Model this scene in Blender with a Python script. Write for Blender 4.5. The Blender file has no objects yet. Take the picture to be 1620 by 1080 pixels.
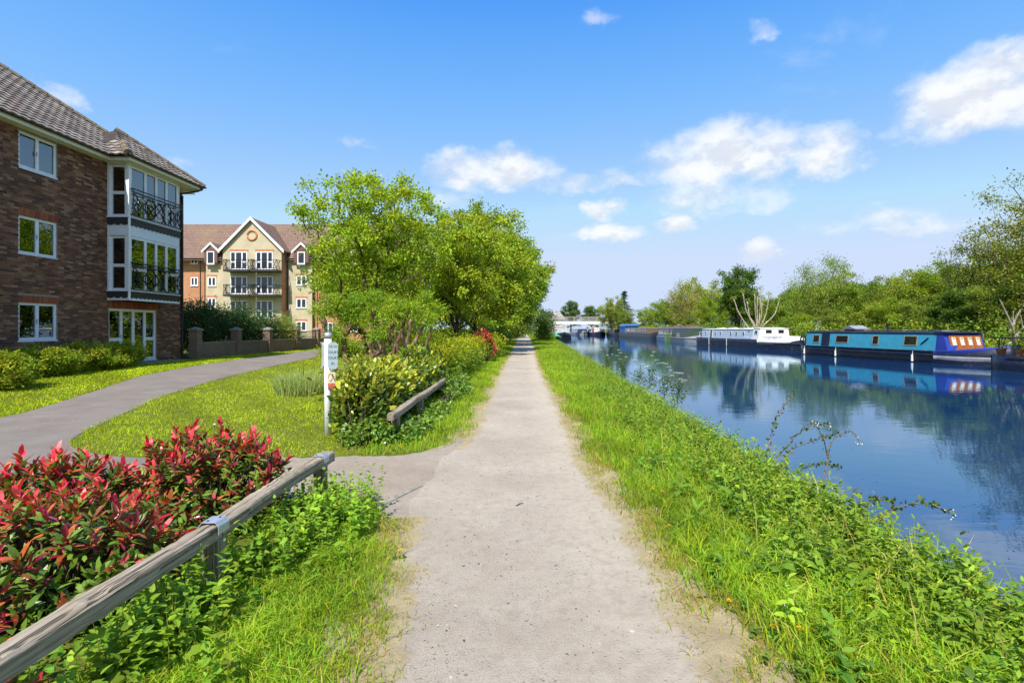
import bpy, math, random
import numpy as np
from mathutils import Vector, Matrix
R = math.radians
rng = np.random.default_rng(7)
random.seed(7)
sc = bpy.context.scene
COL = sc.collection

# ------------------------------------------------------------------ camera
EYE = 1.6
cam_d = bpy.data.cameras.new("camera"); cam = bpy.data.objects.new("camera", cam_d); COL.objects.link(cam)
cam.location = (0, 0, EYE); cam.rotation_euler = (R(90), 0, 0)
cam_d.sensor_width = 36; cam_d.lens = 18
cam_d.shift_x = -16 / 1620; cam_d.shift_y = -20 / 1620
cam_d.clip_start = 0.05; cam_d.clip_end = 6000
sc.camera = cam

# ------------------------------------------------------------------ sun and sky
SUN_EL, SUN_AZ = 53.0, 193.0            # azimuth clockwise from +Y: behind the camera, a little to the left
sun_d = bpy.data.lights.new("sun", "SUN"); sun = bpy.data.objects.new("sun", sun_d); COL.objects.link(sun)
sun_d.energy = 4.1; sun_d.angle = R(0.53); sun_d.color = (1.0, 0.955, 0.88)
sd = Vector((math.sin(R(SUN_AZ)) * math.cos(R(SUN_EL)), math.cos(R(SUN_AZ)) * math.cos(R(SUN_EL)), math.sin(R(SUN_EL))))
sun.rotation_euler = sd.to_track_quat("Z", "Y").to_euler(); sun.location = (-10, -30, 40)
vs = sc.view_settings
sc.display_settings.display_device = "sRGB"
vs.view_transform = "Standard"; vs.look = "None"; vs.gamma = 1.0; vs.use_curve_mapping = False
vs.exposure = 0.80
sc.render.film_transparent = False
try:
    sc.cycles.max_bounces = 8; sc.cycles.transparent_max_bounces = 12; sc.cycles.diffuse_bounces = 3
    sc.cycles.glossy_bounces = 3; sc.cycles.transmission_bounces = 4
    sc.cycles.use_denoising = True; sc.cycles.caustics_reflective = False; sc.cycles.caustics_refractive = False
    sc.cycles.sample_clamp_indirect = 6
except Exception:
    pass

class NT:                                # tiny node-tree writer
    def __init__(s, tree): s.t = tree; s.n = tree.nodes; s.l = tree.links
    def new(s, typ, **kw):
        n = s.n.new(typ)
        for k, v in kw.items(): setattr(n, k, v)
        return n
    def put(s, sock, v):
        if isinstance(v, bpy.types.NodeSocket): s.l.new(v, sock)
        elif v is not None: sock.default_value = v
    def math(s, op, a, b=None, c=None, clamp=False):
        n = s.new("ShaderNodeMath", operation=op); n.use_clamp = clamp
        s.put(n.inputs[0], a)
        if b is not None: s.put(n.inputs[1], b)
        if c is not None: s.put(n.inputs[2], c)
        return n.outputs[0]
    def mix(s, f, a, b, blend="MIX"):
        n = s.new("ShaderNodeMix", data_type="RGBA", blend_type=blend)
        s.put(n.inputs[0], f); s.put(n.inputs[6], a); s.put(n.inputs[7], b)
        return n.outputs[2]
    def noise(s, vec, scale, detail=4, rough=0.55, dist=0.0, out=0):
        n = s.new("ShaderNodeTexNoise"); s.put(n.inputs["Vector"], vec)
        n.inputs["Scale"].default_value = scale; n.inputs["Detail"].default_value = detail
        n.inputs["Roughness"].default_value = rough; n.inputs["Distortion"].default_value = dist
        return n.outputs[out]
    def ramp(s, f, stops):
        n = s.new("ShaderNodeValToRGB"); s.put(n.inputs[0], f)
        e = n.color_ramp.elements
        while len(e) < len(stops): e.new(0.5)
        for i, (p, c) in enumerate(stops):
            e[i].position = p; e[i].color = (*c, 1) if len(c) == 3 else c
        return n.outputs[0]
    def smooth(s, v, a, b):
        n = s.new("ShaderNodeMapRange", interpolation_type="SMOOTHSTEP"); s.put(n.inputs[0], v)
        n.inputs[1].default_value = a; n.inputs[2].default_value = b
        return n.outputs[0]
    def scalev(s, v, xyz):
        n = s.new("ShaderNodeVectorMath", operation="MULTIPLY"); s.put(n.inputs[0], v); n.inputs[1].default_value = xyz
        return n.outputs[0]

world = bpy.data.worlds.new("World"); sc.world = world; world.use_nodes = True
w = NT(world.node_tree); w.n.clear()
sky = w.new("ShaderNodeTexSky", sky_type="NISHITA"); sky.sun_disc = False
sky.sun_elevation = R(SUN_EL); sky.sun_rotation = R(SUN_AZ)
sky.air_density = 1.0; sky.dust_density = 0.35; sky.ozone_density = 2.5; sky.altitude = 0
SKY_STR = 0.15
tc = w.new("ShaderNodeTexCoord"); gdir = tc.outputs["Generated"]
sep = w.new("ShaderNodeSeparateXYZ"); w.put(sep.inputs[0], gdir)
az = w.math("ARCTAN2", sep.outputs[0], sep.outputs[1]); el = w.math("ARCSINE", sep.outputs[2])
warp = w.noise(w.scalev(gdir, (1, 1, 1.5)), 16, 6, 0.62, out=1)
wsep = w.new("ShaderNodeSeparateXYZ"); w.put(wsep.inputs[0], warp)
az2 = w.math("MULTIPLY_ADD", w.math("SUBTRACT", wsep.outputs[0], 0.5), 0.10, az)
el2 = w.math("MULTIPLY_ADD", w.math("SUBTRACT", wsep.outputs[1], 0.5), 0.06, el)
# cumulus banks of the day: centre azimuth, centre elevation, half width, height above base, opacity (degrees)
CLOUDS = [(-3.2, 16.6, 9.5, 4.0, 1.0), (6.5, 15.6, 9.0, 1.8, .5), (21.5, 16.8, 10.2, 5.0, 1.0), (30.5, 16.0, 5.0, 4.0, .85), (21.5, 13.2, 9.5, 3.4, .6),
          (9.2, 12.6, 3.0, 2.0, .9), (9.6, 10.3, 5.2, 1.6, .85), (17.0, 10.8, 3.0, 2.0, .95), (-7, 14.0, 5.0, 1.8, .45),
          (41.6, 18.0, 8.0, 5.2, 1.0), (47, 16.2, 5.0, 2.5, .6), (25.3, 7.5, 2.5, 2.0, .75), (33.5, 9.8, 6.5, 1.7, .5), (38, 8.8, 5.5, 1.2, .4),
          (8.0, 31.0, 3.2, 1.2, .35), (25.0, 27.6, 1.8, 1.5, .4), (-42.0, 18.4, 2.4, 1.5, .5), (-29, 25.0, 2.2, 1.0, .22), (-18, 19.0, 2.6, .9, .3), (-34, 14.5, 3, 1.2, .4),
          (70, 15, 11, 4.5, 1.0), (98, 22, 12, 5, .9), (130, 13, 13, 4, 1.0), (165, 24, 9, 4, .8), (-70, 20, 10, 4, .9), (-105, 14, 13, 4.5, 1.0), (-150, 18, 10, 4, .9), (85, 42, 9, 4, .5), (-90, 46, 10, 4, .5)]
dens = None; shade = None
for a_, e_, wa, he, op in CLOUDS:
    da = w.math("DIVIDE", w.math("SUBTRACT", az2, R(a_)), R(wa))
    de = w.math("SUBTRACT", el2, R(e_))
    dn = w.math("ADD", w.math("DIVIDE", w.math("MAXIMUM", de, 0.0), R(he)), w.math("DIVIDE", w.math("MAXIMUM", w.math("MULTIPLY", de, -1.0), 0.0), R(he * .62)))
    f = w.math("SUBTRACT", 1.0, w.math("ADD", w.math("MULTIPLY", da, da), w.math("MULTIPLY", dn, dn)))
    f = w.math("MULTIPLY", w.math("MAXIMUM", f, 0.0), op)
    dens = f if dens is None else w.math("MAXIMUM", dens, f)
puff = w.noise(w.scalev(gdir, (1, 1, 1.5)), 12, 9, 0.56)
d1 = w.math("ADD", dens, w.math("MULTIPLY", w.math("SUBTRACT", puff, 0.52), 1.5))
d1 = w.math("MULTIPLY", w.smooth(d1, 0.06, 1.0), w.smooth(dens, 0.0, 0.35))
wisp = w.math("MULTIPLY", w.smooth(w.noise(w.scalev(gdir, (1, 1, 2.4)), 3.1, 7, 0.62, 0.4), 0.60, 0.86), 0.35)
mask = w.math("MAXIMUM", w.math("MULTIPLY", d1, 0.95), wisp, clamp=True)
# colour response of the day: deep blue overhead, pale towards the horizon, the same all round
K = SKY_STR * 2 ** vs.exposure
pre = w.new("ShaderNodeVectorMath", operation="SCALE"); w.put(pre.inputs[0], sky.outputs[0]); pre.inputs[3].default_value = K
crv = w.new("ShaderNodeRGBCurve"); cm = crv.mapping; cm.use_clip = False; cm.extend = "HORIZONTAL"
for ch, pts in enumerate([[(0, 0), (.22, .070), (.29, .155), (.54, .41), (.80, .56), (1.1, .655), (1.6, .70)], [(0, 0), (.38, .305), (.49, .44), (.86, .66), (1.15, .84), (1.45, .95)], [(0, 0), (.68, .90), (.86, .97), (1.15, 1.0), (1.6, 1.02)]]):
    c_ = cm.curves[ch]; c_.points[0].location = pts[0]; c_.points[1].location = pts[-1]
    for q in pts[1:-1]: c_.points.new(*q)
cm.update(); w.put(crv.inputs[1], pre.outputs[0])
post = w.new("ShaderNodeVectorMath", operation="SCALE"); w.put(post.inputs[0], crv.outputs[0]); post.inputs[3].default_value = 1 / K
upv = w.new("ShaderNodeVectorMath", operation="ADD"); w.put(upv.inputs[0], gdir); upv.inputs[1].default_value = (-.004, 0, .016)
cshade = w.math("ADD", w.math("SUBTRACT", puff, w.noise(w.scalev(upv.outputs[0], (1, 1, 1.5)), 12, 9, 0.56)), 0.5)
ccol = w.mix(w.smooth(cshade, 0.40, 0.56), (3.05, 3.2, 3.5, 1), (3.85, 3.9, 3.95, 1))
skymix = w.mix(mask, post.outputs[0], ccol)
bg = w.new("ShaderNodeBackground"); w.put(bg.inputs[0], skymix); bg.inputs[1].default_value = SKY_STR
wo = w.new("ShaderNodeOutputWorld"); w.l.new(bg.outputs[0], wo.inputs[0])

# ------------------------------------------------------------------ mesh helpers
def build_mesh(name, V, faces, mats=(), col=None, smooth=False, mi=None):
    """V (n,3); faces: list of int arrays (m,k); col (n,3) point colours; mi: list of material indices per face array"""
    me = bpy.data.meshes.new(name)
    V = np.asarray(V, np.float32).reshape(-1, 3)
    faces = [np.asarray(f, np.int32) for f in faces if len(f)]
    nl = sum(f.size for f in faces); nf = sum(len(f) for f in faces)
    me.vertices.add(len(V)); me.vertices.foreach_set("co", V.ravel())
    me.loops.add(nl); me.polygons.add(nf)
    li = np.concatenate([f.ravel() for f in faces]) if faces else np.zeros(0, np.int32)
    tot = np.concatenate([np.full(len(f), f.shape[1], np.int32) for f in faces])
    st = np.concatenate([[0], np.cumsum(tot)[:-1]]).astype(np.int32)
    me.loops.foreach_set("vertex_index", li); me.polygons.foreach_set("loop_start", st)
    try: me.polygons.foreach_set("loop_total", tot)
    except Exception: pass
    if mi is not None:
        me.polygons.foreach_set("material_index", np.concatenate([np.full(len(f), m, np.int32) for f, m in zip(faces, mi)]))
    me.polygons.foreach_set("use_smooth", np.full(nf, bool(smooth)))
    for m in mats: me.materials.append(m)
    if col is not None:
        a = me.attributes.new("Col", "FLOAT_COLOR", "POINT")
        c = np.ones((len(V), 4), np.float32); c[:, :3] = np.asarray(col, np.float32).reshape(-1, 3)
        a.data.foreach_set("color", c.ravel())
    me.update(calc_edges=True); me.validate()
    return me

def link(o, parent=None):
    COL.objects.link(o)
    if parent is not None: o.parent = parent
    return o
def wobj(name, me, parent=None):
    """object whose mesh is in world coordinates, also under a parent Empty that stands somewhere"""
    o = bpy.data.objects.new(name, me); link(o, parent)
    if parent is not None:
        m = Matrix.LocRotScale(parent.location, parent.rotation_euler, parent.scale)
        q = parent
        while q.parent is not None:
            q = q.parent; 
        if parent.parent is None: o.matrix_parent_inverse = m.inverted()
    return o
def lobj(name, me, parent=None):
    return link(bpy.data.objects.new(name, me), parent)
def tag(o, label=None, cat=None, group=None, kind=None):
    if label: o["label"] = label
    if cat: o["category"] = cat
    if group: o["group"] = group
    if kind: o["kind"] = kind
    return o
def empty(name, loc, label, cat, group=None, rz=0.0, sc_=1.0):
    o = bpy.data.objects.new(name, None); COL.objects.link(o)
    o.empty_display_size = 0.2
    o.location = loc; o.rotation_euler = (0, 0, rz); o.scale = (sc_,) * 3 if not hasattr(sc_, "__len__") else sc_
    return tag(o, label, cat, group)
def copy_tree(o, parent=None):
    c = o.copy(); COL.objects.link(c)
    if parent is not None: c.parent = parent
    for ch in list(o.children): copy_tree(ch, c)
    return c

class MB:
    """collects shapes into one mesh"""
    def __init__(s): s.V = []; s.F = {}; s.n = 0; s.C = []
    def add(s, V, faces, col=(1, 1, 1)):
        V = np.asarray(V, float).reshape(-1, 3)
        for f in faces:
            f = np.asarray(f, np.int32)
            if f.ndim == 1: f = f[None]
            s.F.setdefault(f.shape[1], []).append(f + s.n)
        s.V.append(V); c = np.asarray(col, float)
        s.C.append(np.broadcast_to(c, V.shape) if c.ndim == 1 else c); s.n += len(V); return s
    def box(s, a, b, col=(1, 1, 1)):
        (x0, y0, z0), (x1, y1, z1) = np.minimum(a, b), np.maximum(a, b)
        V = [(x0, y0, z0), (x1, y0, z0), (x1, y1, z0), (x0, y1, z0), (x0, y0, z1), (x1, y0, z1), (x1, y1, z1), (x0, y1, z1)]
        return s.add(V, [[(0, 3, 2, 1), (4, 5, 6, 7), (0, 1, 5, 4), (1, 2, 6, 5), (2, 3, 7, 6), (3, 0, 4, 7)]], col)
    def obox(s, o, ax, ay, az, col=(1, 1, 1)):
        """box from corner o along three edge vectors"""
        o, ax, ay, az = (np.asarray(q, float) for q in (o, ax, ay, az))
        V = [o, o + ax, o + ax + ay, o + ay, o + az, o + ax + az, o + ax + ay + az, o + ay + az]
        F = np.array([(0, 3, 2, 1), (4, 5, 6, 7), (0, 1, 5, 4), (1, 2, 6, 5), (2, 3, 7, 6), (3, 0, 4, 7)])
        if np.dot(np.cross(ax, ay), az) < 0: F = F[:, ::-1]
        return s.add(V, [F], col)
    def bar(s, p, q, wx, wz=None, up=(0, 0, 1), col=(1, 1, 1)):
        wz = wx if wz is None else wz
        p, q = np.asarray(p, float), np.asarray(q, float); d = q - p; d = d / (np.linalg.norm(d) + 1e-9)
        up = np.asarray(up, float)
        if abs(np.dot(d, up)) > .98: up = np.array((1., 0, 0))
        sx = np.cross(d, up); sx /= np.linalg.norm(sx); sz = np.cross(sx, d)
        return s.obox(p - sx * wx / 2 - sz * wz / 2, sx * wx, q - p, sz * wz, col)
    def tube(s, pts, r, n=6, cap=True, col=(1, 1, 1)):
        P = np.asarray(pts, float); m = len(P); r = np.broadcast_to(np.asarray(r, float), (m,))
        T = np.gradient(P, axis=0); T /= (np.linalg.norm(T, axis=1)[:, None] + 1e-9)
        ref = np.array((0, 0, 1.)) if abs(T[:, 2]).mean() < .8 else np.array((1., 0, 0))
        A = np.cross(T, ref); A /= (np.linalg.norm(A, axis=1)[:, None] + 1e-9); B = np.cross(T, A)
        th = np.linspace(0, 2 * math.pi, n, endpoint=False)
        V = P[:, None] + r[:, None, None] * (np.cos(th)[None, :, None] * A[:, None] + np.sin(th)[None, :, None] * B[:, None])
        i = np.arange(m - 1)[:, None] * n; j = np.arange(n)[None]; k = (j + 1) % n
        F = [np.stack([i + j, i + n + j, i + n + k, i + k], -1).reshape(-1, 4)]
        if cap and n > 2: F += [np.arange(n)[None], (np.arange(n)[::-1] + (m - 1) * n)[None]]
        return s.add(V.reshape(-1, 3), F, col)
    def prism(s, poly, ext, col=(1, 1, 1)):
        P = np.asarray(poly, float); n = len(P); e = np.asarray(ext, float)
        nrm = np.zeros(3)
        for i in range(n): nrm += np.cross(P[i], P[(i + 1) % n])
        rev = np.dot(nrm, e) < 0
        idx = np.arange(n); F = [idx[::-1][None] if not rev else idx[None], (idx + n)[None] if not rev else (idx + n)[::-1][None]]
        k = (idx + 1) % n; q = np.stack([idx, k, k + n, idx + n], -1)
        F.append(q if not rev else q[:, ::-1])
        return s.add(np.concatenate([P, P + e]), F, col)
    def sphere(s, c, r, n=8, m=5, col=(1, 1, 1)):
        r = np.broadcast_to(np.asarray(r, float), (3,)); V = []
        for i in range(m + 1):
            t = math.pi * i / m
            for j in range(n):
                p = 2 * math.pi * j / n; V.append((math.sin(t) * math.cos(p), math.sin(t) * math.sin(p), math.cos(t)))
        V = np.array(V) * r + np.asarray(c, float); F = []
        for i in range(m):
            for j in range(n): F.append((i * n + j, (i + 1) * n + j, (i + 1) * n + (j + 1) % n, i * n + (j + 1) % n))
        return s.add(V, [np.array(F)], col)
    def mesh(s, name, m, smooth=False, attr=False):
        return build_mesh(name, np.concatenate(s.V), [np.concatenate(v) for v in s.F.values()], [m] if m else [], np.concatenate(s.C) if attr else None, smooth)
    def w(s, name, m, parent=None, smooth=False, attr=False, label=None):
        o = wobj(name, s.mesh(name, m, smooth, attr), parent)
        if label: o["label"] = label
        return o
    def l(s, name, m, parent=None, smooth=False, attr=False, label=None):
        o = lobj(name, s.mesh(name, m, smooth, attr), parent)
        if label: o["label"] = label
        return o

def unit(A): return A / (np.linalg.norm(A, axis=-1, keepdims=True) + 1e-9)
LEAF = {
    "kite": (np.array([(0, 0, 0), (.42, -.5, .10), (1, 0, -.06), (.42, .5, .10)]), [np.array([[0, 1, 2, 3]])]),
    "oval": (np.array([(0, 0, 0), (.28, -.44, .07), (.68, -.40, .03), (1, 0, -.10), (.68, .40, .03), (.28, .44, .07), (.30, 0, 0), (.68, 0, -.03)]),
             [np.array([[0, 1, 6], [2, 3, 7], [0, 6, 5], [7, 3, 4]]), np.array([[1, 2, 7, 6], [6, 7, 4, 5]])]),
    "nettle": (np.array([(0, 0, 0), (.10, -.36, .06), (.22, -.40, .05), (.24, -.50, .06), (.42, -.40, .04), (.44, -.46, .04), (.64, -.28, .0), (.66, -.32, .0), (1, 0, -.14),
                         (.66, .32, .0), (.64, .28, 0), (.44, .46, .04), (.42, .40, .04), (.24, .50, .06), (.22, .40, .05), (.10, .36, .06), (.25, 0, 0), (.62, 0, -.04)]),
               [np.array([[0, 1, 16], [1, 2, 16], [2, 3, 16], [3, 4, 16], [4, 5, 17], [5, 6, 17], [6, 7, 17], [7, 8, 17], [16, 4, 17], [0, 16, 15], [15, 16, 14], [14, 16, 13], [13, 16, 12], [12, 17, 11], [11, 17, 10], [10, 17, 9], [9, 17, 8], [16, 17, 12]])]),
    "long": (np.array([(0, 0, 0), (.35, -.5, .03), (.75, -.36, -.06), (1, 0, -.2), (.75, .36, -.06), (.35, .5, .03)]), [np.array([[0, 1, 4, 5], [1, 2, 3, 4]])]),
}
LEAF["long"] = (LEAF["long"][0], [np.array([[0, 1, 5], [2, 3, 4]]), np.array([[1, 2, 4, 5]])])
def leaf_cloud(P, D, N, L, W, kind="kite", col=None):
    T, F = LEAF[kind]; n = len(P); k = len(T)
    D = unit(D); S = unit(np.cross(D, N)); N2 = np.cross(S, D)
    L = np.broadcast_to(L, (n,)); W = np.broadcast_to(W, (n,))
    V = P[:, None] + T[None, :, 0, None] * (L[:, None] * D)[:, None] + T[None, :, 1, None] * (W[:, None] * S)[:, None] + T[None, :, 2, None] * (L[:, None] * N2)[:, None]
    off = (np.arange(n) * k)[:, None, None]
    fs = [(f[None] + off).reshape(-1, f.shape[1]) for f in F]
    c = np.repeat(col, k, axis=0) if col is not None else np.ones((n * k, 3))
    return V.reshape(-1, 3), fs, c
def merge(parts):
    V, F, C, n = [], {}, [], 0
    for v, fs, c in parts:
        for f in fs: F.setdefault(f.shape[1], []).append(f + n)
        V.append(v); C.append(c); n += len(v)
    return np.concatenate(V), [np.concatenate(f) for f in F.values()], np.concatenate(C)
def grass_blades(P, h, wd, lean, col, r=rng):
    n = len(P); a = r.uniform(0, 2 * math.pi, n); b = r.uniform(0, 2 * math.pi, n)
    S = np.stack([np.cos(a), np.sin(a), 0 * a], -1); Ld = np.stack([np.cos(b), np.sin(b), 0 * b], -1)
    h = np.broadcast_to(h, (n,))[:, None]; wd = np.broadcast_to(wd, (n,))[:, None]; ln = np.broadcast_to(lean, (n,))[:, None] * r.uniform(.3, 1.5, (n, 1))
    up = np.array((0, 0, 1.))
    m = P + up * h * .58 + Ld * h * ln * .30; t = P + up * h * (1 - .28 * ln) + Ld * h * ln
    V = np.stack([P - S * wd / 2, P + S * wd / 2, m + S * wd * .38, m - S * wd * .38, t], 1)
    off = (np.arange(n) * 5)[:, None]
    return V.reshape(-1, 3), [np.array([[0, 1, 2, 3]]) + off, np.array([[3, 2, 4]]) + off], np.repeat(col, 5, 0)
def jitcol(base, n, amt=.22, hue=.10, r=rng):
    b = np.asarray(base, float)
    k = (1 + r.normal(0, amt, (n, 1))).clip(.45, 1.7); hshift = r.normal(0, hue, (n, 1))
    c = b * k; c = c * np.concatenate([1 + hshift, np.ones((n, 1)), 1 - hshift * .5], 1)
    return c.clip(.002, .95)
def rand_dir(n, r=rng): return unit(r.normal(0, 1, (n, 3)))
def boxes_np(C, H, ux, uy, uz):
    """many boxes: centres C (n,3), half sizes H (n,3) along unit axes; without the back (-uy) face"""
    sgn = np.array([(-1, -1, -1), (1, -1, -1), (1, 1, -1), (-1, 1, -1), (-1, -1, 1), (1, -1, 1), (1, 1, 1), (-1, 1, 1)], float)
    B = np.stack([ux, uy, uz]).astype(float)
    V = C[:, None] + (sgn[None] * H[:, None]) @ B
    F = np.array([(4, 5, 6, 7), (0, 3, 2, 1), (1, 2, 6, 5), (2, 3, 7, 6), (3, 0, 4, 7)])
    if np.dot(np.cross(ux, uy), uz) < 0: F = F[:, ::-1]
    return V.reshape(-1, 3), [(F[None] + (np.arange(len(C)) * 8)[:, None, None]).reshape(-1, 4)]

# ------------------------------------------------------------------ materials
MATS = {}
def newmat(name):
    m = bpy.data.materials.new(name); m.use_nodes = True; t = NT(m.node_tree); t.n.clear()
    out = t.new("ShaderNodeOutputMaterial"); MATS[name] = m
    return m, t, out
def principled(t, col, rough=.6, spec=.4, metal=0.0, normal=None):
    p = t.new("ShaderNodeBsdfPrincipled"); t.put(p.inputs["Base Color"], col if not (isinstance(col, tuple) and len(col) == 3) else (*col, 1))
    t.put(p.inputs["Roughness"], rough); p.inputs["Specular IOR Level"].default_value = spec; p.inputs["Metallic"].default_value = metal
    if normal is not None: t.put(p.inputs["Normal"], normal)
    return p
def bump(t, h, strength=.4, dist=.02):
    b = t.new("ShaderNodeBump"); b.inputs["Strength"].default_value = strength; b.inputs["Distance"].default_value = dist; t.put(b.inputs["Height"], h)
    return b.outputs[0]
def objco(t, scale=None):
    c = t.new("ShaderNodeTexCoord").outputs["Object"]
    return t.scalev(c, scale) if scale else c
def mat_plain(name, col, rough=.55, spec=.4, metal=0., var=.18, nscale=6., bmp=0., bscale=60., dirt=None):
    m, t, out = newmat(name); co = objco(t)
    n = t.noise(co, nscale, 5, .6)
    c0 = tuple(max(0, q * (1 - var)) for q in col) + (1,); c1 = tuple(min(1, q * (1 + var)) for q in col) + (1,)
    c = t.mix(t.smooth(n, .3, .7), c0, c1)
    if dirt:
        c = t.mix(t.math("MULTIPLY", t.smooth(t.noise(co, nscale * .7, 8, .7), .5, .75), dirt[3]), c, (*dirt[:3], 1))
    nm = bump(t, t.noise(co, bscale, 4, .6), bmp, .01) if bmp else None
    p = principled(t, c, rough, spec, metal, nm); t.l.new(p.outputs[0], out.inputs[0]); return m
def mat_leaf(name, trans=.35, rough=.45, spec=.35, tint=(1, 1, 1), tboost=(1.25, 1.15, .6)):
    m, t, out = newmat(name)
    a = t.new("ShaderNodeAttribute", attribute_name="Col"); c = a.outputs[0]
    if tint != (1, 1, 1): c = t.mix(1.0, c, (*tint, 1), "MULTIPLY")
    p = principled(t, c, rough, spec)
    tr = t.new("ShaderNodeBsdfTranslucent"); t.put(tr.inputs[0], t.mix(1.0, c, (*tboost, 1), "MULTIPLY"))
    mx = t.new("ShaderNodeMixShader"); mx.inputs[0].default_value = trans
    t.l.new(p.outputs[0], mx.inputs[1]); t.l.new(tr.outputs[0], mx.inputs[2]); t.l.new(mx.outputs[0], out.inputs[0]); return m
def mat_leaf_solid(name, col, trans=.25, rough=.3, spec=.5, vein=(0, 0, 0)):
    m, t, out = newmat(name); co = objco(t)
    oi = t.new("ShaderNodeObjectInfo")
    k = t.math("MULTIPLY_ADD", oi.outputs["Random"], .7, .65)
    c = t.mix(1.0, (*col, 1), t.mix(1.0, (1, 1, 1, 1), k, "MULTIPLY"), "MULTIPLY")
    c = t.mix(t.math("MULTIPLY", t.smooth(t.noise(co, 25, 3), .4, .7), .3), c, tuple(q * .55 for q in col) + (1,))
    p = principled(t, c, rough, spec)
    tr = t.new("ShaderNodeBsdfTranslucent"); t.put(tr.inputs[0], c)
    mx = t.new("ShaderNodeMixShader"); mx.inputs[0].default_value = trans
    t.l.new(p.outputs[0], mx.inputs[1]); t.l.new(tr.outputs[0], mx.inputs[2]); t.l.new(mx.outputs[0], out.inputs[0]); return m
def mat_attr(name, rough=.85, spec=.2, nscale=40., amt=.35, bmp=.3, bdist=.004):
    """colour from the piece's own Col attribute, with grain"""
    m, t, out = newmat(name); co = objco(t)
    a = t.new("ShaderNodeAttribute", attribute_name="Col"); n = t.noise(co, nscale, 6, .65)
    c = t.mix(t.math("MULTIPLY", t.smooth(n, .35, .7), amt), a.outputs[0], t.mix(1.0, a.outputs[0], (.45, .45, .45, 1), "MULTIPLY"))
    p = principled(t, c, rough, spec, 0, bump(t, n, bmp, bdist)); t.l.new(p.outputs[0], out.inputs[0]); return m
def mat_bark(name, c0, c1, scale=9.):
    m, t, out = newmat(name); co = objco(t, (1, 1, .22)); n = t.noise(co, scale, 7, .65, .4)
    c = t.mix(t.smooth(n, .35, .68), (*c0, 1), (*c1, 1)); c = t.mix(t.math("MULTIPLY", t.smooth(t.noise(objco(t), 2.2, 4), .5, .7), .35), c, (.10, .12, .045, 1))
    p = principled(t, c, .9, .15, 0, bump(t, n, .8, .03)); t.l.new(p.outputs[0], out.inputs[0]); return m
def mat_bricktex(name, c1, c2, mortar, off=(1, 1, 1), axis="x", scale=1.0):
    """brickwork too far away to pick out the bricks"""
    m, t, out = newmat(name); co = t.new("ShaderNodeTexCoord").outputs["Object"]
    s = t.new("ShaderNodeSeparateXYZ"); t.put(s.inputs[0], co); cb = t.new("ShaderNodeCombineXYZ")
    t.put(cb.inputs[0], s.outputs[0 if axis == "x" else 1]); t.put(cb.inputs[1], s.outputs[2])
    b = t.new("ShaderNodeTexBrick"); t.put(b.inputs["Vector"], cb.outputs[0]); b.inputs["Scale"].default_value = scale
    b.inputs["Brick Width"].default_value = .225; b.inputs["Row Height"].default_value = .075; b.inputs["Mortar Size"].default_value = .008
    b.inputs["Color1"].default_value = (*c1, 1); b.inputs["Color2"].default_value = (*c2, 1); b.inputs["Mortar"].default_value = (*mortar, 1)
    n = t.noise(co, .9, 6, .6); c = t.mix(t.math("MULTIPLY", t.smooth(n, .35, .7), .35), b.outputs[0], tuple(q * .6 for q in c1) + (1,))
    p = principled(t, c, .9, .15, 0, bump(t, b.outputs[1], -.4, .008)); t.l.new(p.outputs[0], out.inputs[0]); return m
def mat_glass(name, ior=2.7, tint=(.75, .8, .8)):
    m, t, out = newmat(name)
    nm = None
    fr = t.new("ShaderNodeFresnel"); fr.inputs[0].default_value = ior
    g = t.new("ShaderNodeBsdfGlossy"); g.inputs["Roughness"].default_value = .015; g.inputs["Color"].default_value = (.84, .93, 1, 1)
    tr = t.new("ShaderNodeBsdfTransparent"); tr.inputs[0].default_value = (*tint, 1)
    mx = t.new("ShaderNodeMixShader"); t.l.new(fr.outputs[0], mx.inputs[0]); t.l.new(tr.outputs[0], mx.inputs[1]); t.l.new(g.outputs[0], mx.inputs[2]); t.l.new(mx.outputs[0], out.inputs[0]); return m

M_GRASS = mat_leaf("grass_blade", .42, .6, .15, (1.9, 1.95, 1.1))
M_LEAF = mat_leaf("leaf", .42, .5, .2, (2.3, 2.2, 1.3))
M_GLOSSY = mat_leaf("glossy_leaf", .25, .36, .32, (2.0, 2.0, 1.4))
M_WHITE = mat_plain("white_upvc", (.80, .81, .82), .35, .4, var=.04, dirt=(.45, .45, .42, .25))
M_PANEL = mat_plain("white_cladding", (.74, .77, .80), .5, .3, var=.05, dirt=(.45, .47, .48, .35))
M_CREAM = mat_plain("cream_timber", (.72, .68, .52), .5, .3, var=.06)
M_BLACK = mat_plain("black_metal", (.012, .012, .014), .4, .5, var=.3)
M_DARKTRIM = mat_plain("dark_trim", (.035, .033, .035), .55, .4, var=.2)
M_MORTAR = mat_plain("mortar", (.30, .25, .20), .95, .1, var=.2, nscale=18, bmp=.3)
M_BRICK = mat_attr("brick_face", .9, .12, 55, .45, .5, .004)
M_TILE = mat_attr("roof_tile", .9, .12, 30, .5, .5, .006)
M_GLASS = mat_glass("window_glass")
M_ROOM = mat_plain("dark_room", (.03, .028, .026), .9, .1)  # near-black colour stands in for the unlit depth of the rooms
M_CURTAIN = mat_plain("pale_curtain", (.62, .60, .55), .9, .1, var=.12, nscale=9)
M_GLASSDARK = mat_plain("dark_glass", (.012, .016, .022), .04, .9, var=.3)
M_STEEL = mat_plain("galvanised_steel", (.46, .48, .50), .45, .5, metal=.55, var=.15, nscale=30)
M_BARK = mat_bark("brown_bark", (.045, .032, .022), (.17, .125, .08))
M_BARKDARK = mat_bark("dark_bark", (.02, .016, .012), (.075, .06, .042))
M_BARKPALE = mat_bark("pale_bark", (.24, .20, .14), (.50, .45, .36))
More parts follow.
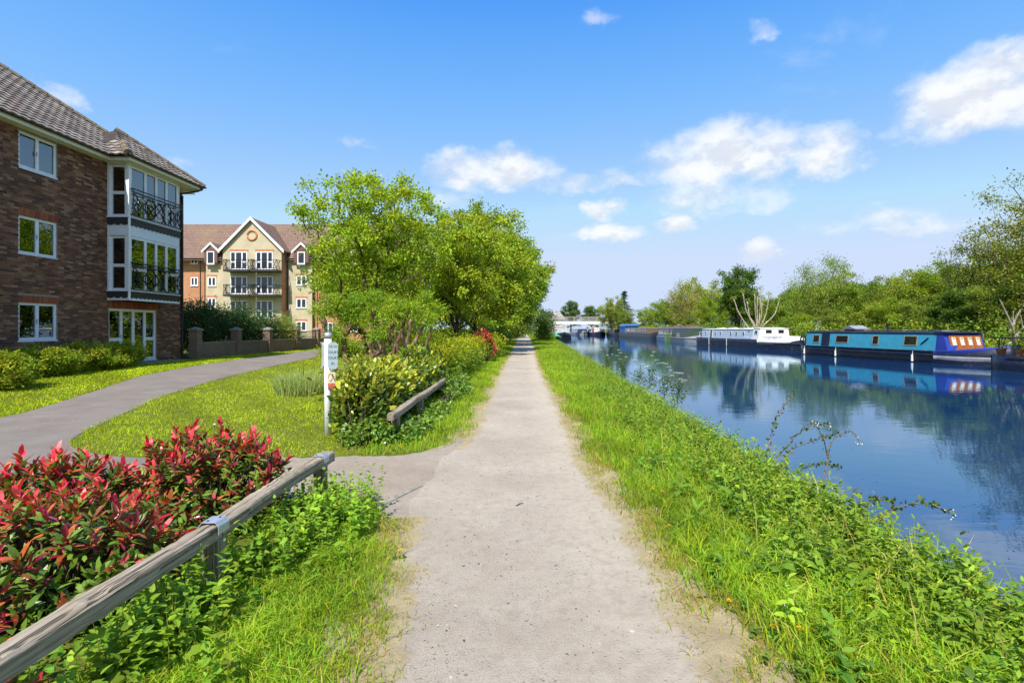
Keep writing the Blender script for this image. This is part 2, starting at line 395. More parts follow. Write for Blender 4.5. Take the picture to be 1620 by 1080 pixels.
M_BARKRED = mat_bark("reddish_bark", (.09, .05, .03), (.30, .19, .12), 7)
def mat_wood(name, c0, c1, crack=(.03, .025, .02), axis=1):
    m, t, out = newmat(name); s = [1, 1, 1]; s[axis] = .02
    co = objco(t, tuple(s)); n1 = t.noise(co, 75, 6, .6, .3); n2 = t.noise(co, 16, 3, .5, .15)
    c = t.mix(t.smooth(n1, .3, .7), (*c0, 1), (*c1, 1))
    ck = t.smooth(t.math("ABSOLUTE", t.math("SUBTRACT", n2, .5)), .016, .0)
    c = t.mix(t.math("MULTIPLY", ck, .8), c, (*crack, 1))
    big = t.noise(objco(t), 3.0, 4); c = t.mix(t.math("MULTIPLY", t.smooth(big, .5, .7), .4), c, (.16, .13, .085, 1))
    h = t.math("SUBTRACT", n1, t.math("MULTIPLY", ck, 1.5))
    p = principled(t, c, .85, .15, 0, bump(t, h, .9, .006)); t.l.new(p.outputs[0], out.inputs[0]); return m
M_RAIL = mat_wood("weathered_rail", (.19, .15, .10), (.42, .35, .26))
M_POST = mat_wood("weathered_post", (.14, .115, .08), (.36, .31, .24), axis=2)

# ------------------------------------------------------------------ ground, water, paths
WATER = -0.25
def sstep(a, b, x):
    t = np.clip((np.asarray(x, float) - a) / (b - a), 0, 1); return t * t * (3 - 2 * t)
def bank_l(Y): return np.interp(Y, [-60, 0, 6, 15, 30, 60, 88, 120, 150, 400, 3000], [2.7, 2.7, 2.72, 2.95, 3.4, 4.4, 4.9, 6.4, 7.4, 9, 40])
def bank_r(Y): return np.interp(Y, [-60, 90, 120, 160, 400, 3000], [25.2, 25.4, 26.8, 28, 30, 61])
def path_l(Y): return np.interp(Y, [-30, 1, 2.3, 3.9, 4.6, 6.3, 7.2, 9.3, 14.4, 21, 47, 140], [-.5, -.58, -.645, -.85, -.95, -.95, -.74, -.76, -.77, -.79, -.70, -.3])
def path_r(Y): return np.interp(Y, [-30, 1, 2.3, 4.2, 6.5, 9.3, 14.4, 21, 47, 140], [.99, .98, .96, .84, .71, .74, .72, .70, 1.0, 1.7])
def height(X, Y):
    X = np.asarray(X, float); Y = np.asarray(Y, float)
    z = .22 * sstep(8, 14, -X) * sstep(8, 17, Y)
    z = z + .25 * sstep(26.5, 33, X) + .12 * sstep(25.3, 26.5, X)
    return z
def make_ground():
    uL = np.concatenate([[-1500, -700, -350, -180, -110, -80], np.arange(-60, -24, 3.), np.arange(-24, -8, 1.), np.arange(-8, .01, .25)])
    drop = [(.12, -.12), (.25, -.42), (.5, -1.0)]
    uR = np.concatenate([np.arange(0, 6, .75), np.arange(6, 40, 4.), [40, 60, 100, 180, 350, 700, 1500]])
    Ys = np.concatenate([[-60, -30, -15], np.arange(-8, 24, .5), np.arange(24, 70, 1.5), np.arange(70, 180, 6.), [200, 260, 340, 450, 600, 900, 1400, 2200, 3000]])
    rows = []
    for y in Ys:
        bl, br = float(bank_l(y)), float(bank_r(y))
        wob = .10 * math.sin(y * 1.7) + .06 * math.sin(y * 4.3 + 1)
        L = [(bl + u + (wob if u > -.6 else 0), y, float(height(bl + u, y))) for u in uL]
        M = [(bl + wob + a, y, b) for a, b in drop] + [(br - a, y, b) for a, b in drop[::-1]]
        Rr = [(br + u, y, float(height(br + u, y))) for u in uR]
        rows.append(L + M + Rr)
    V = np.array(rows); ny, nx = V.shape[:2]
    i = np.arange(ny - 1)[:, None] * nx; j = np.arange(nx - 1)[None]
    F = np.stack([i + j, i + j + 1, i + nx + j + 1, i + nx + j], -1).reshape(-1, 4)
    m, t, out = newmat("turf_soil"); co = objco(t)
    n = t.noise(co, 1.1, 8, .62); n2 = t.noise(co, 34, 5, .7)
    c = t.ramp(n, [(.30, (.095, .115, .018)), (.5, (.14, .165, .022)), (.7, (.19, .19, .04))])
    c = t.mix(t.math("MULTIPLY", t.smooth(n2, .35, .75), .55), c, (.055, .075, .016, 1))
    p = principled(t, c, .95, .1, 0, bump(t, n2, .8, .03)); t.l.new(p.outputs[0], out.inputs[0])
    o = lobj("ground", build_mesh("ground", V.reshape(-1, 3), [F], [m], smooth=True)); tag(o, "grassy ground beside the canal", kind="structure")
make_ground()

def strip(name, rows, m, kind="structure", label=None):
    V = np.array(rows); ny, nx = V.shape[:2]
    i = np.arange(ny - 1)[:, None] * nx; j = np.arange(nx - 1)[None]
    F = np.stack([i + j, i + j + 1, i + nx + j + 1, i + nx + j], -1).reshape(-1, 4)
    o = lobj(name, build_mesh(name, V.reshape(-1, 3), [F], [m], smooth=True)); return tag(o, label, kind=kind)

# water: one sheet between the banks, slightly rippled
m, t, out = newmat("canal_water"); co = objco(t)
rp = t.noise(t.scalev(co, (1.0, 2.6, 1)), 1.5, 3, .5, .2); r2 = t.noise(t.scalev(co, (1, 2.2, 1)), 6.5, 3, .55)
calm = t.smooth(t.noise(co, .09, 3, .5), .35, .7)
hgt = t.math("ADD", rp, t.math("MULTIPLY", r2, t.math("MULTIPLY_ADD", calm, .16, .06)))
nm = bump(t, hgt, .020, .12)
cw = t.mix(t.smooth(t.noise(co, .25, 4), .35, .7), (.005, .032, .105, 1), (.009, .038, .118, 1))
dif = t.new("ShaderNodeBsdfDiffuse"); t.put(dif.inputs[0], cw); t.put(dif.inputs["Normal"], nm)
gl = t.new("ShaderNodeBsdfGlossy"); gl.inputs["Color"].default_value = (.74, .92, 1.0, 1); gl.inputs["Roughness"].default_value = .01; t.put(gl.inputs["Normal"], nm)
fr = t.new("ShaderNodeFresnel"); fr.inputs[0].default_value = 2.15; t.put(fr.inputs["Normal"], nm)
ms = t.new("ShaderNodeMixShader"); t.l.new(fr.outputs[0], ms.inputs[0]); t.l.new(dif.outputs[0], ms.inputs[1]); t.l.new(gl.outputs[0], ms.inputs[2]); t.l.new(ms.outputs[0], out.inputs[0])
rows = []
for y in np.concatenate([[-60, -20], np.arange(0, 60, 4.), np.arange(60, 240, 15.), [300, 450, 700, 1200, 3000]]):
    a, b = float(bank_l(y)), float(bank_r(y)); rows.append([(a + (b - a) * f + (f * 2 - 1) * .25 - .0, y, WATER) for f in np.linspace(0, 1, 7)])
strip("water", rows, m, label="calm blue canal water reflecting the sky")

# towpath: worn gravel over a dusty soil margin
def edge_noise(y, s, a):
    return a * (math.sin(y * 2.1 + s) * .5 + math.sin(y * 5.3 + 2 * s) * .3 + math.sin(y * 11.7 + 3 * s) * .25 + math.sin(y * 23. + s) * .15)
ys = np.concatenate([np.arange(-8, 14, .08), np.arange(14, 40, .4), np.arange(40, 150, 2.)])
m, t, out = newmat("dry_soil"); co = objco(t); n = t.noise(co, 5, 8, .7); n2 = t.noise(co, 60, 6, .7)
c = t.ramp(n, [(.3, (.27, .21, .115)), (.55, (.38, .30, .17)), (.75, (.44, .36, .21))])
c = t.mix(t.math("MULTIPLY", t.smooth(n2, .4, .7), .4), c, (.18, .14, .09, 1))
p = principled(t, c, .95, .1, 0, bump(t, n2, .8, .015)); t.l.new(p.outputs[0], out.inputs[0]); M_SOIL = m
rows = [[(x, y, .004) for x in np.linspace(float(path_l(y)) - .26 - .10 * (y < 4.4) + edge_noise(y, 1, .12), float(path_r(y)) + .25 * (1.2 if 2 < y < 14 else .7) + edge_noise(y, 4, .12), 7)] for y in ys]
strip("soil_margin", rows, M_SOIL, label="dusty brown soil along both edges of the towpath")
def gravel_nodes(t, co, stops, dirt, soilmix=None):
    n = t.noise(co, .8, 8, .65); fine = t.noise(co, 110, 4, .8); mid = t.noise(co, 11, 7, .7)
    c = t.ramp(n, stops); c = t.mix(t.math("MULTIPLY", t.smooth(mid, .42, .72), .5), c, (*dirt, 1))
    c = t.mix(t.math("MULTIPLY", t.smooth(fine, .46, .70), .65), c, (.17, .15, .13, 1)); c = t.mix(t.math("MULTIPLY", t.smooth(fine, .40, .26), .5), c, (.58, .53, .46, 1))
    h = fine
    for sc_, th, col_, am in ((38, .80, (.15, .145, .14), .75), (55, .72, (.24, .21, .18), .7), (85, .70, (.60, .56, .50), .5), (26, .93, (.12, .12, .125), .8)):
        v = t.new("ShaderNodeTexVoronoi"); t.put(v.inputs["Vector"], co); v.inputs["Scale"].default_value = sc_
        k = t.math("MULTIPLY", t.smooth(t.math("ADD", v.outputs["Distance"], t.math("MULTIPLY", t.math("SUBTRACT", fine, .5), .25)), .36, .22), t.math("GREATER_THAN", v.outputs["Color"], th))
        k = t.math("MULTIPLY", k, t.math("MULTIPLY_ADD", t.smooth(t.noise(co, 1.7, 4), .38, .62), .8, .2))
        c = t.mix(t.math("MULTIPLY", k, am), c, (*col_, 1)); h = t.math("ADD", h, t.math("MULTIPLY", k, .5))
    return c, t.math("ADD", h, mid), mid
m, t, out = newmat("towpath_gravel"); co = objco(t)
c, hb, mid = gravel_nodes(t, co, [(.3, (.345, .285, .215)), (.52, (.43, .365, .285)), (.72, (.49, .425, .335))], (.30, .24, .175))
sx = t.new("ShaderNodeSeparateXYZ"); t.put(sx.inputs[0], co); side = t.smooth(t.math("ADD", sx.outputs[0], t.math("MULTIPLY", t.math("SUBTRACT", t.noise(co, 1.3, 5, .6), .5), .9)), .10, .55)
c = t.mix(t.math("MULTIPLY", side, .55), c, t.mix(t.smooth(mid, .35, .7), (.50, .425, .325, 1), (.40, .335, .25, 1)))
stain = t.smooth(t.noise(t.scalev(co, (1, .45, 1)), 2.3, 6, .65), .56, .74); c = t.mix(t.math("MULTIPLY", stain, .35), c, (.25, .215, .175, 1))
ea = t.new("ShaderNodeAttribute", attribute_name="Col"); es = t.new("ShaderNodeSeparateColor"); t.put(es.inputs[0], ea.outputs[0])
ed = t.smooth(t.math("ADD", es.outputs[0], t.math("MULTIPLY", t.math("SUBTRACT", t.noise(co, 4.5, 7, .7), .5), 1.5)), .40, .75)
sn = t.noise(co, 60, 6, .7); soil = t.ramp(t.noise(co, 5, 8, .7), [(.3, (.30, .235, .135)), (.55, (.41, .33, .19)), (.75, (.46, .38, .23))]); soil = t.mix(t.math("MULTIPLY", t.smooth(sn, .4, .7), .4), soil, (.20, .155, .10, 1))
p = principled(t, t.mix(ed, c, soil), .95, .12, 0, bump(t, hb, .8, .012)); t.l.new(p.outputs[0], out.inputs[0]); M_PATH = m
rows = []; cols = []
for y in ys:
    a_, b_ = float(path_l(y)) - .05 + edge_noise(y, 2, .05), float(path_r(y)) + .05 + edge_noise(y, 5, .05)
    rows.append([(x, y, .008) for x in (a_, a_ + .12, a_ + .30, a_ * .5 + b_ * .5, b_ - .30, b_ - .12, b_)]); lf = 0.0 if 4.35 < y < 6.75 else 1.0; cols += [(lf, 1, 1), (.6 * lf, 0, 0), (0, 0, 0), (0, 0, 0), (0, 0, 0), (.6, 0, 0), (1, 1, 1)]
o = strip("towpath", rows, m, label="straight pale gravel towpath running beside the canal")
ca = o.data.attributes.new("Col", "FLOAT_COLOR", "POINT"); ca.data.foreach_set("color", np.concatenate([np.array(cols, np.float32), np.ones((len(cols), 1), np.float32)], 1).ravel())

# gravel apron from the towpath to the asphalt path
m, t, out = newmat("apron_gravel"); co = objco(t)
c, hb, mid = gravel_nodes(t, co, [(.3, (.29, .23, .17)), (.55, (.37, .305, .235)), (.75, (.42, .355, .28))], (.25, .195, .14))
p = principled(t, c, .95, .1, 0, bump(t, hb, .8, .01)); t.l.new(p.outputs[0], out.inputs[0])
xs = np.concatenate([np.arange(-3.3, -1.0, .06), [-.9, -.7]]); rows = []
for x in xs:
    lo = np.interp(x, [-3.3, -2.4, -2.0, -1.6, -1.15, -.9], [4.92, 4.9, 4.78, 4.6, 4.2, 3.9]) + edge_noise(x * 3, 1, .05)
    hi = np.interp(x, [-3.3, -2.4, -1.7, -1.3, -1.15, -.9], [6.3, 6.38, 6.42, 6.6, 6.9, 7.5]) + edge_noise(x * 3, 2, .05)
    rows.append([(x, y, .0065) for y in np.linspace(hi, lo, 7)])
strip("gravel_apron", rows, m, label="worn gravel apron joining the towpath to the asphalt path")
# asphalt path
m, t, out = newmat("asphalt"); co = objco(t); n = t.noise(co, 1.2, 8, .65); fine = t.noise(co, 120, 5, .8)
c = t.ramp(n, [(.3, (.185, .155, .13)), (.6, (.25, .212, .18)), (.8, (.29, .25, .215))])
c = t.mix(t.math("MULTIPLY", t.smooth(fine, .4, .7), .6), c, (.09, .083, .078, 1)); c = t.mix(t.math("MULTIPLY", t.smooth(fine, .35, .2), .5), c, (.26, .25, .24, 1))
p = principled(t, c, .9, .2, 0, bump(t, fine, .8, .008)); t.l.new(p.outputs[0], out.inputs[0])
def resample(pts, n):
    P = np.array(pts, float); d = np.concatenate([[0], np.cumsum(np.linalg.norm(np.diff(P, axis=0), axis=1))]); s = np.linspace(0, d[-1], n)
    # smooth with a small kernel so that the curve has no corners
    Q = np.stack([np.interp(s, d, P[:, k]) for k in range(2)], -1)
    for _ in range(6): Q[1:-1] = (Q[:-2] + 2 * Q[1:-1] + Q[2:]) / 4
    return Q
INNER = resample([(-3.05, 6.3), (-4.2, 6.22), (-5.2, 6.35), (-6.0, 6.75), (-6.5, 7.25), (-6.8, 7.9), (-7.3, 9.2), (-8.46, 11.9), (-9.4, 15.5), (-10.2, 20.9), (-11, 28), (-11.4, 34), (-11.8, 44)], 160)
OUTER = resample([(-3.05, 4.93), (-3.6, 3.4), (-4.4, 1.0), (-6.5, -2.0), (-9.5, -2.0), (-9.4, 4.0), (-9.1, 8.9), (-10.3, 11.9), (-11.7, 15.6), (-12.7, 20.9), (-13.2, 28), (-13.4, 34), (-13.7, 44)], 160)
# outer edge resampled so that rows stay roughly across the path
rows = []
for a, b in zip(INNER, OUTER):
    r_ = []
    for f in np.linspace(0, 1, 9):
        q = a * (1 - f) + b * f; r_.append((q[0], q[1], float(height(q[0], q[1])) + .012))
    rows.append(r_)
strip("asphalt_path", rows, m, label="grey asphalt path curving past the brick flats")
eb = MB()
for k in range(0, 120):
    a, b = INNER[k], INNER[k + 1]; d = b - a; nn = np.array((-d[1], d[0])) / np.linalg.norm(d) * .05
    za = float(height(*a)); eb.obox((a[0] - nn[0] * .2, a[1] - nn[1] * .2, za - .03), (d[0] * .97, d[1] * .97, 0), (-nn[0] * -1, -nn[1] * -1, 0), (0, 0, .04))
o = eb.w("path_edging", mat_plain("edging_concrete", (.26, .235, .19), .9, .1, var=.25, nscale=12)); tag(o, "thin concrete edging between lawn and asphalt path", kind="structure")
# flush edging strip in the apron
o = MB().obox((-1.40, 4.42, .0), (.07, 0, 0), (.32, 1.25 * .62, 0), (0, 0, .016)).w("edging_strip", MATS["edging_concrete"]); tag(o, "flush concrete strip set across the gravel apron", kind="structure")

# stones lying in the path
def stones():
    n = 3000; Y = 1.6 + rng.exponential(1.9, n); X = rng.normal(-.12, .30, n) + rng.uniform(-.3, .45, n) * (rng.random(n) < .4)
    ok = (np.sin(X * 4.1 + 1.7 * np.sin(Y * 1.9)) * np.sin(Y * 2.7 + np.cos(X * 5)) + rng.normal(0, .45, n) > -.10) & (X > path_l(Y) + .03) & (X < path_r(Y) - .03) & (Y < 14); X, Y = X[ok], Y[ok]; n = len(X)
    base = np.array([(1, 0, 0), (.45, .8, 0), (-.5, .75, 0), (-1, -.1, 0), (-.4, -.85, 0), (.55, -.7, 0), (.55, .25, 1), (-.3, .4, 1), (-.25, -.4, 1), (.4, -.35, .9)])
    F5 = [np.array([[0, 1, 6], [1, 2, 7], [2, 3, 7], [3, 4, 8], [4, 5, 9], [5, 0, 6], [5, 6, 9], [4, 9, 8], [3, 8, 7], [1, 7, 6]]), np.array([[6, 7, 8, 9]])]
    s = rng.lognormal(-5.2, .5, n).clip(.0025, .016); a = rng.uniform(0, 6.28, n)
    jit = rng.uniform(.45, 1.45, (n, 10, 3)); B = base[None] * jit * s[:, None, None]; B[..., 1] *= rng.uniform(.5, .9, (n, 1)); B[..., 2] *= .22
    ca, sa = np.cos(a)[:, None], np.sin(a)[:, None]
    V = np.stack([B[..., 0] * ca - B[..., 1] * sa + X[:, None], B[..., 0] * sa + B[..., 1] * ca + Y[:, None], B[..., 2] + .0075], -1)
    off = (np.arange(n) * 10)[:, None, None]
    dark = rng.random(n) < .68; c = np.where(dark[:, None], jitcol((.10, .095, .09), n, .3, .03), jitcol((.36, .31, .25), n, .25, .05))
    tag(lobj("gravel_stones", build_mesh("gravel_stones", V.reshape(-1, 3), [(f[None] + off).reshape(-1, f.shape[1]) for f in F5], [mat_attr("stone", .8, .25, 90, .3, .3)], np.repeat(c, 10, 0))), "dark flint chips and pale stones bedded in the towpath", kind="stuff")
stones()

# ------------------------------------------------------------------ near block of flats (left)
FX, FY0, FY1, FZ = -15.4, 4.0, 23.2, .2       # facade plane, its two ends, its foot
flats = empty("brick_flats", (-20, 14, FZ), "dark brown brick block of flats with white glazed corner bay and tiled hip roof", "building", "blocks of flats beside the path")
BRICKCOL = [(.115, .065, .045), (.15, .085, .058), (.085, .050, .040), (.185, .12, .08), (.060, .043, .040), (.21, .15, .105)]
M_BRICKFAR = mat_bricktex("dark_brickwork", (.13, .075, .052), (.17, .11, .075), (.26, .215, .17), axis="y")
M_REDBRICK = mat_attr("red_brick", .9, .12, 55, .3, .4, .003)

def brick_face(holes, y0, y1, z0, z1):
    """facade facing +x: courses of bricks clipped at the openings; returns centres, half sizes, whole flags"""
    C, H, W_ = [], [], []
    k = 0; z = z0
    while z + .065 < z1:
        y = y0 - (.1125 if k % 2 else 0.0)
        hs = [(a, b) for a, b, c, d in holes if not (d <= z + .005 or c >= z + .06)]
        while y < y1:
            segs = [(max(y, y0), min(y + .215, y1))]
            for a, b in hs:
                ns = []
                for p, q in segs:
                    if b <= p or a >= q: ns.append((p, q)); continue
                    if a > p: ns.append((p, a))
                    if b < q: ns.append((b, q))
                segs = ns
            for p, q in segs:
                if q - p > .03:
                    C.append((FX, (p + q) / 2, z + .0325)); H.append((.0, (q - p) / 2, .0325)); W_.append(q - p > .214)
            y += .225
        z += .075; k += 1
    return np.array(C), np.array(H), np.array(W_)

WY0, WY1 = 15.66, 16.98
WINS = [(1.24, 2.42), (3.92, 5.10), (6.58, 7.70)]
DOOR = (19.07, 21.58, .34, 2.37)
holes = [(WY0, WY1, a, b) for a, b in WINS] + [DOOR, (19.0, 21.84, 2.66, 7.8)]
holes_all = holes + [(WY0 - .02, WY1 + .02, WINS[i][1], WINS[i][1] + .22) for i in (0, 1)] + [(19.0, 21.65, 2.37, 2.66)]
# masonry: backing cut round the openings, in cells
wall = MB()
ysb = sorted({FY0, FY1, WY0, WY1, DOOR[0], DOOR[1], 19.0, 21.84}); zsb = sorted({FZ - .3, 7.8, 2.66, *[q for a in WINS for q in a], DOOR[2], DOOR[3]})
for a, b in zip(ysb[:-1], ysb[1:]):
    for c, d in zip(zsb[:-1], zsb[1:]):
        if any(h[0] <= a and h[1] >= b and h[2] <= c + 1e-6 and h[3] >= d - 1e-6 for h in holes[:5]): continue
        wall.box((FX - .30, a, c), (FX - .006, b, d))
o_wall = wall.w("wall", M_MORTAR, flats)
body = MB(); body.box((-26, FY0, FZ - .3), (FX - .62, FY1, 7.8)); body.box((FX - .62, FY1 - .3, FZ - .3), (FX - .30, FY1, 7.8)); body.box((FX - .62, FY0, FZ - .3), (FX - .30, FY0 + .3, 7.8))
body.w("side_wall", M_BRICKFAR, flats)
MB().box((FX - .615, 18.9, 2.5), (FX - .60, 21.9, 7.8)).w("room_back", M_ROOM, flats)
C, H, whole = brick_face(holes_all, 9.0, FY1, .08, 7.75)
H = H.copy(); H[:, 0] = .006 + rng.uniform(-.0015, .002, len(H)); C = C.copy()
ci = rng.choice(6, len(C), p=[.26, .24, .18, .14, .11, .07]); bc = np.array((1.65, 1.38, 1.18)) * np.array(BRICKCOL)[ci] * rng.uniform(.8, 1.25, (len(C), 1))
ux, uy, uz = np.array((0, 1., 0)), np.array((1., 0, 0)), np.array((0, 0, 1.))
dist = np.hypot(C[:, 1], FX) + 10 * ((C[:, 1] < 15.25) | (C[:, 1] > 18.9) | (C[:, 2] < 1.15)) + 50 * (~whole)
near = np.argsort(dist)[:300]; rest = np.ones(len(C), bool); rest[near] = False
Vb, Fb = boxes_np(C[rest], H[rest][:, [1, 0, 2]], ux, uy, uz)
tag(wobj("brickwork", build_mesh("brickwork", Vb, Fb, [M_BRICK], np.repeat(bc[rest], 8, 0)), o_wall), kind="stuff")
bm_ = []
for c in np.array(BRICKCOL) * np.array((1.65, 1.38, 1.18)):
    v, f = boxes_np(np.zeros((1, 3)), np.array([[.1075, .0065, .0325]]), ux, uy, uz); bm_.append(build_mesh("brick", v, f, [M_BRICK], np.tile(np.array(c), (8, 1))))
for i in near:
    o = wobj("brick", bm_[ci[i]], o_wall); o.location = C[i]
# red soldier lintels
for a, b, z0, z1 in [(WY0 - .02, WY1 + .02, WINS[0][1], WINS[0][1] + .22), (WY0 - .02, WY1 + .02, WINS[1][1], WINS[1][1] + .22), (19.0, 21.62, 2.375, 2.66)]:
    MB().box((FX - .25, a, z0), (FX - .007, b, z1)).w("lintel", M_MORTAR, flats)
    lint = flats.children[-1]
    n_ = int((b - a) / .075)
    redm = []
    for c in [(.33, .10, .05), (.27, .08, .045), (.38, .13, .06)]:
        v, f = boxes_np(np.zeros((1, 3)), np.array([[.0325, .007, (z1 - z0) / 2 - .005]]), ux, uy, uz); redm.append(build_mesh("brick", v, f, [M_REDBRICK], np.tile(np.array(c), (8, 1))))
    for k in range(n_):
        o = wobj("brick", redm[random.randrange(3)], lint); o.location = (FX + random.uniform(0, .002), a + (b - a) * (k + .5) / n_, (z0 + z1) / 2)

def window(parent, o, u, n, wdt, hgt, lights=(1, 1), sill=True, fr=.055, transom=None, name="window", curtain=None, blinds=False, handle=True, glass=None, room=.5, depth=.06):
    """a glazed frame: corner o, width axis u, outward normal n; lights: relative widths; transom: per light, a height fraction or None"""
    o, u, n = (np.asarray(q, float) for q in (o, u, n)); z = np.array((0, 0, 1.)); glass = glass or M_GLASS
    f = MB(); dn = n * depth
    def bx(a, b, c, d, off=0.0, dd=None): f.obox(o + u * a + z * c + n * off - dn, u * (b - a), (dn if dd is None else n * dd), z * (d - c))
    bx(0, wdt, 0, fr); bx(0, wdt, hgt - fr, hgt); bx(0, fr, fr, hgt - fr); bx(wdt - fr, wdt, fr, hgt - fr)
    tot = sum(lights); xs = [0.0]
    for l_ in lights: xs.append(xs[-1] + wdt * l_ / tot)
    panes = []
    for i, l_ in enumerate(lights):
        a = xs[i] + (fr if i == 0 else fr * .5); b = xs[i + 1] - (fr if i == len(lights) - 1 else fr * .5)
        if i: bx(xs[i] - fr * .5, xs[i] + fr * .5, fr, hgt - fr, .0)
        tr = transom[i] if transom else None
        spans = [(fr, hgt - fr)] if tr is None else [(fr, hgt * tr - fr * .5), (hgt * tr + fr * .5, hgt - fr)]
        if tr is not None: bx(a, b, hgt * tr - fr * .5, hgt * tr + fr * .5)
        for c, d in spans:
            s = .028                                   # sash bead, a little proud
            for q in ((a, b, c, c + s), (a, b, d - s, d), (a, a + s, c + s, d - s), (b - s, b, c + s, d - s)): bx(*q, .012, depth * .7)
            panes.append((a + s, b - s, c + s, d - s))
    w_ = f.w(name, M_WHITE, parent)
    for a, b, c, d in panes:
        MB().obox(o + u * a + z * c - dn * .75, u * (b - a), n * .008, z * (d - c)).w("pane", glass, w_)
    if sill: MB().obox(o - u * .03 - z * .045 - dn, u * (wdt + .06), dn + n * .05, z * .043).w("sill", M_WHITE, w_)
    if handle and len(lights) > 1:
        q = o + u * (xs[1] - .05) + z * (hgt * .45); MB().obox(q + n * .013, u * .02, n * .02, z * .13).w("handle", M_STEEL, w_)
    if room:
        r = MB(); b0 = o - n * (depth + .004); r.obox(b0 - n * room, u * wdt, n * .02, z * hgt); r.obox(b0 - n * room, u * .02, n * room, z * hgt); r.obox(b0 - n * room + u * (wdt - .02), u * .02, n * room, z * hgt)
        r.obox(b0 - n * room, u * wdt, n * room, z * .02); r.obox(b0 - n * room + z * (hgt - .02), u * wdt, n * room, z * .02); r.w("dark_room_box", M_ROOM, w_)  # box behind the glass; the room's shade is put into its near-black colour
    for a, b in curtain or ():
        c = MB(); P = []; q = 26
        for k in range(q + 1):
            p = o + u * (wdt * (a + (b - a) * k / q)) - n * (depth + .10 + .025 * math.sin(k * 1.3) + .01 * math.sin(k * 3.1)); P.append(p)
        V = np.array([p + z * .03 for p in P] + [p + z * (hgt - .03) for p in P]); i = np.arange(q)
        c.add(V, [np.stack([i, i + 1, i + q + 2, i + q + 1], -1)]); c.w("curtain", M_CURTAIN, w_)
    if blinds:
        k = 0; c = MB()
        while .06 + k * .05 < hgt - .06:
            c.obox(o + u * .05 + z * (.06 + k * .05) - n * (depth + .09), u * (wdt - .1), n * .045 + z * .012, z * .004); k += 1
        c.w("blind", mat_plain("blind_slat", (.55, .55, .50), .6, .3, var=.1) if "blind_slat" not in MATS else MATS["blind_slat"], w_)
    return w_
Y_, XN = (0, 1, 0), (1, 0, 0)
window(flats, (FX - .05, WY0, WINS[0][0]), Y_, XN, WY1 - WY0, WINS[0][1] - WINS[0][0], (1, 1), blinds=True)
window(flats, (FX - .05, WY0, WINS[1][0]), Y_, XN, WY1 - WY0, WINS[1][1] - WINS[1][0], (1, 1), curtain=[(.86, .97)])
window(flats, (FX - .05, WY0, WINS[2][0]), Y_, XN, WY1 - WY0, WINS[2][1] - WINS[2][0], (1, 1), curtain=[(.70, .97)])
d_ = window(flats, (FX - .05, DOOR[0], DOOR[2]), Y_, XN, DOOR[1] - DOOR[0], DOOR[3] - DOOR[2], (1.1, 1, 1, 1.0), sill=True, fr=.07, transom=(.42, None, None, .42), name="patio_door", curtain=[(.03, .30), (.33, .64), (.72, .97)])
MB().box((FX - .05, DOOR[0] - .1, FZ - .2), (FX + .75, DOOR[1] + .9, FZ + .07)).w("door_step", MATS["edging_concrete"], flats)

# glazed bay standing out over the ground floor
BX, BY0, BY1 = -14.62, 19.0, 21.84
bay = MB()
bay.box((FX - .004, BY0 + .012, 2.66), (BX - .012, BY1 - .012, 2.84))                  # floor box
bay.box((FX - .004, BY0, 5.07), (BX, BY1, 5.50)); bay.box((FX - .004, BY0 - .004, 2.66), (BX + .004, BY1 + .004, 2.80))
bay.box((FX - .004, BY0, 7.72), (BX, BY1, 7.78))
for z0, z1 in ((3.03, 5.07), (5.78, 7.72)):
    bay.box((BX - .09, BY0 - .006, z0), (BX + .008, BY0 + .10, z1)); bay.box((FX - .002, BY0 + .003, z0), (FX + .06, BY0 + .07, z1))
    bay.box((BX - .07, BY1 - .06, z0), (BX + .003, BY1, z1)); bay.box((FX + .07, BY1 - .06, z0), (BX - .08, BY1 - .01, z1))
bay.box((FX - .003, BY0 - .05, 5.735), (BX + .06, BY1 + .02, 5.775)); bay.box((FX - .003, BY0 - .05, 2.995), (BX + .06, BY1 + .02, 3.03))
o_bay = bay.w("bay", M_PANEL, flats)
MB().box((BX + .011, BY0 - .022, 2.70), (BX + .045, BY0 + .06, 7.50)).w("corner_post", mat_plain("white_post_paint", (.85, .85, .84), .4, .4, var=.03), flats)
# panel joints
for y in (19.95, 20.9): MB().box((BX + .0005, y, 5.09), (BX + .004, y + .012, 5.48)).w("cover_strip", M_WHITE, o_bay)
def scallop(z_top, drop):
    s = MB(); r_ = .10
    def run(o, u, n, L):
        o, u, n = (np.asarray(q, float) for q in (o, u, n)); k = int(L / (2 * r_)); st = L / k; z = np.array((0, 0, 1.))
        for i in range(k):
            th = np.linspace(math.pi, 2 * math.pi, 7)
            pts = [o + u * (i * st) + z * 0, o + u * ((i + 1) * st - .001)]
            poly = [o + u * (i * st)] + [o + u * (i * st + st / 2 + st / 2 * math.cos(a) * .98) - z * (drop - r_ * .55 - r_ * .75 * math.sin(a)) for a in th] + [o + u * ((i + 1) * st - .002)]
            s.prism(poly, n * .014)
    run((BX + .010, BY0 + .065, z_top), (0, 1, 0), (1, 0, 0), BY1 - BY0 - .06); run((FX + .01, BY0 - .010, z_top), (1, 0, 0), (0, -1, 0), BX - FX - .0)
    s.w("scalloped_trim", M_DARKTRIM, flats)
scallop(5.735, .27); scallop(2.995, .24)
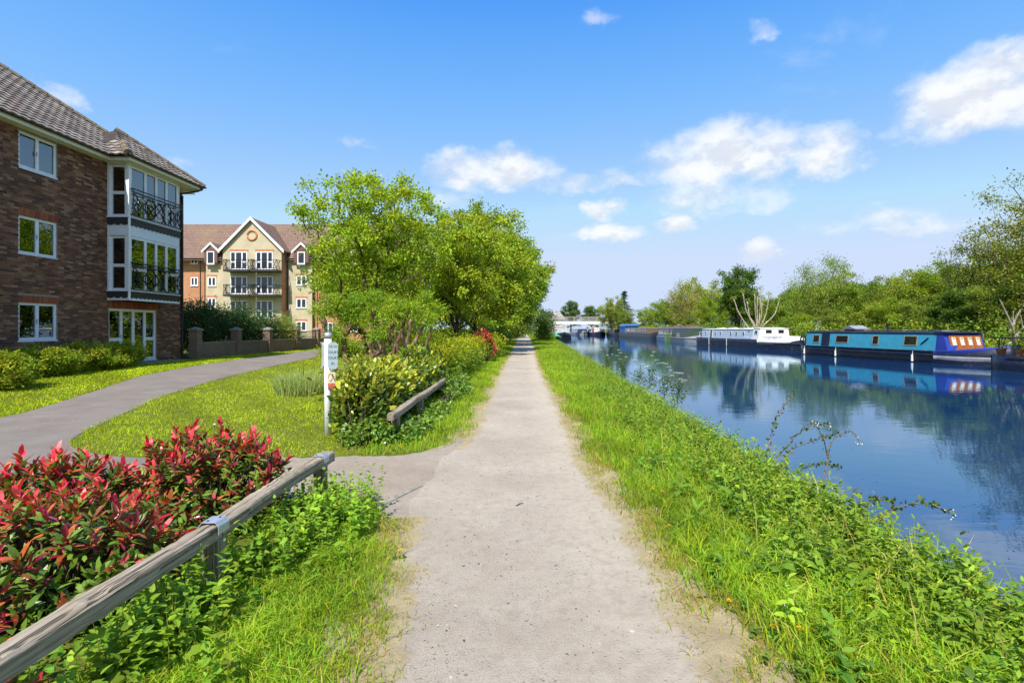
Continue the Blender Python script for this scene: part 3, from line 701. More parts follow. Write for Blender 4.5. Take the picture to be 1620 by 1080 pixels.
for z0, z1 in ((3.03, 5.06), (5.78, 7.71)):
    h_ = z1 - z0
    window(flats, (FX + .062, BY0 + .06, z0), (1, 0, 0), (0, -1, 0), BX - FX - .155, h_, (1,), sill=False, fr=.06, transom=(.46,), name="bay_window", room=0)
    window(flats, (BX - .01, BY0 + .105, z0), Y_, XN, BY1 - BY0 - .17, h_, (1.15, .85, .85, 1.0), sill=False, fr=.06, transom=(.40, None, None, .40), name="bay_window", room=0, curtain=[(.02, .12)] if z0 > 4 else None)
    MB().box((FX + .001, BY0 + .1, z0 - .01), (BX - .7, BY1 - .1, z1)).w("bay_room", M_ROOM, flats) if False else None
    # chair back / lamp seen in the end light
    if z0 > 4:
        lm = MB(); lm.tube([(FX + .40, BY0 + .55, z0 + .25), (FX + .40, BY0 + .55, z0 + .42)], .02, 8); lm.tube([(FX + .40, BY0 + .55, z0 + .40), (FX + .40, BY0 + .55, z0 + .86)], [.17, .12], 12)
        o = lm.w("table_lamp", mat_plain("yellow_shade", (.70, .62, .12), .8, .1)); tag(o, "yellow lamp shade behind the end pane of the upper bay window", "lamp")
        MB().box((FX + .18, BY0 + .3, z0 - .0), (FX + .62, BY0 + .8, z0 + .25)).w("side_table", mat_wood("table_wood", (.08, .05, .03), (.14, .09, .05)))
        tag(bpy.data.objects["side_table"], "small dark side table under the yellow lamp in the upper bay", "table")
def railing(z0):
    a = MB(); x = BX + .12; y0, y1 = BY0 + .10, BY1 - .02; h_ = 1.04
    for z in (z0 + .04, z0 + h_, z0 + h_ - .13): a.bar((x, y0, z), (x, y1, z), .036, .04)
    for y in (y0, y1): a.bar((x, y, z0 + .02), (x, y, z0 + h_ + .02), .03, up=(1, 0, 0))
    for z in (z0 + .08, z0 + h_): a.bar((x, y0 + .015, z), (BX - .0, y0 + .015, z), .05, .05); a.bar((x, y1 - .015, z), (BX - .0, y1 - .015, z), .04, .04)
    rail_ = a.w("balcony_railing", M_BLACK, flats)
    n_ = 3; st = (y1 - y0) / n_; zb, zt = z0 + .05, z0 + h_ - .14; zc = (zb + zt) / 2
    for i in range(n_):
        c = MB(); ya = y0 + i * st; yb = ya + st; ym = (ya + yb) / 2
        c.bar((x, ya + .03, zb), (x, yb - .03, zt), .03); c.bar((x + .004, ya + .03, zt), (x + .004, yb - .03, zb), .03)
        th = np.linspace(0, 2 * math.pi, 21); c.tube([(x + .018, ym + .26 * math.cos(q), zc + .26 * math.sin(q)) for q in th], .017, 5, cap=False)
        for s_ in (-1, 1):
            yy = ya if s_ < 0 else yb; th = np.linspace(-1.1, 1.1, 9)
            c.tube([(x - .012, yy - s_ * (.42 - .36 * (1 - math.cos(q)) - .15) , zc + .44 * math.sin(q)) for q in th], .017, 5)
        c.w("lattice", M_BLACK, rail_)
railing(3.03); railing(5.78)

for y_, z_ in ((14.9, .42), (17.9, .42), (18.4, 3.35), (18.4, 6.1), (22.6, .5)):
    g_ = MB(); g_.box((FX + .002, y_, z_), (FX + .016, y_ + .225, z_ + .15))
    for k in range(4): g_.box((FX + .016, y_ + .02, z_ + .02 + .032 * k), (FX + .024, y_ + .205, z_ + .036 + .032 * k))
    g_.w("air_brick", mat_plain("air_brick_clay", (.20, .10, .06), .9, .1) if "air_brick_clay" not in MATS else MATS["air_brick_clay"], flats)
# eaves
ev = MB(); EX = -15.05
ev.box((FX - .3, FY0 - .3, 7.76), (EX, 18.66, 7.80)); ev.box((FX - .3, 18.66, 7.78), (BX + .30, 22.85, 7.82)); ev.box((FX - .3, 22.85, 7.76), (EX, 23.5, 7.80))
ev.w("soffit", M_CREAM, flats)
fa = MB(); fa.box((EX, FY0 - .3, 7.74), (EX + .025, 18.66, 7.93)); fa.box((EX, 18.64, 7.742), (BX + .325, 18.665, 7.932)); fa.box((BX + .30, 18.665, 7.744), (BX + .325, 22.85, 7.934)); fa.box((EX, 22.85, 7.742), (BX + .32, 22.875, 7.93)); fa.box((EX - .004, 22.875, 7.74), (EX + .02, 23.5, 7.93))
fa.w("fascia", M_CREAM, flats)
def gutter(pts):
    g = MB()
    for a, b in zip(pts[:-1], pts[1:]): g.tube([a, b], .058, 10)
    g.w("gutter", M_BLACK, flats)
gutter([(EX + .085, FY0 - .3, 7.90), (EX + .085, 18.56, 7.90), (BX + .385, 18.57, 7.90), (BX + .385, 22.90, 7.90)])
dp = MB(); dp.tube([(BX + .385, 22.78, 7.88), (BX + .38, 22.78, 7.78), (BX + .25, 22.6, 7.66), (FX + .25, 22.3, 7.42), (FX + .07, 22.2, 7.30), (FX + .07, 22.2, 4), (FX + .07, 22.2, .25)], .04, 8)
dp.w("downpipe", M_BLACK, flats); MB().tube([(FX + .07, 23.1, 7.6), (FX + .07, 23.1, .25)], .045, 8).w("downpipe", M_BLACK, flats)

# hipped roof with pantiles
PITCH = math.tan(R(37.5)); SEC = math.sqrt(1 + PITCH ** 2)
def roof_solid(ex, y0, y1, rise_to, back):
    """hip roof block: eave line at x=ex from y0 to y1; ridge parallel to it"""
    z0 = 7.90; t = rise_to
    A = [(ex, y0, z0), (ex, y1, z0), (back, y1, z0), (back, y0, z0)]
    r0 = (ex - t, y0 + t, z0 + t * PITCH); r1 = (ex - t, y1 - t, z0 + t * PITCH)
    return A, r0, r1
rb = MB()
for ex, y0, y1, back in ((EX + .09, 3.5, 23.6, -26.3), (BX + .38, 18.50, 22.98, -24.0)):
    t = min((ex - back) / 2, (y1 - y0) / 2 if ex > -14.6 else 99)
    z0 = 7.90 - (0 if ex < -14.6 else 0)
    r0 = (ex - t, y0 + t, z0 + t * PITCH); r1 = (ex - t, y1 - t, z0 + t * PITCH)
    if ex > -14.6:      # bay: two hips that run back into the main slope
        rb.add([(ex, y0, z0), (ex, y1, z0), (ex - t, y0 + t, z0 + t * PITCH), (ex - 2 * t, y0, z0), (ex - 2 * t, y1, z0)], [[(0, 1, 2)], [(3, 0, 2)], [(1, 4, 2)]])
    else:
        rb.add([(ex, y0, z0), (ex, y1, z0), (back, y1, z0), (back, y0, z0), r0, r1], [[(0, 1, 5, 4), (2, 3, 4, 5), (0, 3, 2, 1)], [(1, 2, 5), (3, 0, 4)]])
o_roof = rb.w("roof", mat_plain("roof_underlay", (.06, .048, .042), .95, .1), flats)
TW, TE = .30, .31
def tile_field(o, u, v, nrm, wfun, length):
    """pantiles on a slope: o eave corner, u along the eave, v up the slope; wfun(s)-> (u0,u1) kept at slope distance s"""
    out = []; k = 0; s = -.06
    while s < length:
        a, b = wfun(max(s, 0) + .1); q = math.floor(a / TW) * TW
        while q < b:
            if q + TW * .5 > a and q + TW * .5 < b: out.append((q, s))
            q += TW
        s += TE; k += 1
    return np.array(out)
ub = np.linspace(0, 1, 7); prof = np.array([.018, .030, .026, .008, .0, .004, .018])
def tile_template():
    V = []
    for s, lift in ((0, .040), (TE + .02, .0)):
        for q, p in zip(ub, prof): V.append((q * TW, s, p + lift + .012))
    for q, p in zip(ub, prof): V.append((q * TW, .012, p - .004))
    i = np.arange(6); F = np.concatenate([np.stack([i, i + 1, i + 8, i + 7], -1), np.stack([i + 14, i + 15, i + 1, i], -1)])
    return np.array(V), F
TV, TF = tile_template()
TILECOL = [(.21, .18, .16), (.26, .225, .20), (.165, .142, .126), (.32, .285, .255), (.23, .18, .145)]
slopes = []
ex = EX + .09; full = (ex + 26.3) / 2 * SEC
slopes.append((np.array((ex, 3.5, 7.90)), np.array((0, 1., 0)), np.array((-1, 0, PITCH)) / SEC, lambda s: (s / SEC, 20.1 - s / SEC), full))
exb = BX + .38; tb = (22.98 - 18.50) / 2
slopes.append((np.array((exb, 18.50, 7.90)), np.array((0, 1., 0)), np.array((-1, 0, PITCH)) / SEC, lambda s: (s / SEC, 4.48 - s / SEC), tb * SEC))
slopes.append((np.array((exb - 2 * tb, 18.50, 7.90)), np.array((1., 0, 0)), np.array((0, 1, PITCH)) / SEC, lambda s: (2.9, 4.48 - s / SEC), 1.2))
allt = []
for o, u, v, wf, ln in slopes:
    n_ = np.cross(u, v); n_ = n_ if n_[2] > 0 else -n_
    q = tile_field(o, u, v, n_, wf, ln)
    for a, s in q: allt.append((o + u * a + v * s, u, v, n_))
tc_ = [rng.choice(5) for _ in allt]; pos = np.array([a[0] for a in allt])
inview = (pos[:, 1] > 14.6) ; dd = np.linalg.norm(pos - np.array((0, 0, EYE)), axis=1) + 100 * (~inview)
near = set(np.argsort(dd)[:300].tolist())
tm = []
for c in TILECOL:
    tm.append(build_mesh("tile", TV, [TF], [M_TILE], np.tile(np.array(c), (len(TV), 1)), smooth=False))
VV, FF, CC, nn = [], [], [], 0
for i, (p, u, v, n_) in enumerate(allt):
    B = np.stack([u, v, n_])
    if i in near:
        o = wobj("tile", tm[tc_[i]], o_roof); M = Matrix(((*[B[k][0] for k in range(3)], p[0]), (*[B[k][1] for k in range(3)], p[1]), (*[B[k][2] for k in range(3)], p[2]), (0, 0, 0, 1)))
        o.matrix_basis = M; o.rotation_euler.x += random.uniform(-.012, .012)
    else:
        VV.append(TV @ B + p); FF.append(TF + nn); nn += len(TV); CC.append(np.tile(np.array(TILECOL[tc_[i]]) * random.uniform(.8, 1.2), (len(TV), 1)))
tag(wobj("roof_tiles", build_mesh("roof_tiles", np.concatenate(VV), [np.concatenate(FF)], [M_TILE], np.concatenate(CC)), o_roof), kind="stuff")
def ridge_run(a, b, m_, r_=.12):
    a, b = np.array(a), np.array(b); L = np.linalg.norm(b - a); k = int(L / .4)
    for i in range(k):
        p = a + (b - a) * i / k; q = a + (b - a) * (i + 1.04) / k
        MB().tube([p, q], [r_, r_ * .88], 8).w("ridge_tile", m_, o_roof)
M_RIDGE = mat_plain("ridge_tile_clay", (.17, .135, .10), .95, .1, var=.3, nscale=5, bmp=.4, dirt=(.30, .24, .08, .7))
tt = (EX + .09 + 26.3) / 2
ridge_run((EX + .09, 23.6, 7.95), (EX + .09 - tt, 23.6 - tt, 7.95 + tt * PITCH), M_RIDGE)
ridge_run((exb, 22.98, 7.95), (exb - tb, 22.98 - tb, 7.95 + tb * PITCH), M_RIDGE)
ridge_run((exb, 18.50, 7.95), (exb - .85, 18.50 + .85, 7.95 + .85 * PITCH), M_RIDGE, .14)

# ------------------------------------------------------------------ gabled block of flats beyond
M_YB = mat_bricktex("yellow_brickwork", (.49, .415, .26), (.56, .48, .315), (.50, .45, .36))
M_YBS = mat_bricktex("yellow_brickwork_side", (.50, .40, .22), (.58, .47, .27), (.50, .43, .30), axis="y")
M_OB = mat_bricktex("orange_brickwork", (.46, .19, .09), (.53, .24, .12), (.45, .33, .22))
def mat_farroof(name, c0, c1, sx=3.2, sz=2.9):
    m, t, out = newmat(name); co = objco(t); s = t.new("ShaderNodeSeparateXYZ"); t.put(s.inputs[0], co)
    b = t.new("ShaderNodeTexBrick"); cb = t.new("ShaderNodeCombineXYZ"); t.put(cb.inputs[0], t.math("ADD", s.outputs[0], s.outputs[1])); t.put(cb.inputs[1], s.outputs[2]); t.put(b.inputs["Vector"], cb.outputs[0])
    b.inputs["Scale"].default_value = 1; b.inputs["Brick Width"].default_value = .3; b.inputs["Row Height"].default_value = .22; b.inputs["Mortar Size"].default_value = .018
    b.inputs["Color1"].default_value = (*c0, 1); b.inputs["Color2"].default_value = (*c1, 1); b.inputs["Mortar"].default_value = tuple(q * .45 for q in c0) + (1,)
    n = t.noise(co, .5, 6, .65); c = t.mix(t.math("MULTIPLY", t.smooth(n, .45, .7), .5), b.outputs[0], (.22, .17, .09, 1))
    p = principled(t, c, .9, .1, 0, bump(t, b.outputs[1], -.8, .03)); t.l.new(p.outputs[0], out.inputs[0]); return m
M_FROOF = mat_farroof("red_brown_tiles", (.185, .118, .092), (.235, .155, .12))
M_GREYROOF = mat_farroof("grey_tiles", (.30, .27, .25), (.36, .33, .30))
GY, RY = 56.8, 58.0
gab = empty("gabled_flats", (-30, 60, 0), "four storey yellow and orange brick flats with white gable and black balconies", "building", "blocks of flats beside the path")
GX0, GX1, APX = -33.2, -26.7, -30.0
gw = MB(); gw.prism([(GX0, GY, 0), (GX1, GY, 0), (GX1, GY, 10.45), (APX, GY, 13.75), (GX0, GY, 10.45)], (0, 9, 0)); gw.w("gable_wall", M_YB, gab)
lw = MB(); lw.box((-35.8, RY, 0), (GX0 - .003, RY + 9, 9.7)); lw.w("wall", M_YB, gab)
lo = MB(); lo.box((-46, RY + .5, 0), (-35.803, RY + 9.5, 9.7)); lo.w("wall", M_OB, gab)
rw = MB(); rw.box((GX1 + .003, RY, 0), (-23.8, RY + 9, 9.7)); rw.w("wall", M_YB, gab)
ro = MB(); ro.box((-23.797, RY + .6, 0), (-13, RY + 9, 9.7)); ro.w("wall", M_OB, gab)
MB().box((GX1 - .0, GY + .02, 0), (GX1 + .02, RY - .01, 10.3)).w("return_wall", M_OB, gab)
# roofs
def gable_roof_x(x0, x1, y0, y1, ze, zr, m_, parent, oh=.4):
    r = MB(); ym = (y0 + y1) / 2; th = .14
    for ya, yb in ((y0 - oh, ym), (y1 + oh, ym)):
        za = ze - (zr - ze) * oh / (ym - y0)
        r.prism([(x0, ya, za), (x0, yb, zr), (x0, yb, zr + th), (x0, ya, za + th)], (x1 - x0, 0, 0))
    return r.w("roof", m_, parent)
gable_roof_x(-46, -12.6, RY, RY + 9, 9.7, 14.2, M_FROOF, gab)
r = MB()
for xe, s_ in ((GX0 - .35, 1), (GX1 + .35, -1)):
    ze = 10.45 - .35 * (3.3 / 3.25); r.prism([(xe, GY - .25, ze), (APX, GY - .25, 13.78), (APX, GY - .25, 13.93), (xe, GY - .25, ze + .15)], (0, 6.5, 0))
r.w("gable_roof", M_FROOF, gab)
bb = MB()
for xe in (GX0 - .38, GX1 + .38):
    ze = 10.42 - .35; bb.prism([(xe, GY - .32, ze - .12), (APX, GY - .32, 13.62), (APX, GY - .32, 13.98), (xe, GY - .32, ze + .25)], (0, .06, 0))
bb.w("bargeboard", M_WHITE, gab)
th = np.linspace(0, 2 * math.pi, 25)
MB().tube([(-29.95 + .52 * math.cos(q), GY - .02, 11.95 + .52 * math.sin(q)) for q in th], .11, 6, cap=False).w("brick_roundel", mat_plain("orange_brick_ring", (.50, .20, .10), .9, .1), gab)
def far_window(x0, x1, z0, z1, y, lights=(1, 1), parent=gab, name="window", transom=None, lint=True, u=(1, 0, 0), n=(0, -1, 0)):
    wd = window(parent, (x0, y - .05, z0), u, n, x1 - x0, z1 - z0, lights, sill=True, fr=.08, transom=transom, name=name, room=0, handle=False, glass=M_GLASSDARK, depth=.05)
    if lint: MB().box((x0 - .1, y - .03, z1 + .02), (x1 + .1, y + .01, z1 + .25)).w("lintel", MATS["orange_brick_ring"], gab)
    return wd
def fx(px, y): return (px - 826) / 810 * y
def fz(py, y): return EYE + (520 - py) / 810 * y
# balcony doors in the gable, three storeys of two
for zf in (8.05, 5.35, 2.65):
    for a, b in ((364.5, 391.5), (405, 432.0)):
        far_window(fx(a, GY), fx(b, GY), zf + .12, zf + 2.1, GY, (1, 1.25, 1), name="balcony_door", transom=(.42, None, .42), lint=zf > 8)
# balconies
def balcony(x0, x1, zf):
    b = MB(); b.box((x0, GY - 1.35, zf - .22), (x1, GY - .002, zf)); b_ = b.w("balcony", M_DARKTRIM, gab)
    rl = MB()
    for z in (zf + .12, zf + 1.05): rl.bar((x0 + .04, GY - 1.3, z), (x1 - .04, GY - 1.3, z), .05); rl.bar((x0 + .04, GY - 1.3, z), (x0 + .04, GY, z), .05); rl.bar((x1 - .04, GY - 1.3, z), (x1 - .04, GY, z), .05)
    for x in np.linspace(x0 + .04, x1 - .04, 9): rl.bar((x, GY - 1.3, zf), (x, GY - 1.3, zf + 1.08), .035)
    for k, x in enumerate(np.linspace(x0 + .04, x1 - .04, 9)[:-1]):
        x2 = x + (x1 - x0 - .08) / 8
        if k in (0, 7): rl.bar((x, GY - 1.3, zf + .12), (x2, GY - 1.3, zf + 1.05), .035); rl.bar((x2, GY - 1.3, zf + .12), (x, GY - 1.3, zf + 1.05), .035)
    for y in (GY - .45, GY - .9):
        for x in (x0 + .04, x1 - .04): rl.bar((x, y, zf), (x, y, zf + 1.05), .035)
    for x in (x0 + .04, x1 - .04): rl.bar((x, GY - 1.3, zf + .12), (x, GY - .45, zf + 1.05), .035); rl.bar((x, GY - 1.3, zf + 1.05), (x, GY - .45, zf + .12), .035)
    rl.w("railing", M_BLACK, b_)
for zf in (8.05, 5.35):
    balcony(fx(353, 55.5), fx(394, 55.5), zf); balcony(fx(396, 55.5), fx(437.5, 55.5), zf)
for zc in (9.6, 7.1, 4.4):
    far_window(fx(302, RY + .5), fx(313.5, RY + .5), zc - .6, zc + .4, RY + .5) if zc != 4.4 else None
for py in (409, 445, 478): far_window(fx(329, RY), fx(342, RY), fz(py, RY) - .55, fz(py, RY) + .5, RY, lint=py > 420)
for py in (443, 479, 515): far_window(fx(469, RY), fx(485, RY), fz(py, RY) - .6, fz(py, RY) + .5, RY)
for px in (512, 552, 590, 622): 
    for py in (409, 445, 481, 517): far_window(fx(px, RY + .6), fx(px + 15, RY + .6), fz(py, RY) - .55, fz(py, RY) + .5, RY + .6)
def dormer(px, py, wpx):
    x0, x1 = fx(px - wpx / 2, RY - .6), fx(px + wpx / 2, RY - .6); xm = (x0 + x1) / 2; zt = fz(py, RY - .6); ze = zt - (x1 - x0) * .45
    d = MB(); d.prism([(x0 + .25, RY - .5, 9.0), (x1 - .25, RY - .5, 9.0), (x1 - .25, RY - .5, ze), (xm, RY - .5, zt - .2), (x0 + .25, RY - .5, ze)], (0, 3, 0)); dd_ = d.w("dormer", mat_plain("dormer_tile_hanging", (.16, .09, .075), .9, .1), gab) if "dormer_tile_hanging" not in MATS else d.w("dormer", MATS["dormer_tile_hanging"], gab)
    q = MB()
    for xe in (x0, x1): q.prism([(xe, RY - .62, ze - .25), (xm, RY - .62, zt - .18), (xm, RY - .62, zt + .08), (xe, RY - .62, ze + .02)], (0, .07, 0))
    q.w("bargeboard", M_WHITE, dd_)
    q = MB()
    for xe in (x0 - .05, x1 + .05): q.prism([(xe, RY - .56, ze - .05), (xm, RY - .56, zt + .0), (xm, RY - .56, zt + .1), (xe, RY - .56, ze + .08)], (0, 3.2, 0))
    q.w("dormer_roof", M_FROOF, dd_)
    far_window(xm - .42, xm + .42, 8.85, ze - .05, RY - .5, (1,), lint=False)
dormer(332.5, 384, 28); dormer(476, 384, 30); dormer(560, 384, 30)
g_ = MB(); g_.tube([(-46, RY - .42, 9.5), (GX0 - .4, RY - .42, 9.5)], .07, 6); g_.tube([(GX1 + .4, RY - .42, 9.5), (-13, RY - .42, 9.5)], .07, 6)
g_.w("gutter", M_BLACK, gab)
for px in (317, 455, 496): MB().tube([(fx(px, RY - .1), RY - .1, 9.4), (fx(px, RY - .1), RY - .1, 0)], .06, 6).w("downpipe", M_BLACK, gab)

# ------------------------------------------------------------------ garden wall with piers
M_GW = mat_bricktex("garden_wall_brick", (.20, .13, .09), (.26, .17, .11), (.30, .25, .19), axis="y")
gwl = empty("garden_wall", (-14.9, 29, .2), "low brown brick garden wall with tall square piers behind the asphalt path", "wall")
PIERS = [(-15.15, 23.75), (-14.85, 26.6), (-14.6, 29.4), (-14.3, 32.3), (-14.05, 35.0), (-13.8, 38.0)]
for (xa, ya), (xb, yb) in zip(PIERS[:-1], PIERS[1:]):
    p = MB(); p.bar((xa, ya + .24, .47), (xb, yb - .24, .47), .22, .9); w1 = p.w("wall_panel", M_GW, gwl)
    MB().bar((xa, ya + .235, .945), (xb, yb - .235, .945), .27, .06).w("coping", MATS["edging_concrete"], w1)
for x, y in PIERS:
    p = MB().box((x - .19, y - .19, .0), (x + .19, y + .19, 1.52)); w1 = p.w("pier", M_GW, gwl)
    c = MB(); c.box((x - .24, y - .24, 1.522), (x + .24, y + .24, 1.59)); c.add([(x - .24, y - .24, 1.592), (x + .24, y - .24, 1.592), (x + .24, y + .24, 1.592), (x - .24, y + .24, 1.592), (x, y, 1.70)], [[(0, 1, 4), (1, 2, 4), (2, 3, 4), (3, 0, 4)]]); c.w("cap", MATS["edging_concrete"], w1)
# metal railing on the last bays
rl = MB()
for (xa, ya), (xb, yb) in zip(PIERS[2:-1], PIERS[3:]):
    for z in (1.05, 1.42): rl.bar((xa, ya + .2, z), (xb, yb - .2, z), .03)
    for f in np.linspace(.08, .92, 16): rl.bar((xa + (xb - xa) * f, ya + (yb - ya) * f, .97), (xa + (xb - xa) * f, ya + (yb - ya) * f, 1.48), .018, up=(1, 0, 0))
rl.w("metal_railing", M_BLACK, gwl)

# ------------------------------------------------------------------ trees
def skeleton(r, trunk_pts, centres, tip_r, trunk_r, arc=.18, k_len=.35):
    """joins every leaf-cluster centre to the growing tree; returns tubes [(p, q, rp, rq)] and twig midpoints"""
    N = [np.array(p, float) for p in trunk_pts]; par = [-1] + list(range(len(N) - 1)); pl = [0.0]
    for i in range(1, len(N)): pl.append(pl[-1] + np.linalg.norm(N[i] - N[i - 1]))
    top = N[-1]; order = np.argsort(np.linalg.norm(centres - top, axis=1)); base_n = max(1, len(N) - 2)
    cand = list(range(base_n, len(N)))
    for ci in order:
        c = centres[ci]; P = np.array([N[i] for i in cand]); d = np.linalg.norm(P - c, axis=1)
        cost = d + k_len * np.array([pl[i] for i in cand]) + .5 * np.maximum(0, P[:, 2] - c[2])
        b = cand[int(np.argmin(cost))]; p = N[b]; L = np.linalg.norm(c - p); last = b
        nseg = 2 if L < 1.0 else 3
        for s in range(1, nseg + 1):
            f = s / nseg; q = p + (c - p) * f + np.array((0, 0, arc * L * math.sin(math.pi * f) * .6)) + (r.normal(0, .05 * L, 3) if s < nseg else 0)
            N.append(q); par.append(last); pl.append(pl[last] + np.linalg.norm(q - N[last])); last = len(N) - 1; cand.append(last)
    n = len(N); w_ = np.zeros(n); kids = np.zeros(n, int)
    for i in range(1, n): kids[par[i]] += 1
    for i in range(n - 1, 0, -1):
        if kids[i] == 0: w_[i] = 1
        w_[par[i]] += w_[i]
    rad = tip_r * np.maximum(w_, 1) ** .5; sc_ = trunk_r / rad[0] if trunk_r else 1
    rad = tip_r + (rad - tip_r) * (trunk_r - tip_r) / max(rad[0] - tip_r, 1e-6)
    return np.array(N), np.array(par), rad, w_
def wood_mesh(name, N, par, rad, m, flare=1.5):
    V, F, n = [], [], 0; idx = np.arange(1, len(N)); P, Q = N[par[idx]], N[idx]; rq = rad[idx]; rp = np.minimum(rad[par[idx]], rq * 1.35 + .004)
    rp = np.where(par[idx] <= 3, np.maximum(rp, np.minimum(rad[par[idx]], rq * 1.6)), rp)
    first = par[idx] == 0; rp = np.where(first, rad[0] * flare, rp)
    D = unit(Q - P); ref = np.where(np.abs(D[:, 2:3]) > .9, np.array([[1., 0, 0]]), np.array([[0, 0, 1.]])); A = unit(np.cross(D, ref)); B = np.cross(D, A)
    out = []
    for sides, sel in ((9, rq > .05), (5, (rq <= .05) & (rq > .018)), (3, rq <= .018)):
        if not sel.any(): continue
        th = np.linspace(0, 2 * math.pi, sides, endpoint=False); c, s = np.cos(th), np.sin(th)
        ring = c[None, :, None] * A[sel][:, None] + s[None, :, None] * B[sel][:, None]
        v = np.concatenate([P[sel][:, None] - D[sel][:, None] * rp[sel][:, None, None] * .3 + ring * rp[sel][:, None, None], Q[sel][:, None] + ring * rq[sel][:, None, None]], 1)
        j = np.arange(sides); k = (j + 1) % sides; f = np.stack([j, k, k + sides, j + sides], -1)
        out.append((v.reshape(-1, 3), [(f[None] + (np.arange(sel.sum()) * 2 * sides)[:, None, None]).reshape(-1, 4)], np.ones((v.shape[0] * v.shape[1], 3))))
    V, F, _ = merge(out); return build_mesh(name, V, F, [m], smooth=True)
def crown_centres(r, n, c, rad, power=.45, lump=.22, zmin=None, flat=0.0):
    out = []; ph = r.uniform(0, 6.28, 6); c = np.array(c); rad = np.array(rad)
    while len(out) < n:
        d = unit(r.normal(0, 1, 3)); a = math.atan2(d[1], d[0])
        k = 1 + lump * (math.sin(2 * a + ph[0]) * .4 + math.sin(3 * a + ph[1] + 2 * d[2]) * .5 + math.sin(5 * a + ph[2]) * .35 + math.sin(4 * d[2] + ph[3]) * .4)
        p = c + d * rad * k * r.random() ** power * (1 - flat * (d[2] < -.3))
        if zmin is None or p[2] > zmin: out.append(p)
    return np.array(out)
def foliage(r, centres, per, cr, llen, lwid, base, kind="kite", droop=0.0, cvar=.2, hue=.12, inner=None, squash=.75, up=.8):
    n = len(centres); cnt = np.maximum(3, r.poisson(per, n)); cid = np.repeat(np.arange(n), cnt); m = len(cid)
    crs = cr * r.uniform(.65, 1.3, n)
    off = r.normal(0, 1, (m, 3)) * .62; off[:, 2] *= squash
    P = centres[cid] + off * crs[cid][:, None]
    D = unit(off * .8 + rand_dir(m, r) * .8 + np.array((0, 0, -droop))); Nn = unit(rand_dir(m, r) * .8 + np.array((0, 0, up)))
    cb = jitcol(base, n, cvar, hue, r)[cid] * (1 + r.normal(0, .16, (m, 1))).clip(.5, 1.5)
    return leaf_cloud(P, D, Nn, llen * r.uniform(.6, 1.25, m), lwid * r.uniform(.7, 1.25, m), kind, cb.clip(.003, .9))
def make_tree(seed, H, rad, trunk_h, trunk_r, n, per, cr, llen, lwid, base, bark=None, kind="kite", droop=0., lean=(0, 0), power=.45, lump=.22, zc=None, mat=None, extra=None, bare=0., arc=.18, tip=.010, cvar=.2, hue=.07, squash=.75, k_len=.35):
    """returns trunk mesh, crown mesh in local coordinates (foot of the trunk at the origin)"""
    r = np.random.default_rng(seed); rz = (H - trunk_h * .75) / 2; zc = zc or H - rz
    cen = crown_centres(r, n, (lean[0], lean[1], zc), (rad, rad, rz), power, lump, zmin=trunk_h * .55)
    tp = [(0, 0, -.15), (lean[0] * .1 + r.normal(0, .04), lean[1] * .1, trunk_h * .35), (lean[0] * .25 + r.normal(0, .06), lean[1] * .25 + r.normal(0, .05), trunk_h * .7), (lean[0] * .4, lean[1] * .4, trunk_h)]
    N, par, rd, w_ = skeleton(r, tp, cen, tip, trunk_r, arc, k_len)
    wood = wood_mesh("trunk", N, par, rd, bark or M_BARK)
    lc = cen[r.random(len(cen)) >= bare]
    tw = N[4:][(w_[4:] <= 2)]; tw = tw[r.random(len(tw)) < .5]
    parts = [foliage(r, lc, per, cr, llen, lwid, base, kind, droop, cvar, hue, squash=squash)]
    if len(tw): parts.append(foliage(r, tw, per * .35, cr * .8, llen, lwid, base, kind, droop, cvar, hue, squash=squash))
    V, F, C = merge(parts)
    return wood, build_mesh("crown", V, F, [mat or M_LEAF], C)
def plant_tree(name, loc, meshes, label, cat="tree", group=None, rz=0., s=1.0):
    t = empty(name, loc, label, cat, group, rz, s)
    lobj("trunk", meshes[0], t); tag(lobj("crown", meshes[1], t), kind="stuff"); return t
G_YEL = (.140, .200, .020); G_MID = (.085, .135, .020); G_DEEP = (.048, .085, .018); G_OLIVE = (.095, .128, .028)

# row of trees left of the towpath
plant_tree("tree", (-6.25, 22.0, .0), make_tree(11, 8.15, 3.0, 1.9, .16, 250, 88, .27, .13, .09, G_YEL, lump=.12, power=.40, droop=.2, cvar=.16, zc=5.3, k_len=.3), "tall round tree with pale open yellow green crown nearest the gabled flats", group="trees along the left of the towpath")
plant_tree("tree", (-3.5, 27.5, .0), make_tree(12, 8.3, 2.75, 1.5, .15, 200, 130, .33, .14, .095, (.150, .200, .026), lump=.2, bark=M_BARKDARK, lean=(-.2, .3), zc=4.9), "olive green tree with dark forked trunk behind the laurel hedge", group="trees along the left of the towpath")
plant_tree("tree", (-3.6, 35.0, .0), make_tree(13, 10.2, 3.6, 1.6, .18, 210, 140, .38, .18, .125, (.150, .200, .025), lump=.2, bark=M_BARKDARK, lean=(.9, 0)), "bright green tree third along the path with ragged flat top", group="trees along the left of the towpath")
plant_tree("tree", (-3.0, 48.0, .0), make_tree(14, 11.2, 4.3, 1.4, .2, 220, 120, .44, .21, .15, (.130, .190, .024), lump=.18, bark=M_BARKDARK, lean=(1.2, 0)), "deep green leafy tree shading the path", group="trees along the left of the towpath")
plant_tree("tree", (-2.6, 62.0, .0), make_tree(15, 12.2, 4.6, 1.4, .2, 230, 110, .46, .26, .15, (.135, .180, .040), lump=.2, lean=(1.9, 0), droop=.7, squash=1.0), "pale drooping tree farthest along, hanging over the towpath", group="trees along the left of the towpath")
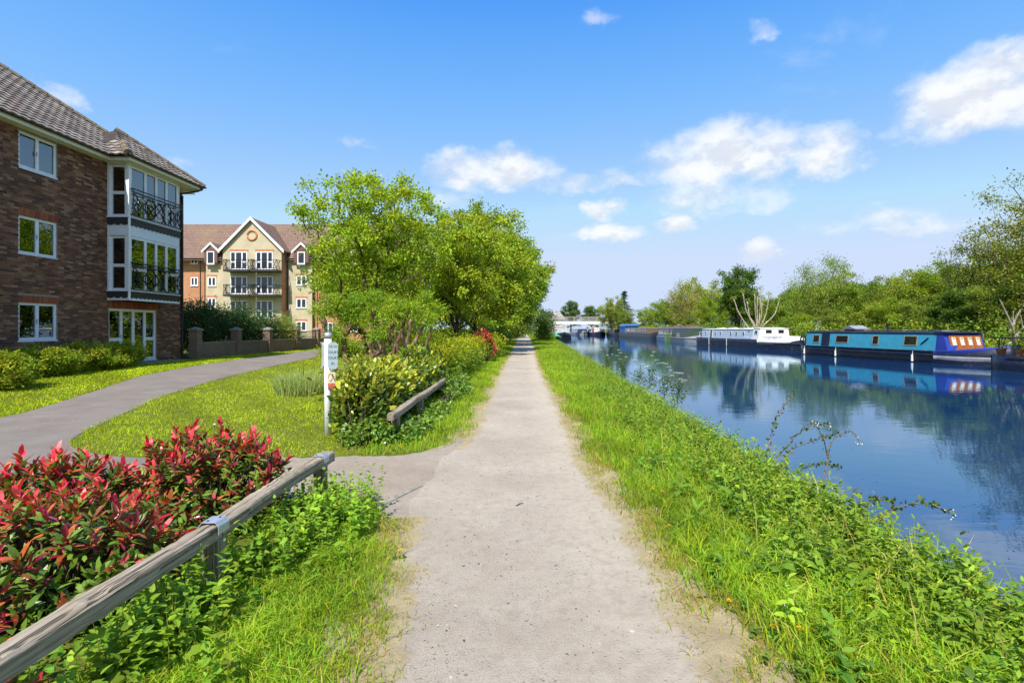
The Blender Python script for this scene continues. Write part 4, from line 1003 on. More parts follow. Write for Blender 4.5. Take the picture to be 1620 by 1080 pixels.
plant_tree("tree", (-9.4, 31.0, .0), make_tree(18, 7.4, 3.1, 1.2, .15, 190, 95, .40, .16, .11, (.135, .190, .024), zc=4.1), "lower yellow green tree filling the gap behind the tall round tree", group="trees along the left of the towpath")
plant_tree("tree", (-4.5, 84.0, .0), make_tree(16, 11.0, 5.0, 1.2, .2, 150, 80, .8, .34, .22, (.080, .120, .020)), "dark tree closing the far end of the towpath", group="trees along the left of the towpath")
plant_tree("tree", (-9.0, 70.0, .0), make_tree(17, 9.0, 5.0, 1.2, .2, 130, 80, .8, .34, .22, (.070, .11, .020)), "dark green tree on the lawn far behind the path trees", group="trees along the left of the towpath")

# pollarded willows with knuckled limbs
def pollard(seed, limbs, tufts, s, tuft_r, per, bark, base, tl, tw_):
    r = np.random.default_rng(seed); mb = MB(); ends = []
    for pts, r0, r1 in limbs:
        P = np.array(pts, float) * s; q = np.linspace(0, 1, len(P)); f = np.linspace(0, 1, 14)
        C_ = np.stack([np.interp(f, q, P[:, k]) for k in range(3)], -1)
        for _ in range(3): C_[1:-1] = (C_[:-2] + 2 * C_[1:-1] + C_[2:]) / 4
        C_[1:-1] += r.normal(0, .02 * s, (12, 3)); rr = .62 * (r0 + (r1 - r0) * f) * s * (1 + .22 * np.sin(f * 17 + seed) * r.uniform(.4, 1)); rr[-2:] *= 1.5
        mb.tube(C_, rr, 9)
    wood = mb.mesh("trunk", bark, True)
    cen = np.array(tufts, float) * s; sp = []
    for c in cen:
        k = 14; d = unit(r.normal(0, 1, (k, 3)) + np.array((0, 0, .9)))
        for dd in d: sp.append(c + dd * tuft_r * s * r.uniform(.4, 1.0))
    parts = [foliage(r, np.array(sp), per, tuft_r * .42 * s, tl, tw_, base, "kite", .3, .18, .1)]
    V, F, C = merge(parts)
    return wood, build_mesh("crown", V, F, [M_LEAF], C)
L1 = [([(0, 0, -.1), (.02, 0, .3), (.05, 0, .55)], .17, .15), ([(0, 0, .4), (-.25, .1, .8), (-.30, .1, 1.2), (-.12, .1, 1.65)], .11, .08), ([(.05, 0, .45), (.35, .1, .85), (.75, .2, 1.15), (.85, .1, 1.7)], .12, .08),
      ([(.05, .05, .45), (.7, .3, .75), (1.2, .3, 1.0), (1.55, .4, 1.75)], .12, .07), ([(0, 0, .4), (-.5, -.1, .7), (-.62, -.1, 1.3), (-.75, 0, 1.8)], .10, .07), ([(.35, .1, .85), (.3, .2, 1.4), (.4, .2, 2.0)], .08, .06), ([(1.2, .3, 1.0), (1.0, .2, 1.4), (1.15, .3, 1.95)], .07, .05)]
T1 = [(-.12, .1, 1.85), (.4, .2, 2.15), (.85, .1, 1.82), (1.56, .4, 1.62), (-.70, 0, 1.85), (1.12, .3, 1.98), (-.42, 0, 1.30), (.12, .1, 2.10), (-.42, .05, 2.12), (.62, .0, 1.35)]
plant_tree("pollarded_willow", (-4.0, 12.2, .0), pollard(3, L1, T1, 1.04, .27, 50, M_BARKRED, (.115, .175, .020), .12, .022), "low pollarded willow with twisted knuckled limbs behind the white signpost", group="pollarded willows behind the hedge")
L2 = [([(0, 0, -.1), (0, 0, .6)], .14, .12), ([(0, 0, .5), (-.2, 0, 1.1), (-.1, 0, 1.7)], .09, .06), ([(0, 0, .5), (.3, 0, 1.0), (.5, 0, 1.7)], .09, .06), ([(0, 0, .5), (-.5, .1, .9), (-.6, .1, 1.5)], .08, .05)]
T2 = [(-.1, 0, 1.85), (.52, 0, 1.85), (-.62, .1, 1.7), (.2, .1, 2.1)]
plant_tree("pollarded_willow", (-4.15, 15.6, .0), pollard(4, L2, T2, 1.10, .27, 48, M_BARKRED, (.125, .19, .020), .12, .024), "small pollarded willow between the larger one and the dark forked tree", group="pollarded willows behind the hedge")
plant_tree("pollarded_willow", (-3.0, 14.4, .0), pollard(6, L2, T2, 1.1, .28, 46, M_BARKRED, (.135, .20, .022), .12, .024), "slim pollarded willow rising from the golden hedge", group="pollarded willows behind the hedge")

# woodland along the far bank: every tree one can tell apart
WOOD = [make_tree(40 + i, *a) for i, a in enumerate([
    (9.0, 3.2, 1.6, .18, 135, 85, .46, .24, .16, G_MID), (8.5, 3.5, 1.2, .18, 135, 85, .48, .24, .15, G_OLIVE), (9.5, 3.0, 2.0, .20, 140, 85, .46, .25, .16, G_DEEP),
    (8.0, 3.8, 1.0, .18, 135, 85, .48, .24, .15, (.118, .150, .026)), (9.0, 3.3, 1.5, .17, 130, 80, .46, .23, .14, (.115, .165, .022))])]
WLAB = ["mid green bushy tree", "olive green spreading tree", "dark green dense tree", "golden olive wide tree", "fresh yellow green tree"]
WOOD2 = {"thin": make_tree(60, 10, 3.4, 3.0, .17, 170, 26, .50, .17, .11, (.075, .10, .03), bark=M_BARKDARK, power=.6, tip=.016),
         "gold": make_tree(61, 12, 4.4, 2.5, .22, 230, 48, .55, .18, .12, (.115, .130, .032), power=.55, tip=.014),
         "pale": make_tree(62, 9, 3.0, 1.5, .14, 150, 40, .60, .20, .12, (.15, .155, .055), bark=M_BARKPALE, tip=.024, power=.55),
         "willow": make_tree(63, 9, 4.2, 1.8, .2, 170, 80, .65, .25, .08, (.105, .145, .035), droop=1.0, squash=1.0)}
def far_tree(px, py, X, kind, label, rz=0, wide=1.0, base_z=.35):
    """a tree standing at X on the far bank, seen at column px with its top at row py"""
    Y = X * 810 / (px - 826); H = fz(py, Y) - base_z
    ms, h0 = (WOOD[kind], [9.0, 8.5, 9.5, 8.0, 9.0][kind]) if isinstance(kind, int) else (WOOD2[kind], {"thin": 10, "gold": 12, "pale": 9, "willow": 9}[kind])
    s = H / h0 / 1.03
    return plant_tree("woodland_tree", (X, Y, base_z), ms, label, "tree", "trees along the far bank", rz, (s * wide, s * wide, s))
far_tree(1700, 250, 32, "gold", "golden leafed tall tree cut by the right edge of the picture", 2.0)
far_tree(1625, 288, 34, "gold", "tall sparse golden tree at the far right behind the smallest dark boat", 0.5)
far_tree(1540, 366, 33, "thin", "open dark branched tree behind the orange doors of the blue boat", 1.0)
far_tree(1580, 430, 30, 1, "low olive tree under the tall golden one at far right", 3.3, 1.1)
far_tree(1500, 405, 37, 4, "yellow green tree left of the open dark branched tree", 2.2)
far_tree(1515, 455, 29.5, 2, "low dark green tree just behind the bow cabin of the blue boat", .7, 1.2)
far_tree(1450, 428, 36, 3, "golden olive tree behind the middle of the blue boat", 4.0)
far_tree(1462, 470, 30, 1, "low olive bushy tree above the blue boat roof", 5.2, 1.2)
far_tree(1405, 440, 37, 1, "olive tree behind the blue boat chimney", 1.7)
far_tree(1415, 468, 31, 4, "low fresh green tree right of the blue boat chimney", 3.9, 1.2)
far_tree(1352, 440, 37, 0, "mid green tree behind the kennel roof box on the blue boat", 2.6)
far_tree(1368, 482, 30, 3, "low golden tree between the kennel and the chimney", .3, 1.2)
far_tree(1305, 410, 35, "willow", "broad green willow crown above the stern of the blue boat", .9, .95)
far_tree(1270, 446, 38, 4, "yellow green tree left of the broad willow", 4.4)
far_tree(1318, 490, 29.5, 1, "low olive bush tree over the stern of the blue boat", 2.9, 1.3)
far_tree(1240, 460, 34, 0, "mid green tree right of the pollarded pale tree", 1.2)
far_tree(1262, 492, 29.5, 4, "low bright green tree in the gap between the white and blue boats", 5.0, 1.3)
far_tree(1168, 418, 32, 2, "tall dark green tree behind the pale pollarded tree", 3.0, .95)
far_tree(1210, 470, 36, 3, "golden tree seen through the pollarded branches", .0)
far_tree(1125, 466, 33, 4, "yellow green tree left of the dark green one", 2.4)
far_tree(1140, 500, 29, 0, "low mid green tree above the white boat cabin", 1.0, 1.3)
far_tree(1082, 440, 31, "pale", "twiggy pale tree with many thin white stems", 1.5)
far_tree(1106, 440, 38, 3, "golden tree behind the twiggy pale one", 4.1)
far_tree(1052, 470, 33, 4, "bright green tree left of the twiggy pale tree", 2.8, 1.1)
far_tree(1025, 484, 32, 4, "bright green rounded tree above the grassy ramp", 3.7, 1.3)
far_tree(1092, 498, 28.5, 1, "low olive tree behind the dark barge", .4, 1.3)
far_tree(968, 470, 24.5, 3, "golden green tree at the right end of the footbridge", 1.9, .9)
far_tree(985, 487, 25.5, 1, "olive tree just right of the footbridge end", 5.6, 1.1)
far_tree(903, 474, 20, 2, "dark round topped tree beyond the left of the footbridge", 2.1)
far_tree(936, 482, 27, 2, "dark round topped tree beyond the middle of the footbridge", .9, 1.2)
for px, py, X, k, rz, lab in [(1650, 380, 42, 0, 1, "mid green tree far back at the right picture edge"), (1570, 395, 46, 3, 2, "golden tree in the back row at far right"), (1480, 425, 48, 0, 3, "mid green back row tree behind the blue boat bow"), (1425, 436, 50, 4, 4, "fresh green back row tree above the blue boat"),
                      (1380, 442, 50, 2, 5, "dark back row tree right of the willow"), (1330, 436, 52, 1, 6, "olive back row tree behind the willow"), (1255, 455, 54, 2, 1, "dark back row tree left of the willow"), (1190, 468, 54, 0, 2, "mid green back row tree behind the pollarded tree"), (1150, 462, 50, 4, .4, "fresh green back row tree left of the tall dark one"), (1065, 476, 48, 0, 3, "mid green back row tree above the barges")]:
    far_tree(px, py, X, k, lab, rz, 1.25)

# dead pale limbs leaning in the undergrowth on the far bank
for k, (px, py, X, dx, dz, lab) in enumerate([(1592, 560, 27.4, 1.6, 2.2, "pale dead limb leaning in the scrub right of the blue boat bow"), (1608, 556, 27.8, -1.3, 2.6, "second pale dead limb by the right picture edge"), (1330, 512, 27.6, 1.5, 1.2, "pale fallen branch above the stern of the blue boat"), (1585, 520, 29.0, 1.0, 2.6, "thin pale dead stem rising under the tall golden tree")]):
    Y = X * 810 / (px - 826); z = .6; p = [(X, Y, z), (X + dx * .4, Y - .3, z + dz * .45), (X + dx, Y - .4, z + dz)]; d = MB(); d.tube(p, [.09, .06, .03], 7); d.tube([p[1], (X + dx * .2, Y - .5, z + dz * .8)], [.045, .02], 5); tag(d.w("dead_branch", M_BARKPALE), lab, "dead branch")
# conifer by the bridge
def conifer(seed, H, rad, n, base):
    r = np.random.default_rng(seed); mb = MB(); mb.tube([(0, 0, -.2), (0, 0, H * .5), (0, 0, H)], [.22, .13, .02], 8); P = []
    for k in range(16):
        z = H * (.22 + .76 * k / 16); L = rad * (1 - (k / 16) ** 1.1) * r.uniform(.65, 1.15) + .25
        for j in range(6):
            a = r.uniform(0, 6.28); e = np.array((math.cos(a) * L, math.sin(a) * L, z - .12 * L + r.normal(0, .1))); mb.tube([(0, 0, z), e], [.03, .01], 4)
            for f in np.linspace(.3, 1, 5): P.append(np.array((0, 0, z)) * (1 - f) + e * f)
    V, F, C = foliage(r, np.array(P), n, .38, .3, .10, base, "kite", .3, .2, .05, squash=.35)
    return mb.mesh("trunk", M_BARKDARK, True), build_mesh("crown", V, F, [M_LEAF], C)
plant_tree("conifer", (32, 160, .4), conifer(5, 13.6, 3.4, 22, (.020, .045, .026)), "dark blue green conifer standing above the bridge end", "tree")

# pale pollarded tree behind the white boat
pl = []
for a, b, top in [(-.45, -.15, 5.5), (-1.9, -.3, 5.6), (.0, .1, 5.2), (.55, .3, 6.2), (1.4, .1, 5.4), (2.5, -.1, 4.9), (-1.0, .4, 4.6), (.3, -.4, 4.4)]:
    pl.append(([(0, 0, 1.0), (a * .35, b * .3, 2.0), (a * .8, b, top * .62), (a, b * 1.2, top)], .17, .06))
pl.append(([(0, 0, -.2), (0, 0, 1.1)], .30, .26)); pl.append(([(-.2, 0, -.2), (-.9, 0, 1.2), (-2.2, .1, 3.2), (-2.75, .1, 4.9)], .20, .07))
wood, crown = pollard(8, pl, [(p[0][-1][0], p[0][-1][1], p[0][-1][2] + .05) for p in pl if len(p[0]) > 2], 1.0, .30, 5, M_BARKPALE, (.13, .17, .03), .14, .06)
plant_tree("pollarded_tree", (27.6, 60, .2), (wood, crown), "bare pale tree lopped to thick stubs behind the white boat", "tree")

# ------------------------------------------------------------------ boats
def paint(name, col, rough=.42, var=.14, dirt=(.13, .10, .08, .6)): return mat_plain(name, col, rough, .45, var=var, nscale=3.0, bmp=.08, bscale=14, dirt=dirt)
P_NAVY = paint("navy_hull", (.008, .012, .032)); P_BLACK = paint("black_hull", (.014, .014, .017)); P_TURQ = paint("turquoise_cabin", (.045, .31, .44), .42, .10, (.10, .25, .32, .45)); P_ROYAL = paint("royal_blue", (.02, .045, .28), .3, .08, (.02, .03, .12, .3))
P_GREY = paint("grey_primer", (.24, .25, .28), .6, .15); P_WHITE = paint("boat_white", (.72, .72, .70), .45, .06, (.35, .33, .28, .5)); P_PALE = paint("pale_blue_grey", (.46, .54, .62), .45, .06, (.3, .3, .3, .3))
P_GREEN = paint("dark_green_cabin", (.035, .065, .05)); P_BROWN = paint("brown_cabin", (.16, .10, .06)); P_RED = paint("red_panel", (.50, .03, .05)); P_BLUE = paint("blue_tarpaulin", (.05, .17, .42), .6, .2); P_CREAM = paint("cream_cabin", (.60, .54, .40)); P_ORANGE = mat_wood("varnished_doors", (.27, .07, .018), (.40, .125, .03), (.15, .04, .01), axis=2)
P_ROOFBL = paint("dark_boat_roof", (.02, .026, .05), .5); P_GREENTARP = paint("green_tarpaulin", (.06, .42, .06), .5, .15); P_BRASS = mat_plain("brass", (.50, .40, .24), .35, .5, metal=.5)
P_TERRA = mat_plain("terracotta", (.42, .16, .07), .8, .2, var=.25)
def hull_mesh(mb, L, B, g, bow=3.0, stern=1.2, sheer=.45, col=None, zb=-.35, y_from=0., y_to=1e9, out=0., zt=None, zlo=None):
    ys = np.unique(np.concatenate([np.linspace(0, stern, 6), np.linspace(stern, L - bow, 5), np.linspace(L - bow, L, 14)]))
    ys = ys[(ys >= y_from - 1e-6) & (ys <= y_to + 1e-6)]
    def hw(y):
        if y < stern: return B / 2 * (.62 + .38 * math.sin(y / stern * math.pi / 2))
        if y > L - bow:
            t = (y - L + bow) / bow; return max(.03, B / 2 * (1 - t ** 2.4))
        return B / 2
    def gz(y): return g + sheer * max(0, (y - (L - bow * 1.25)) / (bow * 1.25)) ** 2
    S = []
    for y in ys:
        w_, z = hw(y) + out, gz(y) if zt is None else min(zt, gz(y)); lo = zb if zlo is None else zlo
        rake = max(0, (y - (L - bow)) / bow) ** 3
        S.append([(-w_ * .96, y - .25 * rake, lo), (-w_, y, (z + lo) / 2 + .1), (-w_, y + .12 * rake, z), (w_, y + .12 * rake, z), (w_, y, (z + lo) / 2 + .1), (w_ * .96, y - .25 * rake, lo)])
    V = np.array(S); n, m_ = V.shape[:2]; i = np.arange(n - 1)[:, None] * m_; j = np.arange(m_ - 1)[None]
    F = np.stack([i + j, i + j + 1, i + m_ + j + 1, i + m_ + j], -1).reshape(-1, 4)
    mb.add(V.reshape(-1, 3), [F, np.array([[0, 1, 2, 3, 4, 5]]), np.array([[5, 4, 3, 2, 1, 0]]) + (n - 1) * m_])
    return hw, gz
def boat(name, stern_pt, bow_dir, L, B, label, cat="boat", group="boats moored along the canal"):
    """side (port edge towards -x) waterline stern corner; local y runs to the bow, x to the far side"""
    d = np.array(bow_dir, float); d /= np.linalg.norm(d); ang = math.atan2(d[1], d[0]) - math.pi / 2
    right = np.array((d[1], -d[0])); s = 1 if right[0] > 0 else -1       # far side is +X in the world
    c = np.array(stern_pt) + right * s * B / 2
    return empty(name, (c[0], c[1], WATER), label, cat, group, ang), -s
# ---- near blue widebeam. side -> local x of the visible side (towards the towpath)
bt, vs_ = boat("canal_boat", (20.4, 38.4), (.147, -.989), 14.0, 2.9, "long turquoise and navy canal boat with orange wooden bow doors")
Lb, Bb, gb = 14.1, 2.9, .66
h = MB(); hull_mesh(h, Lb, Bb, gb, 3.0, 1.3, .42); h.l("hull", P_NAVY, bt, True)
h = MB(); hull_mesh(h, Lb, Bb, gb, 3.0, 1.3, .42, y_from=Lb - 3.75, out=.012, zt=.42, zlo=.02); h.l("bow_plate", P_GREY, bt, True)
h = MB(); hull_mesh(h, Lb, Bb, gb, 3.0, 1.3, .42, y_from=Lb - 3.6, out=.022, zlo=.42, zt=2.); h.l("bow_gunwale", P_ROYAL, bt, True)
for z in (gb - .03, gb - .23, .16):
    m_ = MB(); x = vs_ * (Bb / 2 + .012)
    m_.bar((x, 1.2, z), (x, Lb - 3.0, z), .035, .045); m_.l("rubbing_strake", P_BLACK, bt)
def cabin(parent, y0, y1, B, zb, zt, mats, tumble=.12, inset=.14, crown=.07, name="cabin", roofmat=None, oh=.04):
    w0, w1 = B / 2 - inset, B / 2 - inset - tumble
    c = MB(); c.add([(-w0, y0, zb), (w0, y0, zb), (w1, y0, zt), (-w1, y0, zt), (-w0, y1, zb), (w0, y1, zb), (w1, y1, zt), (-w1, y1, zt)], [[(0, 1, 2, 3), (5, 4, 7, 6), (1, 5, 6, 2), (4, 0, 3, 7), (3, 2, 6, 7), (0, 4, 5, 1)]])
    cb = c.l(name, mats, parent); r = MB(); xs = np.linspace(-w1 - oh, w1 + oh, 9); zz = zt + crown * (1 - (xs / (w1 + oh)) ** 2)
    V = [(x, y, z) for y in (y0 - .05, y1 + .05) for x, z in zip(xs, zz + .045)] + [(x, y, zt + .002) for y in (y0 - .05, y1 + .05) for x in xs]
    i = np.arange(8); F = [np.stack([i, i + 1, i + 10, i + 9], -1), np.stack([i + 18, i, i + 9, i + 27], -1)[:0], np.stack([i + 1, i, i + 18, i + 19], -1), np.stack([i + 9, i + 10, i + 28, i + 27], -1)]
    F.append(np.array([[0, 9, 27, 18], [17, 8, 26, 35]])); r.add(V, F); r.l("roof", roofmat or P_ROOFBL, parent)
    return cb, (w0, w1)
def side_window(parent, vs_, ws, zr, y0, y1, z0, z1, frame=None, round_=False, pane=None, fw=.045):
    """window lying on the leaning cabin side; ws: half widths at foot and head, zr: those heights"""
    def px(z): return vs_ * (ws[0] + (ws[1] - ws[0]) * (z - zr[0]) / (zr[1] - zr[0]))
    f = MB(); o = vs_ * .022
    if round_:
        th = np.linspace(0, 2 * math.pi, 17); ym, zm, ry, rz_ = (y0 + y1) / 2, (z0 + z1) / 2, (y1 - y0) / 2, (z1 - z0) / 2
        f.tube([(px(zm + rz_ * math.sin(a)) + o * .5, ym + ry * math.cos(a), zm + rz_ * math.sin(a)) for a in th], fw * .5, 5, cap=False); w_ = f.l("porthole", frame or P_BRASS, parent)
        g = MB(); P = [(px(zm + rz_ * math.sin(a)) + o * .35, ym + ry * math.cos(a), zm + rz_ * math.sin(a)) for a in th[:-1]]; g.prism(P, (o * .3, 0, 0)); g.l("pane", M_GLASSDARK, w_); return
    for (ya, yb, za, zb) in ((y0, y1, z0, z0 + fw), (y0, y1, z1 - fw, z1), (y0, y0 + fw, z0 + fw, z1 - fw), (y1 - fw, y1, z0 + fw, z1 - fw)):
        f.add([(px(za), ya, za), (px(za), yb, za), (px(zb), yb, zb), (px(zb), ya, zb), (px(za) + o, ya, za), (px(za) + o, yb, za), (px(zb) + o, yb, zb), (px(zb) + o, ya, zb)], [[(0, 3, 2, 1), (4, 5, 6, 7), (0, 1, 5, 4), (1, 2, 6, 5), (2, 3, 7, 6), (3, 0, 4, 7)]])
    w_ = f.l("window", frame or P_BRASS, parent); g = MB(); g.add([(px(z0) + o * .4, y0 + fw, z0 + fw), (px(z0) + o * .4, y1 - fw, z0 + fw), (px(z1) + o * .4, y1 - fw, z1 - fw), (px(z1) + o * .4, y0 + fw, z1 - fw)], [[(0, 1, 2, 3)]]); g.l("pane", pane or M_GLASSDARK, w_)
cb, ws = cabin(bt, 1.07, 11.05, Bb, gb, 1.60, P_TURQ)
zr = (gb, 1.60)
for y0, y1, z0, z1 in ((1.75, 2.4, .88, 1.42), (3.9, 5.0, .92, 1.42), (6.9, 7.38, .88, 1.44), (9.1, 9.95, .90, 1.46)): side_window(bt, vs_, ws, zr, y0, y1, z0, z1)
def side_panel(parent, name, m_, y0, y1, z0, z1, off=.02, lab=None):
    def px(z): return vs_ * (ws[0] + (ws[1] - ws[0]) * (z - zr[0]) / (zr[1] - zr[0]))
    p = MB(); o = vs_ * off; p.add([(px(z0), y0, z0), (px(z0), y1, z0), (px(z1), y1, z1), (px(z1), y0, z1), (px(z0) + o, y0, z0), (px(z0) + o, y1, z0), (px(z1) + o, y1, z1), (px(z1) + o, y0, z1)], [[(0, 3, 2, 1), (4, 5, 6, 7), (0, 1, 5, 4), (1, 2, 6, 5), (2, 3, 7, 6), (3, 0, 4, 7)]]); return p.l(name, m_, parent)
side_panel(bt, "side_door", P_NAVY, 2.62, 3.35, .70, 1.56)
side_panel(bt, "roof_edge_band", P_ROOFBL, 1.07, 11.04, 1.555, 1.60, .012)
p = MB(); p.bar((vs_ * (ws[0] - .03) , 10.2, 1.0), (vs_ * (ws[1] + .06), 10.62, 1.36), .03, .09, up=(1, 0, 0)); p.l("name_flash", P_NAVY, bt)
# raised bow cabin end in royal blue with varnished doors
w0, w1 = ws; c = MB()
c.add([(-w0, 11.06, gb), (w0, 11.06, gb), (w1, 11.06, 1.62), (-w1, 11.06, 1.62), (-w0 + .02, 11.55, gb), (w0 - .02, 11.75, gb), (w1, 11.40, 1.63), (-w1, 11.40, 1.63)], [[(0, 1, 2, 3), (5, 4, 7, 6), (1, 5, 6, 2), (4, 0, 3, 7), (3, 2, 6, 7), (0, 4, 5, 1)]])
c.l("bow_bulkhead", P_ROYAL, bt)
dw = (2 * w1 - .40) / 4
def fy(z): return 11.57 - .15 * (z - gb) / (1.63 - gb)
for k in range(4):
    xa = -w1 + .20 + k * dw; d = MB(); d.add([(xa + .006, fy(.72) , .72), (xa + dw - .006, fy(.72), .72), (xa + dw - .006, fy(1.5), 1.5), (xa + .006, fy(1.5), 1.5)] + [(xa + .006, fy(.72) + .14, .72), (xa + dw - .006, fy(.72) + .14, .72), (xa + dw - .006, fy(1.5) + .07, 1.5), (xa + .006, fy(1.5) + .07, 1.5)], [[(0, 1, 2, 3), (5, 4, 7, 6), (1, 5, 6, 2), (4, 0, 3, 7), (3, 2, 6, 7), (0, 4, 5, 1)]])
    dr = d.l("door", P_ORANGE, bt)
    f = MB(); zz = (.98, 1.40)
    yo = lambda z: fy(z) + .14 - .07 * (z - .72) / .78
    for a, b, q, s in ((xa + .13, xa + dw - .13, zz[0], zz[0] + .05), (xa + .13, xa + dw - .13, zz[1] - .05, zz[1]), (xa + .13, xa + .18, zz[0] + .05, zz[1] - .05), (xa + dw - .18, xa + dw - .13, zz[0] + .05, zz[1] - .05)):
        f.obox((a, yo(q) - .01, q), (b - a, 0, 0), (0, .035, 0), (0, yo(s) - yo(q), s - q))
    wf = f.l("window", P_CREAM, dr)
    g = MB(); g.add([(xa + .17, yo(zz[0]) + .006, zz[0] + .04), (xa + dw - .17, yo(zz[0]) + .006, zz[0] + .04), (xa + dw - .17, yo(zz[1]) + .006, zz[1] - .04), (xa + .17, yo(zz[1]) + .006, zz[1] - .04)], [[(0, 1, 2, 3)]])
    if "curtained_pane" not in MATS: mat_plain("curtained_pane", (.62, .68, .64), .15, .6, var=.15)
    g.l("pane", MATS["curtained_pane"], wf)
r = MB(); r.prism([(-w1 - .06, 11.0, 1.635), (w1 + .06, 11.0, 1.635), (w1 + .06, 11.62, 1.63), (-w1 - .06, 11.62, 1.63)], (0, 0, .06)); r.l("bow_canopy", P_ROOFBL, bt)
r = MB()
for y in np.linspace(3.5, 10.6, 2): r.bar((-.45, y, 1.74), (.45, y, 1.74), .04)
for x in (-.45, .45): r.bar((x, 3.4, 1.765), (x, 10.7, 1.765), .05, .03)
r.l("roof_rack", P_GREY, bt)
k = MB(); k.tube([(.35 * vs_, 7.1, 1.63), (.35 * vs_, 7.1, 2.12)], .07, 10); k.tube([(.35 * vs_, 7.1, 2.10), (.35 * vs_, 7.1, 2.18)], .11, 10); k.l("chimney", P_BLACK, bt)
r = MB(); r.box((-.6, 6.0, 1.70), (.6, 9.9, 1.735)); r.l("solar_panel", M_GLASSDARK, bt)
k = MB(); k.box((-.45, 3.75, 1.68), (.45, 4.65, 1.86))
kn = k.l("roof_box", P_ORANGE, bt); r = MB(); r.prism([(-.55, 3.65, 1.84), (-.55, 4.2, 2.08), (-.55, 4.75, 1.84)], (1.1, 0, 0)); r.l("lid", P_GREY, kn)
for y in (4.2, 9.9, 1.2):
    f = MB(); f.tube([(vs_ * (Bb / 2 + .05), y, gb - .05), (vs_ * (Bb / 2 + .05), y, .1)], .014, 5); f.tube([(vs_ * (Bb / 2 + .08), y, .42), (vs_ * (Bb / 2 + .08), y, .05)], [.05, .06], 8); f.l("fender", P_WHITE, bt)
s = MB(); s.tube([(-.7, .25, gb), (-.9, .25, gb + .7), (-.3, .15, gb + .95), (.3, .15, gb + .95), (.9, .25, gb + .7), (.7, .25, gb)], .022, 6); s.tube([(0, .6, gb), (0, .6, gb + .75)], .03, 6); s.l("stern_rail", P_BLACK, bt)
th = np.linspace(0, 6.283, 19); s = MB(); s.tube([(vs_ * 1.2, .65 + .28 * math.cos(a), gb + .36 + .34 * math.sin(a)) for a in th], .05, 6, cap=False); s.l("life_ring", P_BLACK, bt)
an = MB(); an.tube([(0, Lb - .05, gb + .38), (0, Lb + .28, .55), (0, Lb + .30, .10)], .035, 6); an.bar((-.25, Lb + .3, .28), (.25, Lb + .3, .50), .05); an.bar((-.2, Lb + .32, .62), (.25, Lb + .3, .30), .05); an.l("anchor", P_BLACK, bt)

hr = MB()
for x in (-w1 + .08, w1 - .08): hr.bar((x, 1.4, 1.70), (x, 10.9, 1.70), .025); [hr.bar((x, y, 1.63), (x, y, 1.70), .02, up=(1, 0, 0)) for y in np.linspace(1.5, 10.8, 9)]
hr.l("roof_hand_rail", P_ROOFBL, bt)
for y in (2.2, 5.6, 8.4): v_ = MB(); v_.tube([(vs_ * .55, y, 1.63), (vs_ * .55, y, 1.74)], .04, 8); v_.tube([(vs_ * .55, y, 1.735), (vs_ * .55, y, 1.76), (vs_ * .55, y, 1.785)], [.10, .10, .03], 10); v_.l("roof_vent", P_BRASS, bt)
MB().box((-.3, 2.6, 1.68), (.4, 3.3, 1.80)).l("coal_sack", P_BROWN, bt)
MB().tube([(0, Lb - .3, gb + .40), (-vs_ * 1.2, Lb - 1.0, .55), (-vs_ * 2.8, Lb - 1.8, .45)], .014, 5).l("mooring_rope", P_CREAM, bt)
MB().tube([(-vs_ * .8, .4, gb + .1), (-vs_ * 2.0, .1, .5), (-vs_ * 3.2, -.6, .45)], .014, 5).l("mooring_rope", P_CREAM, bt)

# ---- white barge
wt, vs_ = boat("canal_boat", (20.7, 62.4), (.098, -.995), 18.4, 3.4, "white barge with portholes, pale bow and navy hull beside the lopped tree")
Lw, Bw, gw_ = 18.5, 3.4, .84
h = MB(); hull_mesh(h, Lw, Bw, gw_, 4.2, 1.6, .22); h.l("hull", P_NAVY, wt, True)
h = MB(); hull_mesh(h, Lw, Bw, gw_, 4.2, 1.6, .22, y_from=Lw - 5.6, out=.014, zlo=.06); h.l("bow_plate", paint("pale_bow", (.66, .66, .65), .6, .10, (.30, .26, .21, .4)), wt, True)
for z in (.48,):
    m_ = MB(); hull_mesh(m_, Lw, Bw, gw_, 4.2, 1.6, .22, y_from=1.6, out=.035, zt=z + .05, zlo=z); m_.l("rubbing_strake", P_BLACK, wt)
_, ws = cabin(wt, 2.3, 13.2, Bw, gw_, 1.78, P_PALE, roofmat=P_WHITE); zr = (gw_, 1.78)  # white cabin: the shade on its side is put into this bluish colour
for y in (3.3, 5.6, 6.8, 9.0, 10.15, 11.5): side_window(wt, vs_, ws, zr, y - .17, y + .17, 1.12, 1.58, P_PALE, True)
side_panel(wt, "side_door", M_GLASSDARK, 4.4, 4.85, .86, 1.74); side_panel(wt, "door_post", P_WHITE, 4.18, 4.38, .86, 1.75); side_panel(wt, "door_post", P_WHITE, 4.87, 5.02, .86, 1.75)
side_panel(wt, "vent", P_BLACK, 12.4, 12.6, 1.55, 1.64); side_panel(wt, "rail_box", P_PALE, 11.3, 13.2, .86, 1.02, .10)
cb2, ws2 = cabin(wt, 13.22, 14.3, Bw, gw_, 1.86, P_WHITE, roofmat=P_WHITE, inset=.10, name="wheelhouse", tumble=.2)
for x0, x1 in ((-1.0, -.35), (.2, .9)):
    f = MB(); f.box((x0, 14.26, 1.38), (x1, 14.32, 1.80)); o = f.l("window", P_WHITE, wt); MB().box((x0 + .05, 14.30, 1.43), (x1 - .05, 14.335, 1.75)).l("pane", M_GLASSDARK, o)
side_window(wt, vs_, ws2, (gw_, 1.86), 13.45, 14.05, 1.3, 1.72, P_WHITE)
